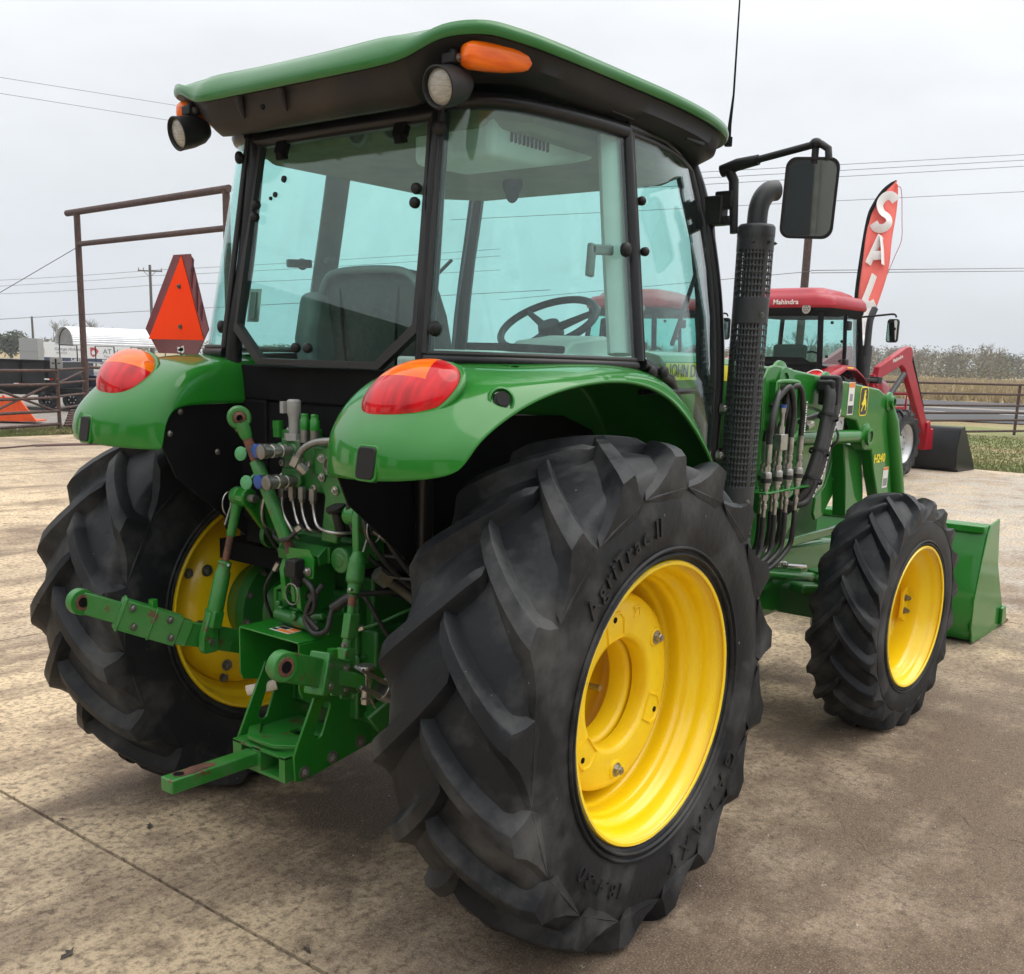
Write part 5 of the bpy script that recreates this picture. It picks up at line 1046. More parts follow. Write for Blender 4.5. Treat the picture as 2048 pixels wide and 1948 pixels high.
for s in (-1, 1):
    b = MB(); b.prism(BOOM, 'y', .545*s, .605*s)
    bm_ = obj('loader_boom', b, K['green'], TR, bevel=.008)
    b = MB(); b.prism([(2.64, 1.30), (2.88, 1.27), (2.97, 1.04), (3.0, .90), (2.74, .92), (2.70, 1.10)], 'y', .47*s, .54*s); obj('knee_box', b, K['green'], bm_, bevel=.008)
    for x, z, r in ((1.66, 1.60, .075), (2.735, 1.335, .055), (3.03, 1.50, .040), (2.16, 1.585, .05)):
        b = MB(); b.lathe([(0, r+.012), (.012, r+.010), (.02, r*.8), (.035, r*.78), (.036, r*.5), (.02, r*.5)], (x, .600*s, z), (0, s, 0), 26); obj('pivot_boss', b, K['green'], bm_, smooth=40)
        b = MB(); b.cyl((x, .60*s, z), (x, .627*s, z), r*.48, n=18); obj('pivot_pin', b, K['rust'] if r > .06 else K['steel_dull'], bm_)
    yd = .6062*s
    def dec(name, x0, x1, z0, z1, mat, par, off=0): bb = MB(); bb.box(x0, x1, min(yd+off*s, yd+(off+.0006)*s), max(yd+off*s, yd+(off+.0006)*s), z0, z1); return obj(name, bb, mat, par, smooth=None)
    for x0, w_, z0 in ((2.30, .075, 1.445), (2.455, .075, 1.445)):
        d0 = dec('warning_decal', x0, x0+w_, z0, z0+.155, K['decal_w'], bm_)
        dec('decal_band', x0+.003, x0+w_-.003, z0+.130, z0+.152, K['decal_o'], d0, .0008)
        dec('decal_text', x0+.006, x0+w_-.006, z0+.006, z0+.045, K['decal_k'], d0, .0008)
        dec('decal_picture', x0+.02, x0+w_-.02, z0+.065, z0+.10, K['grey_cap'], d0, .0008)
    bb = MB(); bb.prism(rrect(2.665, 1.508, .112, .142, .028, 6), 'y', yd, yd+.0006*s); lg = obj('stag_badge', bb, K['decal_y'], bm_, smooth=None)
    bb = MB(); bb.prism(rrect(2.665, 1.508, .100, .130, .024, 6), 'y', yd+.0010*s, yd+.0015*s); obj('badge_field', bb, K['decal_k'], lg, smooth=None)
    bb = MB(); deer(bb, 2.665, 1.510, .105, yd+.0024*s, 1); obj('leaping_stag', bb, K['decal_y'], lg, smooth=None)
    bb = MB(); bb.text('H240', .062, (2.975, yd+.0005*s, 1.21), (-s, 0, 0) if s > 0 else (1, 0, -.0), (0, 0, 1), .0006, sx=1.2, bold=.001); obj('lettering', bb, K['decal_y'], bm_, smooth=None)
    d0 = dec('warning_decal', 3.05, 3.13, 1.05, 1.16, K['decal_w'], bm_); dec('decal_band', 3.052, 3.128, 1.145, 1.158, K['decal_o'], d0, .0008); dec('decal_text', 3.06, 3.12, 1.06, 1.10, K['grey_cap'], d0, .0008)
    # mast
    b = MB(); b.prism([(1.485, 1.615), (1.52, 1.66), (1.57, 1.668), (1.80, 1.655), (1.885, 1.50), (1.86, 1.15), (1.82, .80), (1.50, .80), (1.47, 1.2)], 'y', .470*s, .538*s)
    b.prism([(1.485, 1.615), (1.52, 1.66), (1.57, 1.668), (1.75, 1.655), (1.76, 1.55), (1.60, 1.40), (1.50, 1.40)], 'y', .612*s, .628*s)
    b.box(1.5, 1.8, .30*s if s > 0 else -.53, .53 if s > 0 else -.30, .70, .84); mast = obj('loader_mast', b, K['green'], TR, bevel=.008)
    b = MB(); b.prism([(1.60, .62), (1.60, .98), (2.05, .96), (2.32, 1.08), (2.42, 1.06), (2.40, .98), (2.18, .80), (2.15, .62)], 'y', .405*s, .440*s); sk_ = obj('mast_bracket', b, K['green'], mast, bevel=.006)
    for x, z in ((2.06, .90), (2.05, .80), (1.86, .90), (1.86, .80)): b = MB(); b.hexbolt((x, .44*s, z), (0, s, 0), .018, .014); obj('bolt', b, K['steel'], sk_)
    b = MB(); b.prism([(2.69, 1.30), (2.785, 1.30), (2.78, 1.15), (2.71, 1.02), (2.60, .93), (2.52, .915), (2.485, .95), (2.50, 1.03), (2.60, 1.08), (2.66, 1.17)], 'y', .46*s, .475*s); gd = obj('curved_guard', b, K['green'], bm_, bevel=.004)
    for q in (.0, .035): b = MB(); b.hexbolt((2.715+q, .475*s, 1.115-q*.1), (0, s, 0), .013, .008); obj('bolt', b, K['steel'], gd)
    # lift cylinder (level) and bucket cylinder (down the front of the boom)
    b = MB(); b.tube([(1.86, .585*s, 1.355), (1.90, .585*s, 1.353), (1.91, .585*s, 1.353), (2.70, .585*s, 1.335)], [.024, .024, .034, .034], 18); b.tube([(2.0, .585*s, 1.395), (2.06, .585*s, 1.42)], .014, 8); lc = obj('lift_cylinder', b, K['green'], TR, smooth=40)
    b = MB(); b.tube([(2.0, .60*s, 1.40), (2.06, .60*s, 1.415)], .016, 6); b.tube([(2.02, .60*s, 1.40), (2.02, .60*s, 1.43)], .012, 6); obj('port_fitting', b, K['steel'], lc)
    b = MB(); b.tube([(3.05, .60*s, 1.47), (3.08, .60*s, 1.40), (3.33, .60*s, .95)], [.030, .048, .048], 20); b.cyl((3.33, .60*s, .95), (4.15, .60*s, .55), .022, n=12); obj('bucket_cylinder', b, K['green'], TR, smooth=40)
    # bucket carrier
    b = MB(); b.prism([(4.12, .25), (4.12, .62), (4.24, .66), (4.27, .40), (4.26, .18)], 'y', .50*s, .68*s); obj('bucket_mount', b, K['green'], TR, bevel=.01)
# folded hose bracket (a rod loop on the mast)
b = MB(); b.tube(crom([(1.56, -.65, 1.42), (1.56, -.65, 1.57), (1.57, -.65, 1.60), (1.72, -.655, 1.60), (1.76, -.655, 1.585), (1.775, -.655, 1.53), (1.775, -.655, 1.45)], 5), .010, 8); b.box(1.53, 1.56, -.655, -.62, 1.38, 1.60); obj('hose_loop_bracket', b, K['green'], TR, smooth=50)
b = MB(); b.lathe([(0, .045), (.03, .045), (.032, .025), (.01, .02)], (1.56, -.615, 1.44), (0, -1, 0), 20); obj('hose_eye', b, K['green'], TR, smooth=40)
# quick coupler bank: plate, eight couplers, hoses above and below
cz0 = 1.160
b = MB(); b.prism([(1.42, -.70), (1.42, -.60), (1.86, -.60), (1.86, -.70)], 'z', cz0-.005, cz0+.003); b.box(1.60, 1.66, -.60, -.53, 1.05, 1.16); obj('coupler_plate', b, K['green'], TR, bevel=.002)
tops = []
cx = [(1.455, -.68, .88), (1.560, -.68, 1.0), (1.665, -.68, 1.0), (1.765, -.68, 1.02), (1.540, -.625, .9), (1.645, -.625, .95), (1.75, -.625, .95)]
for i, (x, y, hh) in enumerate(cx):
    b = MB(); q = .58; t_ = .17*hh
    b.lathe([(.0, .020*q), (.012, .020*q), (.014, .027*q), (.028, .027*q), (.03, .034*q), (.040, .034*q)], (x, y, cz0), (0, 0, 1), 18)
    b.lathe([(.058, .036*q), (.078, .036*q), (.082, .033*q), (.085, .024*q)], (x, y, cz0), (0, 0, 1), 18)
    b.tube([(x, y, cz0+.083), (x, y, cz0+.105)], .025*q, 6); b.lathe([(.105, .018*q), (.118, .018*q), (.120, .023*q), (.138, .023*q), (.14, .018*q), (t_+.004, .018*q)], (x, y, cz0), (0, 0, 1), 14)
    b.tube([(x, y, cz0-.005), (x, y, cz0-.032)], .023*q, 6); b.lathe([(-.032, .016*q), (-.046, .016*q), (-.048, .021*q), (-.066, .021*q), (-.068, .016*q), (-.105, .0155*q)], (x, y, cz0), (0, 0, 1), 14)
    qc = obj('quick_coupler', b, K['steel'], TR, smooth=30)
    b = MB(); b.lathe([(.040, .039*q), (.058, .039*q)], (x, y, cz0), (0, 0, 1), 18, True); obj('dust_boot', b, K['hose'], qc, smooth=40)
    zt = cz0+t_
    if i == 1:
        b = MB(); b.box(x-.034, x+.030, y-.020, y+.016, zt-.004, zt+.062); obj('valve_body', b, K['steel'], qc, bevel=.003)
        b = MB(); b.tube([(x, y, zt+.062), (x, y, zt+.092)], .014, 6); b.cyl((x, y, zt+.09), (x, y, zt+.15), .0095, n=12); b.tube([(x, y, zt+.15), (x, y, zt+.168)], .012, 6); obj('test_port', b, K['steel'], qc)
        b = MB(); b.cyl((x, y, zt+.168), (x, y, zt+.180), .014, n=12); obj('port_cap', b, K['blue'], qc)
        tops.append((x, y+.03, zt+.04)); continue
    b = MB(); b.cyl((x, y, zt-.02), (x, y, zt+.045), .0135, n=14); obj('hose_ferrule', b, K['steel'], qc)
    tops.append((x, y, zt+.04))
loops = [(0, (1.47, -.68, 1.46), (1.56, -.655, 1.56), (1.60, -.60, 1.48)), (4, (1.55, -.64, 1.48), (1.62, -.65, 1.575), (1.70, -.61, 1.47)), (5, (1.635, -.655, 1.46), (1.65, -.65, 1.565), (1.57, -.61, 1.50)), (2, (1.67, -.68, 1.49), (1.625, -.67, 1.58), (1.52, -.65, 1.50)), (3, (1.765, -.68, 1.48), (1.72, -.67, 1.585), (1.62, -.62, 1.53)), (6, (1.74, -.63, 1.45), (1.70, -.63, 1.55), (1.62, -.59, 1.52)), (1, (1.55, -.645, 1.48), (1.58, -.65, 1.56), (1.54, -.59, 1.44))]
for i, p1, p2, p3 in loops:
    t_ = tops[i]; b = MB(); b.tube(crom([t_, (t_[0], t_[1], t_[2]+.03), p1, p2, p3], 6), .0125, 10); hz = obj('loader_hose', b, K['hose'], TR, smooth=60)
    if i == 3:
        for k in range(14):
            z = 1.385+.010*k; b = MB(); b.box(t_[0]-.005, t_[0]+.005, t_[1]-.0142, t_[1]-.0130, z, z+.007 if k % 4 else z+.003); obj('hose_print', b, K['decal_w'], hz, smooth=None)
for i, (x, y, hh) in enumerate(cx):
    b = MB(); z = cz0-.10; b.tube(crom([(x, y, z), (x, y, z-.09), (x-.03+.008*i, y+.005*i, z-.17), (x-.17, y+.03, z-.225-.006*i), (1.30+.01*i, -.66+.012*i, z-.25), (1.05, -.60+.01*i, z-.24)], 6), .0115, 10); obj('lower_hose', b, K['hose'], TR, smooth=60)
# wrapped hose bundle crossing the boom
b = MB()
for q, dz in ((0, 0), (.05, .01)):
    b.tube(crom([(2.05+q, -.66, 1.60-dz), (2.03+q, -.685, 1.54), (1.99+q*1.3, -.69, 1.42), (1.93+q*1.2, -.69, 1.28), (1.87+q, -.67, 1.14), (1.83+q*.6, -.62, 1.06), (1.85, -.55, 1.0)], 6), .026 if q == 0 else .022, 10)
hb = obj('hose_bundle', b, K['hose'], TR, smooth=60)
b = MB(); b.tube(crom([(2.06, -.66, 1.61), (2.12, -.675, 1.615), (2.145, -.68, 1.57), (2.11, -.69, 1.48), (2.03, -.695, 1.36), (1.97, -.695, 1.22), (1.90, -.68, 1.10), (1.84, -.66, 1.075), (1.80, -.63, 1.08)], 6), .017, 10); lh_ = obj('loader_hose', b, K['hose'], TR, smooth=60)
b = MB(); pts = crom([(2.11, -.69, 1.48), (2.03, -.695, 1.36), (1.97, -.695, 1.22), (1.90, -.68, 1.10)], 14)
for k in range(0, len(pts)-1):
    if k % 3 != 2: b.bar(pts[k]+V((.004, -.0172, 0)), pts[k].lerp(pts[k+1], .8)+V((.004, -.0172, 0)), .002, .007)
obj('hose_print', b, K['decal_w'], lh_, smooth=None)
b = MB(); b.box(2.02, 2.12, -.70, -.62, 1.56, 1.61); b.box(2.05, 2.09, -.71, -.62, 1.50, 1.63); obj('hose_clamp', b, K['plastic'], TR, bevel=.01)
for z, x in ((1.45, 2.02), (1.30, 1.955), (1.18, 1.90)):
    b = MB(); b.lathe([(-.006, .042), (-.006, .046), (.006, .046), (.006, .042)], (x, -.69, z), (.45, 0, 1), 18); obj('cable_tie', b, K['plastic'], hb, smooth=40)
b = MB(); cc = V((2.30, -.585, 1.345)); b.tube([cc+V((sin(a)*.012, cos(a)*.05, sin(a)*.05)) for a in [2*pi*k/20 for k in range(21)]], .006, 6); b.tube([cc+V((0, 0, -.05)), cc+V((-.01, -.02, -.08))], .005, 6); obj('hose_strap', b, K['hose'], TR)
b = MB(); b.tube(crom([(2.05, -.55, 1.42), (2.3, -.52, 1.44), (2.55, -.52, 1.46), (2.66, -.53, 1.42), (2.72, -.50, 1.25), (2.74, -.5, 1.12)], 6), .014, 8); obj('loader_hose', b, K['hose'], TR, smooth=60)
# bucket: curved back sheet, floor, side plates with wear blocks
b = MB(); prof = crom([(4.40, 0, .740), (4.33, 0, .735), (4.285, 0, .64), (4.235, 0, .46), (4.205, 0, .30), (4.215, 0, .14), (4.275, 0, .035), (4.40, 0, .012), (4.70, 0, .008), (5.02, 0, .006)], 4)
b.grid([[V((p.x, y, p.z)) for y in (-.85, .85)] for p in prof])
bk = obj('bucket', b, K['green'], TR, smooth=35, solid=.012, solid_off=0)
for s in (-1, 1):
    b = MB(); b.prism([(4.575, .765), (4.40, .745), (4.33, .700), (4.26, .52), (4.195, .30), (4.205, .12), (4.265, .012), (4.5, .0), (5.03, .0), (4.955, .11), (4.80, .30), (4.675, .46), (4.62, .62)], 'y', .845*s, .858*s); sp = obj('side_plate', b, K['green'], bk, bevel=.003)
    b = MB(); b.prism([(4.88, .02), (4.86, .135), (4.94, .145), (5.0, .03)], 'y', .858*s, .880*s); obj('wear_block', b, K['green'], sp, bevel=.004)
b = MB(); b.box(4.28, 4.42, -.845, .845, .700, .742); obj('top_tube', b, K['green'], bk, bevel=.006)
b = MB(); b.box(4.22, 4.235, -.845, .845, .298, .306); obj('weld_seam', b, K['green'], bk)
b = MB(); b.box(4.95, 5.14, -.86, .86, .0, .016); obj('cutting_edge', b, K['rust'], bk)

# ================================================================ red tractors parked beyond
def red_tractor(label):
    t = thing('tractor', label, 'tractor', (0, 0, 0), 0, 'red loader tractors parked in the yard')
    def rwheel(x, y, R, hw, rb, o, name, nl, z):
        T = M.Translation((x, y, z)) @ M.Diagonal((1, o, 1, 1))
        b = MB(); b.T = T; b.lathe([(hw*.8, rb-.01), (hw*.85, rb+.015), (hw*.75, rb), (hw*.5, rb-.03), (0, rb-.06), (-hw*.5, rb-.03), (-hw*.85, rb+.012)], n=36)
        b.lathe([(0.0, rb-.055), (.04, rb*.75), (.02, rb*.45), (.06, rb*.40), (.07, 0)], n=36)
        w = obj(name, b, K['silver'], t, smooth=40)
        b = tyre_mb(T, R, hw, rb, nl, .035, .045, .42, drop=.06, n=48); obj('tyre', b, K['rubber'], w, smooth=38)
        for k in range(8):
            a = 2*pi*k/8; b = MB(); b.T = T; b.hexbolt((rb*.42*cos(a), .045, rb*.42*sin(a)), (0, 1, 0), .016, .02); obj('bolt', b, K['steel_dull'], w)
    for o in (-1, 1):
        rwheel(0, o*.72, .80, .22, .43, o, 'rear_wheel', 18, .785); rwheel(2.30, o*.70, .545, .16, .31, o, 'front_wheel', 16, .535)
    # roof: stepped red cap on a black skirt
    b = MB(); R_ = []
    for sc, z in ((1.0, 2.40), (1.02, 2.43), (1.0, 2.50), (.93, 2.555), (.80, 2.575), (.74, 2.62), (.60, 2.66), (.25, 2.672)):
        R_.append([V((.35+(x-.35)*sc, y*sc, z-(.03*max(0, x-.9) if z < 2.6 else .04*max(0, x-.6)))) for x, y in rrect(.36, 0, 1.78, 1.50, .30, 6)])
    b.rings(R_); rf = obj('roof', b, K['red'], t, smooth=40)
    b = MB(); b.rings([[V((.36+(x-.36)*sc, y*sc, z)) for x, y in rrect(.36, 0, 1.74, 1.46, .28, 6)] for sc, z in ((1, 2.42), (.995, 2.36), (.93, 2.30))]); obj('roof_skirt', b, K['matte_black'], rf, smooth=40)
    b = MB(); b.text('Mahindra', .085, (-.556, -.10, 2.466), (0, -1, 0), (.05, 0, 1), .002, sx=1.25, bold=.001); obj('lettering', b, K['decal_w'], rf, smooth=None)
    for y in (-.42, .42):
        b = MB(); b.lathe([(0, .062), (.02, .065), (.024, .055), (.026, 0)], (-.52, y, 2.385), (-1, 0, 0), 20); lm = obj('work_lamp', b, K['lens_clear'], t, smooth=40)
        for k in range(7):
            a = 2*pi*k/6; q = (0, 0) if k == 6 else (.034*cos(a), .034*sin(a)); b = MB(); b.cyl((-.545, y+q[0], 2.385+q[1]), (-.549, y+q[0], 2.385+q[1]), .009, n=8); obj('lamp_cell', b, K['plastic'], lm)
    # cab frame
    b = MB()
    for s in (-1, 1):
        b.tube([(-.42, .60*s, 2.34), (-.46, .64*s, 2.0), (-.48, .67*s, 1.68), (-.48, .66*s, 1.3)], .045, 8)
        b.tube([(.30, .70*s, 2.34), (.32, .73*s, 1.9), (.36, .73*s, 1.5), (.5, .70*s, 1.15)], .03, 8)
        b.tube([(1.12, .62*s, 2.34), (1.18, .66*s, 1.95), (1.20, .68*s, 1.5), (1.18, .66*s, 1.1)], .04, 8)
        b.tube([(-.46, .66*s, 1.68), (.34, .735*s, 1.62), (1.19, .68*s, 1.55)], .02, 8)
    b.tube([(-.46, -.66, 1.70), (-.46, .66, 1.70)], .03, 8); b.prism([(-.66, 1.66), (-.40, 1.78), (.40, 1.78), (.66, 1.66), (.66, 1.40), (-.66, 1.40)], 'x', -.47, -.44)
    b.tube([(1.19, -.66, 1.52), (1.19, .66, 1.52)], .03, 8)
    cf = obj('cab_frame', b, K['matte_black'], t, smooth=50)
    def gp(name, q): b = MB(); n = (V(q[1])-V(q[0])).cross(V(q[2])-V(q[0])).normalized()*.005; b.add([V(p) for p in q]+[V(p)+n for p in q], [(0, 1, 2, 3), (7, 6, 5, 4), (0, 4, 5, 1), (1, 5, 6, 2), (2, 6, 7, 3), (3, 7, 4, 0)]); return obj(name, b, K['glass'], t, smooth=None)
    gp('rear_window', [(-.46, -.60, 1.70), (-.46, .60, 1.70), (-.40, .56, 2.34), (-.40, -.56, 2.34)]); gp('windshield', [(1.21, -.63, 1.5), (1.21, .63, 1.5), (1.13, .58, 2.34), (1.13, -.58, 2.34)])
    for s in (-1, 1):
        gp('quarter_window', [(-.46, .66*s, 1.68), (.33, .735*s, 1.62), (.29, .70*s, 2.34), (-.40, .60*s, 2.34)]); d = gp('cab_door', [(.36, .735*s, 1.50), (1.18, .68*s, 1.45), (1.10, .62*s, 2.34), (.31, .70*s, 2.34)])
        for z in (1.72, 2.20): b = MB(); b.box(.27, .42, min(.72*s, .78*s), max(.72*s, .78*s), z-.06, z+.06); obj('door_hinge', b, K['plastic'], d, bevel=.02)
        for x, z in ((-.35, 1.80), (-.25, 2.22), (.20, 1.75), (.22, 2.0)): b = MB(); b.cyl((x, .70*s, z), (x, .735*s, z), .018, n=10); obj('knob', b, K['plastic'], d)
        b = MB(); b.tube(crom([(1.12, .62*s, 2.33), (1.18, .95*s, 2.36), (1.18, 1.12*s, 2.37), (1.18, 1.16*s, 2.33)], 4), .013, 8); mr2 = obj('door_mirror', b, K['plastic'], t)
        b = MB(); b.prism(rrect(1.13*s, 2.16, .17, .30, .04), 'x', 1.13, 1.20); obj('housing', b, K['plastic'], mr2, bevel=.01)
        b = MB(); b.prism(rrect(1.13*s, 2.16, .14, .27, .03), 'x', 1.125, 1.1295); obj('mirror_glass', b, K['mirror'], mr2, smooth=None)
        # fenders: broad red arcs
        rows = []
        for a, r in ((200, .90), (180, .91), (160, .925), (140, .935), (120, .94), (100, .94), (80, .935), (60, .925), (40, .915), (15, .905)):
            rows.append([V((r_ * cos(rad(a)), y*s, (.785+r_*sin(rad(a))))) for r_, y in ((r, .45), (r+.02, .50), (r+.02, .75), (r, .88), (r-.05, .93))])
        b = MB(); b.grid(rows); fo = obj('fender', b, K['red'], t, smooth=180, solid=.012); 
        b = MB(); b.lathe([(0, .16), (.01, .16), (.012, .145), (.0, .145)], (-.60, .66*s, 1.52), (-.8, 0, .6), 28); obj('lamp_ring', b, K['decal_w'], fo, smooth=40)
        b = MB(); b.lathe([(0, .142), (.03, .12), (.045, .06), (.05, 0)], (-.60, .66*s, 1.52), (-.8, 0, .6), 28); obj('tail_lamp', b, K['lens_red'], fo, smooth=60)
        b = MB(); b.box(-.10, .08, min(.885*s, .89*s)-.02, max(.885*s, .89*s)+.012, 1.66, 1.695); obj('fender_decal', b, K['decal_y'], fo)
    b = MB(); b.box(-.46, 1.2, -.66, .66, .95, 1.02); b.box(-.46, -.40, -.66, .66, 1.0, 1.45); obj('cab_floor', b, K['matte_black'], t)
    b = MB(); b.box(-.10, .12, -.25, .25, 1.3, 1.95); b.box(-.05, .45, -.27, .27, 1.2, 1.35); obj('seat', b, K['fabric'], t, bevel=.05)
    b = MB(); b.tube([V((.78, 0, 1.72))+V((.11*cos(2*pi*k/24), .19*sin(2*pi*k/24), -.15*cos(2*pi*k/24)*-1)) for k in range(25)], .014, 8); b.cyl((.80, 0, 1.70), (1.0, 0, 1.3), .04, n=8); b.box(.95, 1.15, -.35, .35, 1.1, 1.65); obj('steering_wheel', b, K['plastic'], t, smooth=50)
    # hood, engine, frame, exhaust
    b = MB(); b.rings([[V((x, y, z)) for y, z in ((-w, 1.0), (-w, zt-.12), (-w+.08, zt-.02), (0, zt), (w-.08, zt-.02), (w, zt-.12), (w, 1.0))] for x, w, zt in ((.78, .43, 1.70), (1.2, .42, 1.68), (2.0, .40, 1.62), (2.6, .37, 1.5), (2.85, .33, 1.38))]); obj('hood', b, K['red'], t, smooth=40, bevel=.01)
    b = MB(); b.box(-.3, 2.9, -.30, .30, .55, 1.0); b.box(2.2, 2.4, -.6, .6, .45, .62); b.cyl((0, -.72, .745), (0, .72, .745), .12, n=16); obj('chassis', b, K['matte_black'], t, bevel=.02)
    b = MB(); b.cyl((.98, -.66, 1.0), (.98, -.66, 2.02), .075, n=16); b.tube(crom([(.98, -.66, 2.02), (.98, -.66, 2.34), (1.01, -.67, 2.46), (1.06, -.69, 2.58)], 4), [.05]*12+[.02], 12); b.tube([(.80, -.66, 1.55), (.92, -.67, 1.55), (.92, -.67, 1.70), (.88, -.67, 1.86)], .014, 6); obj('exhaust_stack', b, K['stack'], t, smooth=50)
    b = MB(); b.box(.78, 1.25, -.78, -.69, 1.50, 1.545); b.box(1.19, 1.33, -.79, -.65, 1.47, 1.57); obj('step_light', b, K['plastic'], t, bevel=.01)
    # loader
    for s in (-1, 1):
        b = MB(); b.prism([(1.62, 1.45), (1.70, 1.72), (2.62, 2.04), (2.80, 2.06), (2.88, 1.98), (2.90, 1.82), (3.86, .72), (3.92, .55), (3.80, .45), (3.70, .62), (2.66, 1.70), (2.50, 1.76), (1.80, 1.55), (1.72, 1.40)], 'y', .46*s, .56*s); bo = obj('loader_boom', b, K['red'], t, bevel=.012)
        b = MB(); b.text('Mahindra', .085, (2.32, .563*s, 1.855), (1, 0, .27) if s < 0 else (-1, 0, -.27), (0, 0, 1), .002, sx=1.15); obj('lettering', b, K['decal_w'], bo, smooth=None)
        b = MB(); b.prism([(1.55, .8), (1.58, 1.60), (1.78, 1.60), (1.85, .8)], 'y', .46*s, .54*s); obj('loader_mast', b, K['red'], bo, bevel=.01)
        b = MB(); b.cyl((1.95, .60*s, 1.20), (2.52, .60*s, 1.62), .045, n=14); b.cyl((1.80, .60*s, 1.09), (1.96, .60*s, 1.21), .024, n=10); obj('lift_cylinder', b, K['stack'], t)
        b = MB(); b.cyl((2.90, .52*s, 1.88), (3.55, .52*s, 1.08), .042, n=14); b.cyl((3.55, .52*s, 1.08), (3.92, .52*s, .66), .024, n=10); obj('bucket_cylinder', b, K['matte_black'], t)
        b = MB(); b.prism([(3.72, .36), (3.70, .82), (3.80, .86), (3.88, .70), (3.98, .72), (4.02, .36)], 'y', .44*s, .60*s); obj('bucket_mount', b, K['red'], t, bevel=.01)
    b = MB(); b.tube([(2.95, -.5, 1.02), (2.95, -.5, 1.30), (2.95, .5, 1.30), (2.95, .5, 1.02)], .025, 6); b.box(2.86, 3.0, -.55, .55, .85, 1.05); b.box(2.5, 2.9, -.52, .52, 1.02, 1.10); obj('grille_guard', b, K['red'], t, bevel=.01)
    b = MB(); pf = crom([(4.20, 0, .76), (4.09, 0, .72), (4.01, 0, .40), (4.03, 0, .12), (4.15, 0, .02), (4.87, 0, .008)], 4); b.grid([[V((p.x, y, p.z)) for y in (-1.02, 1.02)] for p in pf]); bk2 = obj('bucket', b, K['black'], t, smooth=30, solid=.012, solid_off=0)
    for s in (-1, 1): b = MB(); b.prism([(4.22, .78), (4.08, .72), (4.0, .40), (4.02, .10), (4.15, .0), (4.89, .0), (4.87, .08), (4.40, .60)], 'y', 1.015*s, 1.03*s); obj('side_plate', b, K['black'], bk2, bevel=.003)
    # the cab sits short and high on this model: compress it towards its rear wall
    def remap(o):
        if o.type == 'MESH':
            o.data = o.data.copy() if o.data.users > 1 else o.data
            for v in o.data.vertices:
                v.co.x = -.46+(v.co.x+.46)*.74
                if v.co.z > 1.5: v.co.z = 1.5+(v.co.z-1.5)*1.10
        for k in o.children: remap(k)
    for o in list(t.children):
        if o.name.split('.')[0] in ('roof', 'work_lamp', 'cab_frame', 'rear_window', 'windshield', 'quarter_window', 'cab_door', 'door_mirror', 'cab_floor', 'seat', 'steering_wheel'): remap(o)
    return t
rt = red_tractor('red tractor with black loader bucket parked alone behind the loader of the green tractor')
rt2 = copy_tree(rt); rt2.location = (12.0, 6.5, 0); rt2.rotation_euler = (0, 0, rad(-4))
rt2['label'] = 'red tractor seen mostly through the glass of the green tractor cab'
rt.location = (12.30, 4.0, 0); rt.rotation_euler = (0, 0, rad(-5))

# ================================================================ left: pipe fence, gate frame, lot beyond
def pipe(b, p, q, r=.03, n=10): return b.cyl(p, q, r, n=n)
ga, gb = V((9.839, 19.099, 0.000)), V((9.386, 13.406, 0))
g = thing('gate_frame', 'tall rusty pipe gate frame with two overhead rails left of the cab', 'gate frame')
for p in (ga, gb):
    b = MB(); pipe(b, p, p+V((0, 0, 4.36)), .066, 14); obj('post', b, K['pipe'], g, smooth=60)
dg = (gb-ga).normalized()
b = MB(); pipe(b, ga+V((0, 0, 4.40))-dg*.45, gb+V((0, 0, 4.40))+dg*.1, .066, 14); obj('overhead_rail', b, K['pipe'], g, smooth=60)
b = MB(); pipe(b, ga+V((0, 0, 3.75)), gb+V((0, 0, 3.75)), .055, 14); obj('overhead_rail', b, K['pipe'], g, smooth=60)
b = MB(); b.lathe([(0, .075), (.4, .075)], ga+V((0, 0, .95)), (0, 0, 1), 14); obj('hinge_sleeve', b, K['pipe'], g, smooth=60)
def rails(name, label, p, q, zs, posts, r=.03, cat='fence', grp=None, diag=False, h=None):
    t = thing(name, label, cat, (0, 0, 0), 0, grp); p = V(p); q = V(q)
    for z in zs: b = MB(); pipe(b, p+V((0, 0, z)), q+V((0, 0, z)), r); obj('rail', b, K['pipe'], t, smooth=60)
    for k in posts: c = p.lerp(q, k); b = MB(); pipe(b, c, c+V((0, 0, (h or max(zs)+.03))), r*1.25); obj('post', b, K['pipe'], t, smooth=60)
    if diag:
        for k0, k1, z0, z1 in diag: b = MB(); pipe(b, p.lerp(q, k0)+V((0, 0, z0)), p.lerp(q, k1)+V((0, 0, z1)), r*.8); obj('brace', b, K['pipe'], t, smooth=60)
    return t
fa = V((6.1, 17.25, 0)); fb = V((8.84, 18.34, 0)); fb0 = V((8.471, 17.749, 0.000))
rails('pipe_fence', 'rusty five-rail pipe fence in front of the orange bucket', fb0+(fa-fb)*1.6, fb0, (1.15, .88, .62, .36, .10), (0, 1.0), diag=((.55, .98, .95, .36), (.60, .97, .36, .90)))
rails('pipe_fence', 'short rusty pipe fence panel between the small sign post and tall gate post', fb0+V((.02, .03, 0)), ga+V((-.08, -.08, 0)), (1.17, .90, .64, .40), (), .026, diag=((.0, 1.0, .9, 1.12),))
rails('pipe_gate', 'rusty pipe gate section right of the tall gate post', ga+V((.08, .05, 0)), ga+V((1.5, .2, 0)), (1.19, .93, .66, .40, .14), (1.0,), .027)
t = thing('pipe_stack', 'heap of loose rusty pipes lying beside the small sign post', 'pipes')
random.seed(5)
for k in range(7):
    p = fb0+V((.15+.05*k, .1+.05*k, .06+.045*k)); b = MB(); pipe(b, p, p+V((1.1, .15+.12*random.uniform(-1, 1), random.uniform(-.04, .06))), .028, 8); obj('loose_pipe', b, K['pipe'], t, smooth=60)
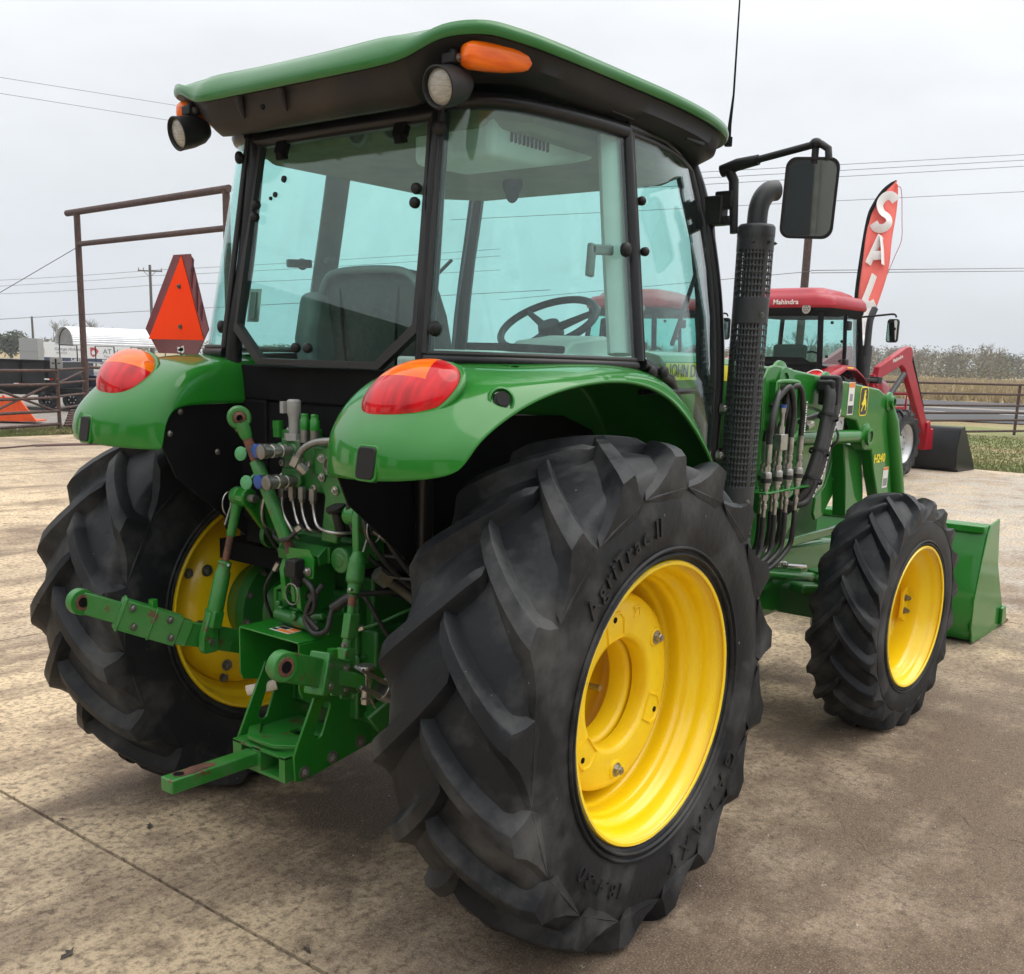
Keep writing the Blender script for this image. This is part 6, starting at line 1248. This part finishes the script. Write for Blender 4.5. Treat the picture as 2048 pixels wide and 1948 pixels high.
t = thing('notice_board', 'small grey sign with dark marks on top of the fence post', 'sign', tuple(fb0), rad(-52))
b = MB(); b.box(-.12, .12, -.015, .01, 1.19, 1.40); obj('panel', b, K['grey_cap'], t, bevel=.004)
b = MB(); b.box(-.012, .012, -.03, -.016, 1.05, 1.38); b.box(-.085, -.03, -.02, -.016, 1.285, 1.305); b.box(.03, .085, -.02, -.016, 1.285, 1.305); obj('strap', b, K['matte_black'], t)
# orange bucket
t = thing('loader_bucket', 'bright orange steel bucket lying behind the left fence', 'bucket', (8.787, 20.027, 0.516), rad(-52))
oz = 0.516
K['orange_paint'] = pm('orange_paint', (.82, .10, .015), (.72, .085, .015), sc=8, rough=.45)
b = MB(); b.prism([(-1.3, -oz), (.10, -oz), (-.10, 0), (-1.2, 0)], 'y', 0, .05); obj('back_plate', b, K['orange_paint'], t, bevel=.006)
b = MB(); b.prism([(.08, -oz), (.36, -oz+.02), (.0, 0), (-.12, 0)], 'y', .03, .08); b.box(-1.3, .34, .05, .6, -oz, -oz+.03); obj('side_plate', b, K['orange_paint'], t, bevel=.006)
for k in range(5): b = MB(); b.prism([(-1.0+.22*k, -.02), (-.97+.22*k, .05), (-.90+.22*k, -.02)], 'y', -.01, .03); obj('tooth', b, K['orange_paint'], t)
# black dump trailer
t = thing('dump_trailer', 'black dump trailer with ribbed sides behind the left fence', 'trailer', (11.759, 23.927, 1.216), rad(-52)); z0 = 1.216
K['trailer'] = pm('trailer_black', (.010, .011, .013), (.02, .021, .024), sc=3, rough=.35)
b = MB(); b.box(-5, .05, 0, 1.9, -.66, 0); tb_ = obj('dump_box', b, K['trailer'], t, bevel=.01)
for k in range(8): b = MB(); b.box(-5+.68*k, -4.94+.68*k, -.05, 0, -.64, .02); obj('side_rib', b, K['black'], tb_)
b = MB(); b.box(-5, .10, -.06, 0, -.03, .04); b.box(-5, .08, -.04, 0, -.70, -.62); obj('top_rail', b, K['black'], tb_)
b = MB(); b.box(-5, .9, .05, 1.8, -.86, -.68); obj('chassis', b, K['black'], t)
for x in (-.21, .43, ):
    b = MB(); b.lathe([(-.08, .14), (-.08, .23), (-.06, .25), (.06, .25), (.08, .23), (.08, .14)], (x, .02, .26-z0), (0, 1, 0), 28); w = obj('wheel', b, K['rubber'], t, smooth=40)
    b = MB(); b.lathe([(-.075, .14), (-.04, .12), (-.05, .06), (-.08, .05), (-.08, 0)], (x, .02, .26-z0), (0, 1, 0), 20); obj('rim', b, K['black'], w, smooth=40)
    for k in range(6): b = MB(); a = k*pi/3; b.hexbolt((x+.085*cos(a), -.025, .26-z0+.085*sin(a)), (0, -1, 0), .012, .012); obj('bolt', b, K['silver'], w)
b = MB(); b.prism([(-.62, -.80), (-.52, -.66), (.72, -.66), (.82, -.80), (.72, -.74), (-.50, -.74)], 'y', -.1, .2); obj('mudguard', b, K['black'], t)
for x, z in ((-1.05, -.60), (-.25, -.46)):
    b = MB(); b.box(x, x+.13, -.062, -.056, z, z+.035); obj('white_marker', b, K['decal_w'], t); b = MB(); b.box(x+.13, x+.23, -.062, -.056, z, z+.035); obj('red_marker', b, K['lens_red'], t)
# machinery beyond the gate post
t = thing('flatbed_trailer', 'dark blue flatbed trailer with pale rails beyond the gate post', 'trailer', (13.314, 25.171, 0.966), rad(-52))
b = MB(); b.box(-.5, 2.6, 0, 1.8, -.62, -.12); b.box(-.35, .05, .1, .5, -.2, .25); obj('body', b, pm('dark_blue', (.012, .018, .035), (.02, .025, .04), rough=.4), t, bevel=.02)
for z in (.05, .22): b = MB(); b.box(-.45, 2.6, -.02, .02, z, z+.035); obj('side_rail', b, K['silver'], t)
for x in (-.4, .5, 1.4, 2.3): b = MB(); b.box(x, x+.04, -.02, .02, -.2, .26); obj('stake', b, K['silver'], t)
for x in (.9, 1.7): b = MB(); b.lathe([(-.08, .05), (-.08, .22), (.08, .22), (.08, .05)], (x, 0, -.95), (0, 1, 0), 20); obj('wheel', b, K['rubber'], t, smooth=40)
# arched metal carport
K['corr'] = pm('white_corrugated', (.72, .73, .74), (.62, .63, .64), sc=1.5, rough=.4)
cpo = V((43.060, 80.217, 1.612)); cpo.z = 0
t = thing('carport', 'white corrugated arched carport standing beyond the black trailer', 'carport', tuple(cpo), rad(-52))
al = rad(33); wv = V((cos(al+rad(-85)), sin(al+rad(-85)), 0)); av = V((-wv.y, wv.x, 0)); he, hr, hw_ = 1.645, 3.097, 2.6
prof = []
for k in range(61):
    a = pi*(k/60); rr2 = 1+(.022 if k % 2 else -.0)
    prof.append((-cos(a)*hw_*rr2, he+(hr-he)*sin(a)**.8*rr2))
b = MB(); b.grid([[wv*p+av*d+V((0, 0, z)) for p, z in prof] for d in (0, 9.5)]); obj('roof', b, K['corr'], t, smooth=None, solid=.03)
for d in (.3, 3.2, 6.2, 9.2):
    for s in (-1, 1): b = MB(); p = wv*(hw_*.97*s)+av*d; b.cyl(p+V((0, 0, -.2)), p+V((0, 0, he)), .05, n=8); obj('post', b, K['matte_black'], t)
    b = MB(); b.tube([wv*(p*.965)+av*d+V((0, 0, z-.10)) for p, z in prof[::3]], .05, 6); obj('arch', b, K['matte_black'], t)
    b = MB(); b.tube([wv*(-hw_*.96)+av*d+V((0, 0, he)), wv*(hw_*.96)+av*d+V((0, 0, he))], .045, 6); obj('tie_beam', b, K['matte_black'], t)
# realtor's billboard
b0 = V((49.130, 97.419, 1.876)); t = thing('billboard', 'long white property billboard with navy strip behind the carport', 'billboard', (b0.x, b0.y, 0), rad(-52)); zt = b0.z
b = MB(); b.box(0, 10.2, 0, .15, zt-1.42, zt); obj('panel', b, K['white'], t)
b = MB(); b.box(0, 10.2, -.03, .1, zt-1.82, zt-1.43); navy = obj('navy_strip', b, pm('navy', (.012, .022, .07), rough=.4), t)
for x in (.4, 3.5, 6.6, 9.7): b = MB(); b.box(x, x+.12, .15, .3, -.3, zt-.1); obj('post', b, K['wood'], t)
def bt(nm, s, sz, u, z, mat, par, **k): b = MB(); b.text(s, sz, (u, -.012 if par is t else -.036, z), (1, 0, 0), (0, 0, 1), .004, **k); return obj(nm, b, mat, par, smooth=None)
gr_ = pm('grey_ink', (.12, .12, .13), rough=.5)
bt('lettering', 'AT Home', .66, 8.30, zt-.75, gr_, t); bt('lettering', 'Texas Real Estate', .36, 8.30, zt-1.22, gr_, t); bt('lettering', 'George Holcomb', .40, 3.7, zt-.62, gr_, t, shear=.3); bt('lettering', 'REALTOR', .24, 3.0, zt-1.0, gr_, t)
bt('lettering', '5-0057', .36, 4.35, zt-1.63, K['decal_w'], navy, bold=.01); bt('lettering', '903-454-2', .36, 7.6, zt-1.63, K['decal_w'], navy, bold=.01)
b = MB(); b.prism([(5.75, zt-.38), (6.25, zt-.38), (6.55, zt-.7), (6.3, zt-1.1), (6.0, zt-1.3), (5.75, zt-1.05)], 'y', -.02, -.005); hx = obj('red_crest', b, pm('crest_red', (.45, .02, .03), rough=.4), t, smooth=None)
b = MB(); b.prism([(5.85, zt-.85), (6.05, zt-.60), (6.25, zt-.85), (6.2, zt-.85), (6.2, zt-1.05), (5.9, zt-1.05), (5.9, zt-.85)], 'y', -.03, -.021); obj('crest_house', b, K['decal_w'], hx, smooth=None)
b = MB(); b.prism([(1.0+.36*cos(2*pi*k/20), zt-.85+.55*sin(2*pi*k/20)) for k in range(20)], 'y', -.012, -.004); pr_ = obj('portrait_hair', b, pm('hair_print', (.50, .42, .26), rough=.5), t, smooth=None)
b = MB(); b.prism([(1.05+.24*cos(2*pi*k/20), zt-.92+.40*sin(2*pi*k/20)) for k in range(20)], 'y', -.02, -.013); obj('portrait_face', b, pm('face_print', (.70, .56, .45), rough=.5), pr_, smooth=None)
b = MB(); b.box(0, 1.7, 0, 1.2, 0, 2.15); b.box(-.03, 1.73, -.03, 0, 1.0, 1.05); k0 = V((45.883, 93.160, 1.522)); o = obj('steel_cabinet', b, K['grey_cap'], bevel=.02); o.location = (k0.x, k0.y, 0); o.rotation_euler = (0, 0, rad(-52)); tag(o, 'grey steel cabinet left of the white property billboard', 'cabinet')
# ---------------------------------------------------------------- poles and wires
def wood_pole(label, x, y, h, r=.13, arm=0, wires=(), rz=0):
    t = thing('utility_pole', label, 'utility pole', (x, y, 0), rz); b = MB(); b.tube([(0, 0, -.3), (0, 0, h)], [r, r*.75], 10); obj('shaft', b, K['wood'], t, smooth=60)
    if arm:
        b = MB(); b.box(-arm, arm, -.06, .06, h-.62, h-.50); obj('crossarm', b, K['wood'], t)
        b = MB(); b.bar((-arm*.5, -.08, h-.62), (0, -.08, h-1.15), .05, .05); b.bar((arm*.5, -.08, h-.62), (0, -.08, h-1.15), .05, .05); obj('brace', b, K['steel_dull'], t)
        for x_ in (-arm*.95, -arm*.55, arm*.95): b = MB(); b.lathe([(0, .05), (.1, .07), (.16, .04), (.22, .06), (.26, 0)], (x_, 0, h-.50), (0, 0, 1), 8); obj('insulator', b, K['grey_cap'], t)
    return t
pA = V((57.293, 89.542, 9.406)); wood_pole('weathered utility pole with one crossarm left of the orange triangle', pA.x, pA.y, pA.z, .17, 1.15, rz=rad(-52))
pB = V((54.779, 107.663, 4.481)); wood_pole('bare slim pole rising behind the billboard at far left', pB.x, pB.y, pB.z, .14)
pC = V((27.440, 10.477, 5.983)); t = thing('sign_pole', 'dark steel pole rising behind the red tractor roof', 'pole', (pC.x, pC.y, 0)); b = MB(); b.tube([(0, 0, -.1), (0, 0, pC.z)], .115, 12); obj('shaft', b, K['pipe'], t, smooth=60); b = MB(); b.lathe([(0, .125), (.05, .125), (.07, .08), (.08, 0)], (0, 0, pC.z), (0, 0, 1), 12); obj('cap', b, K['pipe'], t)
K['wire'] = pm('wire', (.11, .11, .12), rough=.6)
def wire(p, q, r, label, sag=.0, grp='overhead wires'):
    p = V(p); q = V(q); e_ = (q-p); p2 = p-e_*.0; b = MB(); b.tube([p.lerp(q, k/10)-V((0, 0, sag*4*(k/10)*(1-k/10))) for k in range(11)], r, 4); tag(obj('power_line', b, K['wire'], smooth=None), label, 'wire', grp)
WR = ['topmost of the three close wires right of the cab', 'middle one of the three close wires right of the cab', 'lowest of the three close wires right of the cab', 'single wire crossing the sky behind the feather banner top', 'wire running from the dark pole back behind the exhaust stack', 'upper of the twin wires at the middle of the feather banner', 'lower of the twin wires at the middle of the feather banner']
for wi, (p, q, r) in enumerate((((44.737, 39.909, 11.290), (85.904, 14.323, 17.661), .018), ((44.684, 39.853, 10.924), (85.849, 14.264, 17.275), .018), ((44.631, 39.796, 10.559), (85.788, 14.198, 16.853), .018), ((48.373, 43.121, 10.022), (85.523, 13.915, 15.026), .018), ((29.567, 23.619, 3.865), (27.219, 10.220, 4.395), .009), ((27.223, 10.224, 4.423), (49.834, 6.839, 6.325), .011), ((27.213, 10.213, 4.353), (49.816, 6.820, 6.199), .011))):
    wire(p, q, r, WR[wi])
for w_, p, q, r in (('upper', (23.070, 52.057, 14.335), (38.500, 49.044, 14.714), .011), ('lower', (22.962, 51.941, 13.585), (38.370, 48.905, 13.814), .011)):
    wire(p, q, r, w_+' of the two wires crossing the sky left of the roof', grp='overhead wires at left')
for w_, a, m_, c in (('upper', (51.260, 113.317, 7.885), (57.201, 89.484, 8.890), (70.259, 56.906, 10.929)), ('middle', (51.170, 113.221, 7.266), (57.126, 89.405, 8.374), (70.174, 56.814, 10.339)), ('lowest', (51.059, 113.101, 6.493), (56.997, 89.267, 7.484), (70.003, 56.631, 9.158))):
    wire(a, m_, .02, w_+' pole wire strung from the left edge to the crossarm pole', .1, 'wires on the utility pole'); wire(m_, c, .02, w_+' pole wire strung from the crossarm pole towards the cab glass', .1, 'wires on the utility pole')
wire((45.839, 102.217, 3.617), (56.652, 88.897, 5.094), .026, 'dark wire running level behind the gate post at left'); wire((56.652, 88.897, 5.094), (64.111, 46.831, 6.946), .026, 'dark wire seen low through the cab glass')
wire((8.027, 20.735, 2.183), tuple(ga+V((0, 0, 3.70))), .008, 'slanting guy wire running down to the left from the gate post')
# ---------------------------------------------------------------- feather banner
t = thing('feather_banner', 'tall coral feather banner reading SALE behind the red tractor', 'banner')
fl = pm('coral_cloth', (.85, .17, .14), (.80, .15, .12), sc=2, rough=.7)
fw = pm('white_cloth', (.80, .78, .77), rough=.7)
Lf = [V(p) for p in ((16.292, 4.236, -0.650), (16.733, 4.760, 2.554), (16.762, 4.844, 2.909), (16.921, 4.883, 3.624), (17.103, 4.893, 4.340), (17.209, 4.849, 4.611), (17.360, 4.746, 4.875), (17.526, 4.594, 5.051))]
Rt = [V(p) for p in ((16.315, 4.207, -0.649), (16.702, 4.648, 2.111), (16.962, 4.531, 2.742), (17.188, 4.470, 3.417), (17.317, 4.503, 3.997), (17.438, 4.501, 4.445), (17.494, 4.521, 4.713), (17.527, 4.569, 4.980))]
Lf = crom(Lf[1:], 5); Rt = crom(Rt[1:], 5); fd = V((.788, .616, 0))
b = MB(); b.grid([[l.lerp(r, k/6)+fd*(.03*sin(k*1.1+i*.35)) for k in range(7)] for i, (l, r) in enumerate(zip(Lf, Rt))]); ban = obj('cloth', b, fl, t, smooth=180, solid=.004)
pole_pts = [V((16.266, 4.313, -0.518)), V((16.704, 4.796, 2.553))]+[l-V((0, 0, 0)) for l in Lf[2:]]
b = MB(); b.tube(pole_pts, [.045]*2+[.035]*(len(pole_pts)-4)+[.025, .02], 8); obj('pole', b, K['matte_black'], t, smooth=60)
for ch, (u, v), sz, ang in (('S', (1768, 424), .78, -14), ('A', (1759, 501), .74, -12), ('L', (1741, 572), .74, -10), ('E', (1731, 640), .70, -8)):
    pass
def stroke(pts, w):   # brush-lettered strokes on both faces of the cloth
    b = MB(); P = [V(p) for p in pts]; 
    b.tube(crom(P, 5), w, 8, True, .10); 
    return b
LET = [[(17.395, 4.52, 4.683), (17.357, 4.598, 4.769), (17.281, 4.688, 4.748), (17.207, 4.739, 4.621), (17.209, 4.689, 4.48), (17.264, 4.59, 4.395), (17.26, 4.559, 4.289), (17.191, 4.617, 4.197), (17.112, 4.716, 4.193), (17.085, 4.78, 4.28)], [(16.918, 4.745, 3.55), (17.019, 4.696, 3.784), (17.136, 4.637, 4.054)], [(17.136, 4.637, 4.054), (17.117, 4.578, 3.806), (17.084, 4.529, 3.541)], [(16.984, 4.71, 3.694), (17.11, 4.557, 3.718)], [(16.963, 4.623, 3.358), (16.863, 4.66, 3.089), (16.774, 4.696, 2.865)], [(16.774, 4.696, 2.865), (16.822, 4.616, 2.805), (16.897, 4.539, 2.862)], [(16.857, 4.523, 2.666), (16.787, 4.618, 2.68), (16.711, 4.642, 2.465), (16.655, 4.647, 2.269), (16.723, 4.549, 2.237)], [(16.717, 4.634, 2.465), (16.795, 4.535, 2.469)]]
for st in LET: obj('letter_stroke', stroke(st, .078), fw, ban, smooth=60)
b = MB(); b.tube(crom([V(p) for p in ((17.524, 4.566, 4.962), (17.556, 4.496, 4.876), (17.487, 4.408, 4.360), (17.430, 4.360, 4.003), (17.316, 4.409, 3.715), (17.176, 4.471, 3.372))], 5), .006, 6); obj('loose_cord', b, pm('cord', (.35, .06, .08), rough=.7), t)
# ---------------------------------------------------------------- right: pipe fence along the verge
p, q = V((24.67, 6.74, 0)), V((29.8, 4.76, 0)); d_ = (q-p).normalized()
t = rails('pipe_fence', 'rusty pipe fence along the grass verge at the right edge', p-d_*8, q+d_*16, (1.4, 1.13, .82, .62, .42, .12), (.30, .452, .60, .75, .9), .032)
# ---------------------------------------------------------------- vegetation
K['bark'] = pm('winter_bark', (.13, .105, .085), (.20, .17, .14), sc=3, rough=.9)
K['twig'] = pm('twig', (.15, .125, .095), (.20, .165, .12), sc=.3, rough=.95)
K['leafdry'] = pm('dry_leaf', (.15, .122, .048), (.105, .115, .045), sc=.15, lo=.4, hi=.6, rough=.9, c3=(.28, .15, .06), sc3=.5)
K['ever'] = pm('evergreen', (.045, .06, .035), (.085, .095, .055), sc=1.2, rough=.9)
def bare_tree(tr, tw, p, h, rnd, depth=5, spread=.55, r0=None):
    def br(a, d, L_, r, k):
        e_ = a+d*L_; mid = a.lerp(e_, .5)+V((rnd.uniform(-1, 1), rnd.uniform(-1, 1), 0))*L_*.06
        (tr if k >= depth-1 else tw).tube([a, mid, e_], [r, r*.85, r*.65], 5 if k >= depth-1 else 3, False)
        if k <= 0: return
        n = 3 if k > 1 else 4
        for i in range(n):
            az_ = rnd.uniform(0, 2*pi); s = rnd.uniform(.6, 1.25)*spread
            nd = (d+V((cos(az_)*s, sin(az_)*s, rnd.uniform(-.15, .3)))).normalized()
            br(a.lerp(e_, rnd.uniform(.55, 1.0)), nd, L_*rnd.uniform(.58, .85), r*.58, k-1)
    br(V(p), V((rnd.uniform(-.08, .08), rnd.uniform(-.08, .08), 1)).normalized(), h*.30, r0 or h*.022, depth)
for i, (p, h, lab) in enumerate((((61.172, 114.910, 1.059), 6.0, 'leafless spreading tree behind the carport, left of the tall gate post'), ((64.170, 111.129, 1.211), 6.6, 'bare tree with dense brown crown just right of the tall gate post'), ((70.962, 119.036, 1.236), 5.2, 'small bare tree above the middle of the carport roof'), ((75.795, 121.178, 1.322), 4.6, 'low bare tree beside the orange triangle'))):
    t = thing('bare_tree', lab, 'tree', (p[0], p[1], 0), 0, None); A, Bm = MB(), MB(); bare_tree(A, Bm, (0, 0, -.2), h, random.Random(20+i), 5, .62); obj('trunk', A, K['bark'], t, smooth=60); obj('crown', Bm, K['twig'], t, smooth=None)
for i, (p, h) in enumerate((((70.188, 62.061, 1.427), 4.6), ((107.347, 39.864, 2.691), 6.2), ((84.968, 35.203, 2.381), 6.5))):
    t = thing('bare_tree', ('bare tree seen low through the side window of the green cab', 'brown leafless tree behind the red loader boom', 'leafless tree seen through the cab of the red tractor')[i], 'tree', (p[0], p[1], 0)); A, Bm = MB(), MB(); bare_tree(A, Bm, (0, 0, -.2), h, random.Random(40+i), 5, .6); obj('trunk', A, K['bark'], t, smooth=60); obj('crown', Bm, K['twig'], t, smooth=None)
def clump(b, c, r, n, rnd, s=.35, zf=.8):
    for _ in range(n):
        u = V((rnd.gauss(0, 1), rnd.gauss(0, 1), rnd.gauss(0, 1))).normalized()*(rnd.random()**.4)*r; u.z *= zf; q = V(c)+u
        a = V((rnd.uniform(-1, 1), rnd.uniform(-1, 1), rnd.uniform(-.6, .6))).normalized()*s*rnd.uniform(.5, 1.2); w = V((rnd.uniform(-1, 1), rnd.uniform(-1, 1), rnd.uniform(-1, 1))).normalized()*s*rnd.uniform(.4, .9)
        b.add([q-a, q+w*.6, q+a, q-w*.6], [(0, 1, 2, 3)])
# far winter wood along the horizon: one mass
rnd = random.Random(11); tw, lf = MB(), MB(); A = MB()
cam0 = V((-2.489, -2.479, 0))
for k in range(190):
    a_ = rnd.uniform(6, 34); D_ = rnd.uniform(190, 250); h = rnd.uniform(5.2, 8.0)*(1 if a_ < 26 else .85)
    p = cam0+V((cos(rad(a_)), sin(rad(a_)), 0))*D_; p.z = gz(D_*cos(rad(a_-14)))-.1
    bare_tree(A, A, p, h, rnd, 4, .65, h*.028)
    clump(lf, p+V((0, 0, h*.42)), h*.46, 150, rnd, .30)
    clump(lf, p+V((rnd.uniform(-2, 2), rnd.uniform(-2, 2), .8)), 2.8, 60, rnd, .42, .45)
A.v += [] ; o = obj('far_wood', A, [K['twig']], smooth=None, recalc=False); stuff(o); tag(o, 'grey brown winter wood along the horizon beyond the dry field', 'wood')
o = obj('far_underwood', lf, K['leafdry'], smooth=None, recalc=False); stuff(o); tag(o, 'brown thinning leaves and brush of the wood along the horizon', 'brush')
lf2 = MB(); 
for k in range(90):
    a_ = rnd.uniform(34, 70); D_ = rnd.uniform(260, 320); h = rnd.uniform(4, 6); p = cam0+V((cos(rad(a_)), sin(rad(a_)), 0))*D_
    clump(lf2, p+V((0, 0, h*.35)), h*.6, 60, rnd, .8, .6)
o = obj('far_hedge', lf2, K['leafdry'], smooth=None, recalc=False); stuff(o); tag(o, 'low hazy brush along the horizon at the left and behind the cab', 'brush')
for i, (p, h, w, lab) in enumerate((((216.167, 49.722, 1.892), 5.6, 4.4, 'dark evergreen tree at the right end of the winter wood'), ((219.012, 54.333, 1.766), 4.2, 3.2, 'smaller dark evergreen left of the large evergreen at the right edge'), ((57.959, 118.961, 0.896), 3.2, 3.2, 'rounded dark tree far off at the left edge'), ((214.181, 44.029, 2.063), 5.8, 4.0, 'dark evergreen tree cut by the right edge of the view'))):
    t = thing('evergreen_tree', lab, 'tree', (p[0], p[1], gz(150 if i == 2 else 200) if i != 2 else 0)); b = MB(); b.tube([(0, 0, -.2), (0, 0, h*.7)], [.2, .08], 6); obj('trunk', b, K['bark'], t)
    b = MB()
    for k in range(9): clump(b, (rnd.uniform(-w*.35, w*.35), rnd.uniform(-w*.35, w*.35), rnd.uniform(h*.25, h*.75)), w*.34, 130, rnd, .30)
    obj('crown', b, K['ever'], t, smooth=None, recalc=False)
# grass blades on the near verge and at the yard edge
rnd = random.Random(9); b = MB()
def blade(x, y, h, z=-.05): 
    a = rnd.uniform(0, 2*pi); dx, dy = cos(a)*.02, sin(a)*.02; l = V((rnd.uniform(-1, 1), rnd.uniform(-1, 1), 0))*h*.5
    b.add([(x-dx, y-dy, z), (x+dx, y+dy, z), (x+l.x, y+l.y, z+h)], [(0, 1, 2)])
for _ in range(26000): x = 17.22+rnd.random()**2*12; blade(x, rnd.uniform(-3, 9), rnd.uniform(.015, .06))
o = obj('verge_grass', b, K['lawn'], smooth=None, recalc=False); stuff(o); tag(o, 'short patchy green grass on the verge at the right', 'grass')
b = MB()
for _ in range(9000): k = rnd.random(); x = 3.5+k*8; yb = 16.45 if x < 6.9 else 16.45+(x-6.9)*.45; blade(x, yb+rnd.random()**1.6*1.5, rnd.uniform(.03, .09), -.045)
o = obj('edge_grass', b, K['lawn'], smooth=None, recalc=False); stuff(o); tag(o, 'thin mossy grass along the concrete edge below the left fence', 'grass')
b = MB()
for _ in range(26000):
    d = 73+rnd.random()**1.5*110; p = c0+dv*d+pv*rnd.uniform(-45, 60); a = rnd.uniform(0, 2*pi); h = rnd.uniform(.25, .6); w = .12
    b.add([(p.x-cos(a)*w, p.y-sin(a)*w, gz(d)), (p.x+cos(a)*w, p.y+sin(a)*w, gz(d)), (p.x+rnd.uniform(-.2, .2), p.y+rnd.uniform(-.2, .2), gz(d)+h)], [(0, 1, 2)])
o = obj('dry_grass', b, K['field'], smooth=None, recalc=False); stuff(o); tag(o, 'tall dry tan grass covering the field beyond the road', 'grass')
# pebbles and grit on the slab
b = MB()
for _ in range(1500):
    x, y = rnd.uniform(-2, 8), rnd.uniform(-4, 5); s = rnd.uniform(.0015, .005); b.ell((x, y, s*.3), s, s*rnd.uniform(.6, 1), s*.6, 5, 3)
o = obj('grit', b, pm('grit', (.50, .46, .40), (.20, .17, .14), sc=3, rough=.9), smooth=None, recalc=False); stuff(o); tag(o, 'loose pale grit scattered over the concrete around the green tractor', 'grit')
# dealership building behind the camera (mirrored in glass and paint)
t = thing('building', 'dark metal machine shed standing behind the left rear of the yard', 'building', (-8.4, 10.2, 0), rad(-142))
b = MB(); b.box(-9, 9, -8, 0, 0, 5.0); obj('wall', b, pm('shed_siding', (.09, .09, .092), (.07, .07, .072), sc=.5, rough=.6), t)
b = MB(); b.prism([(-8.3, 5.0), (.3, 5.0), (-4, 6.0)], 'x', -9.2, 9.2); obj('roof', b, pm('shed_roof', (.10, .10, .105), rough=.5), t)
for x in (-5, 0, 5):
    b = MB(); b.box(x-1.6, x+1.6, -.02, .05, 0, 3.6); obj('door', b, K['white'], t)
t = thing('building', 'long pale metal dealership building facing the yard', 'building', (-11.5, -9.5, 0), rad(-52))
b = MB(); b.box(-16, 16, -9, 0, 0, 4.6); obj('wall', b, pm('metal_siding', (.20, .20, .19), (.17, .17, .165), sc=.5, rough=.6), t)
b = MB(); b.prism([(-9.4, 4.6), (.4, 4.6), (-4.5, 6.2)], 'x', -16.3, 16.3); obj('roof', b, pm('metal_roof', (.12, .12, .125), rough=.5), t)
for x in (-13, -10.6, -8.2, -5.8, -3.4, 3.4, 5.8, 8.2, 10.6, 13):
    b = MB(); b.box(x-.7, x+.7, -.02, .04, 1.0, 2.6); w = obj('window', b, K['interior'], t); b = MB(); b.box(x-.6, x+.6, .04, .05, 1.1, 2.5); obj('pane', b, pm('dark_pane', (.02, .025, .03), rough=.05), w)
b = MB(); b.box(-2.2, 2.2, -.02, .06, 0, 3.6); obj('roller_door', b, K['white'], t)

# ---------------------------------------------------------------- thin winter haze over the whole place
b = MB(); b.box(-60, 345, -60, 345, -1.1, 17.5); hz = obj('haze', b, K['white'], smooth=None); stuff(hz); tag(hz, 'thin winter haze paling the far wood and poles', 'haze')
hm = bpy.data.materials.new('haze'); hm.use_nodes = True; hm.node_tree.nodes.clear(); pv_ = hm.node_tree.nodes.new('ShaderNodeVolumePrincipled'); pv_.inputs['Color'].default_value = (.93, .95, .97, 1); pv_.inputs['Density'].default_value = .0007; pv_.inputs['Anisotropy'].default_value = .3
ho = hm.node_tree.nodes.new('ShaderNodeOutputMaterial'); hm.node_tree.links.new(pv_.outputs[0], ho.inputs['Volume']); hz.data.materials.clear(); hz.data.materials.append(hm)
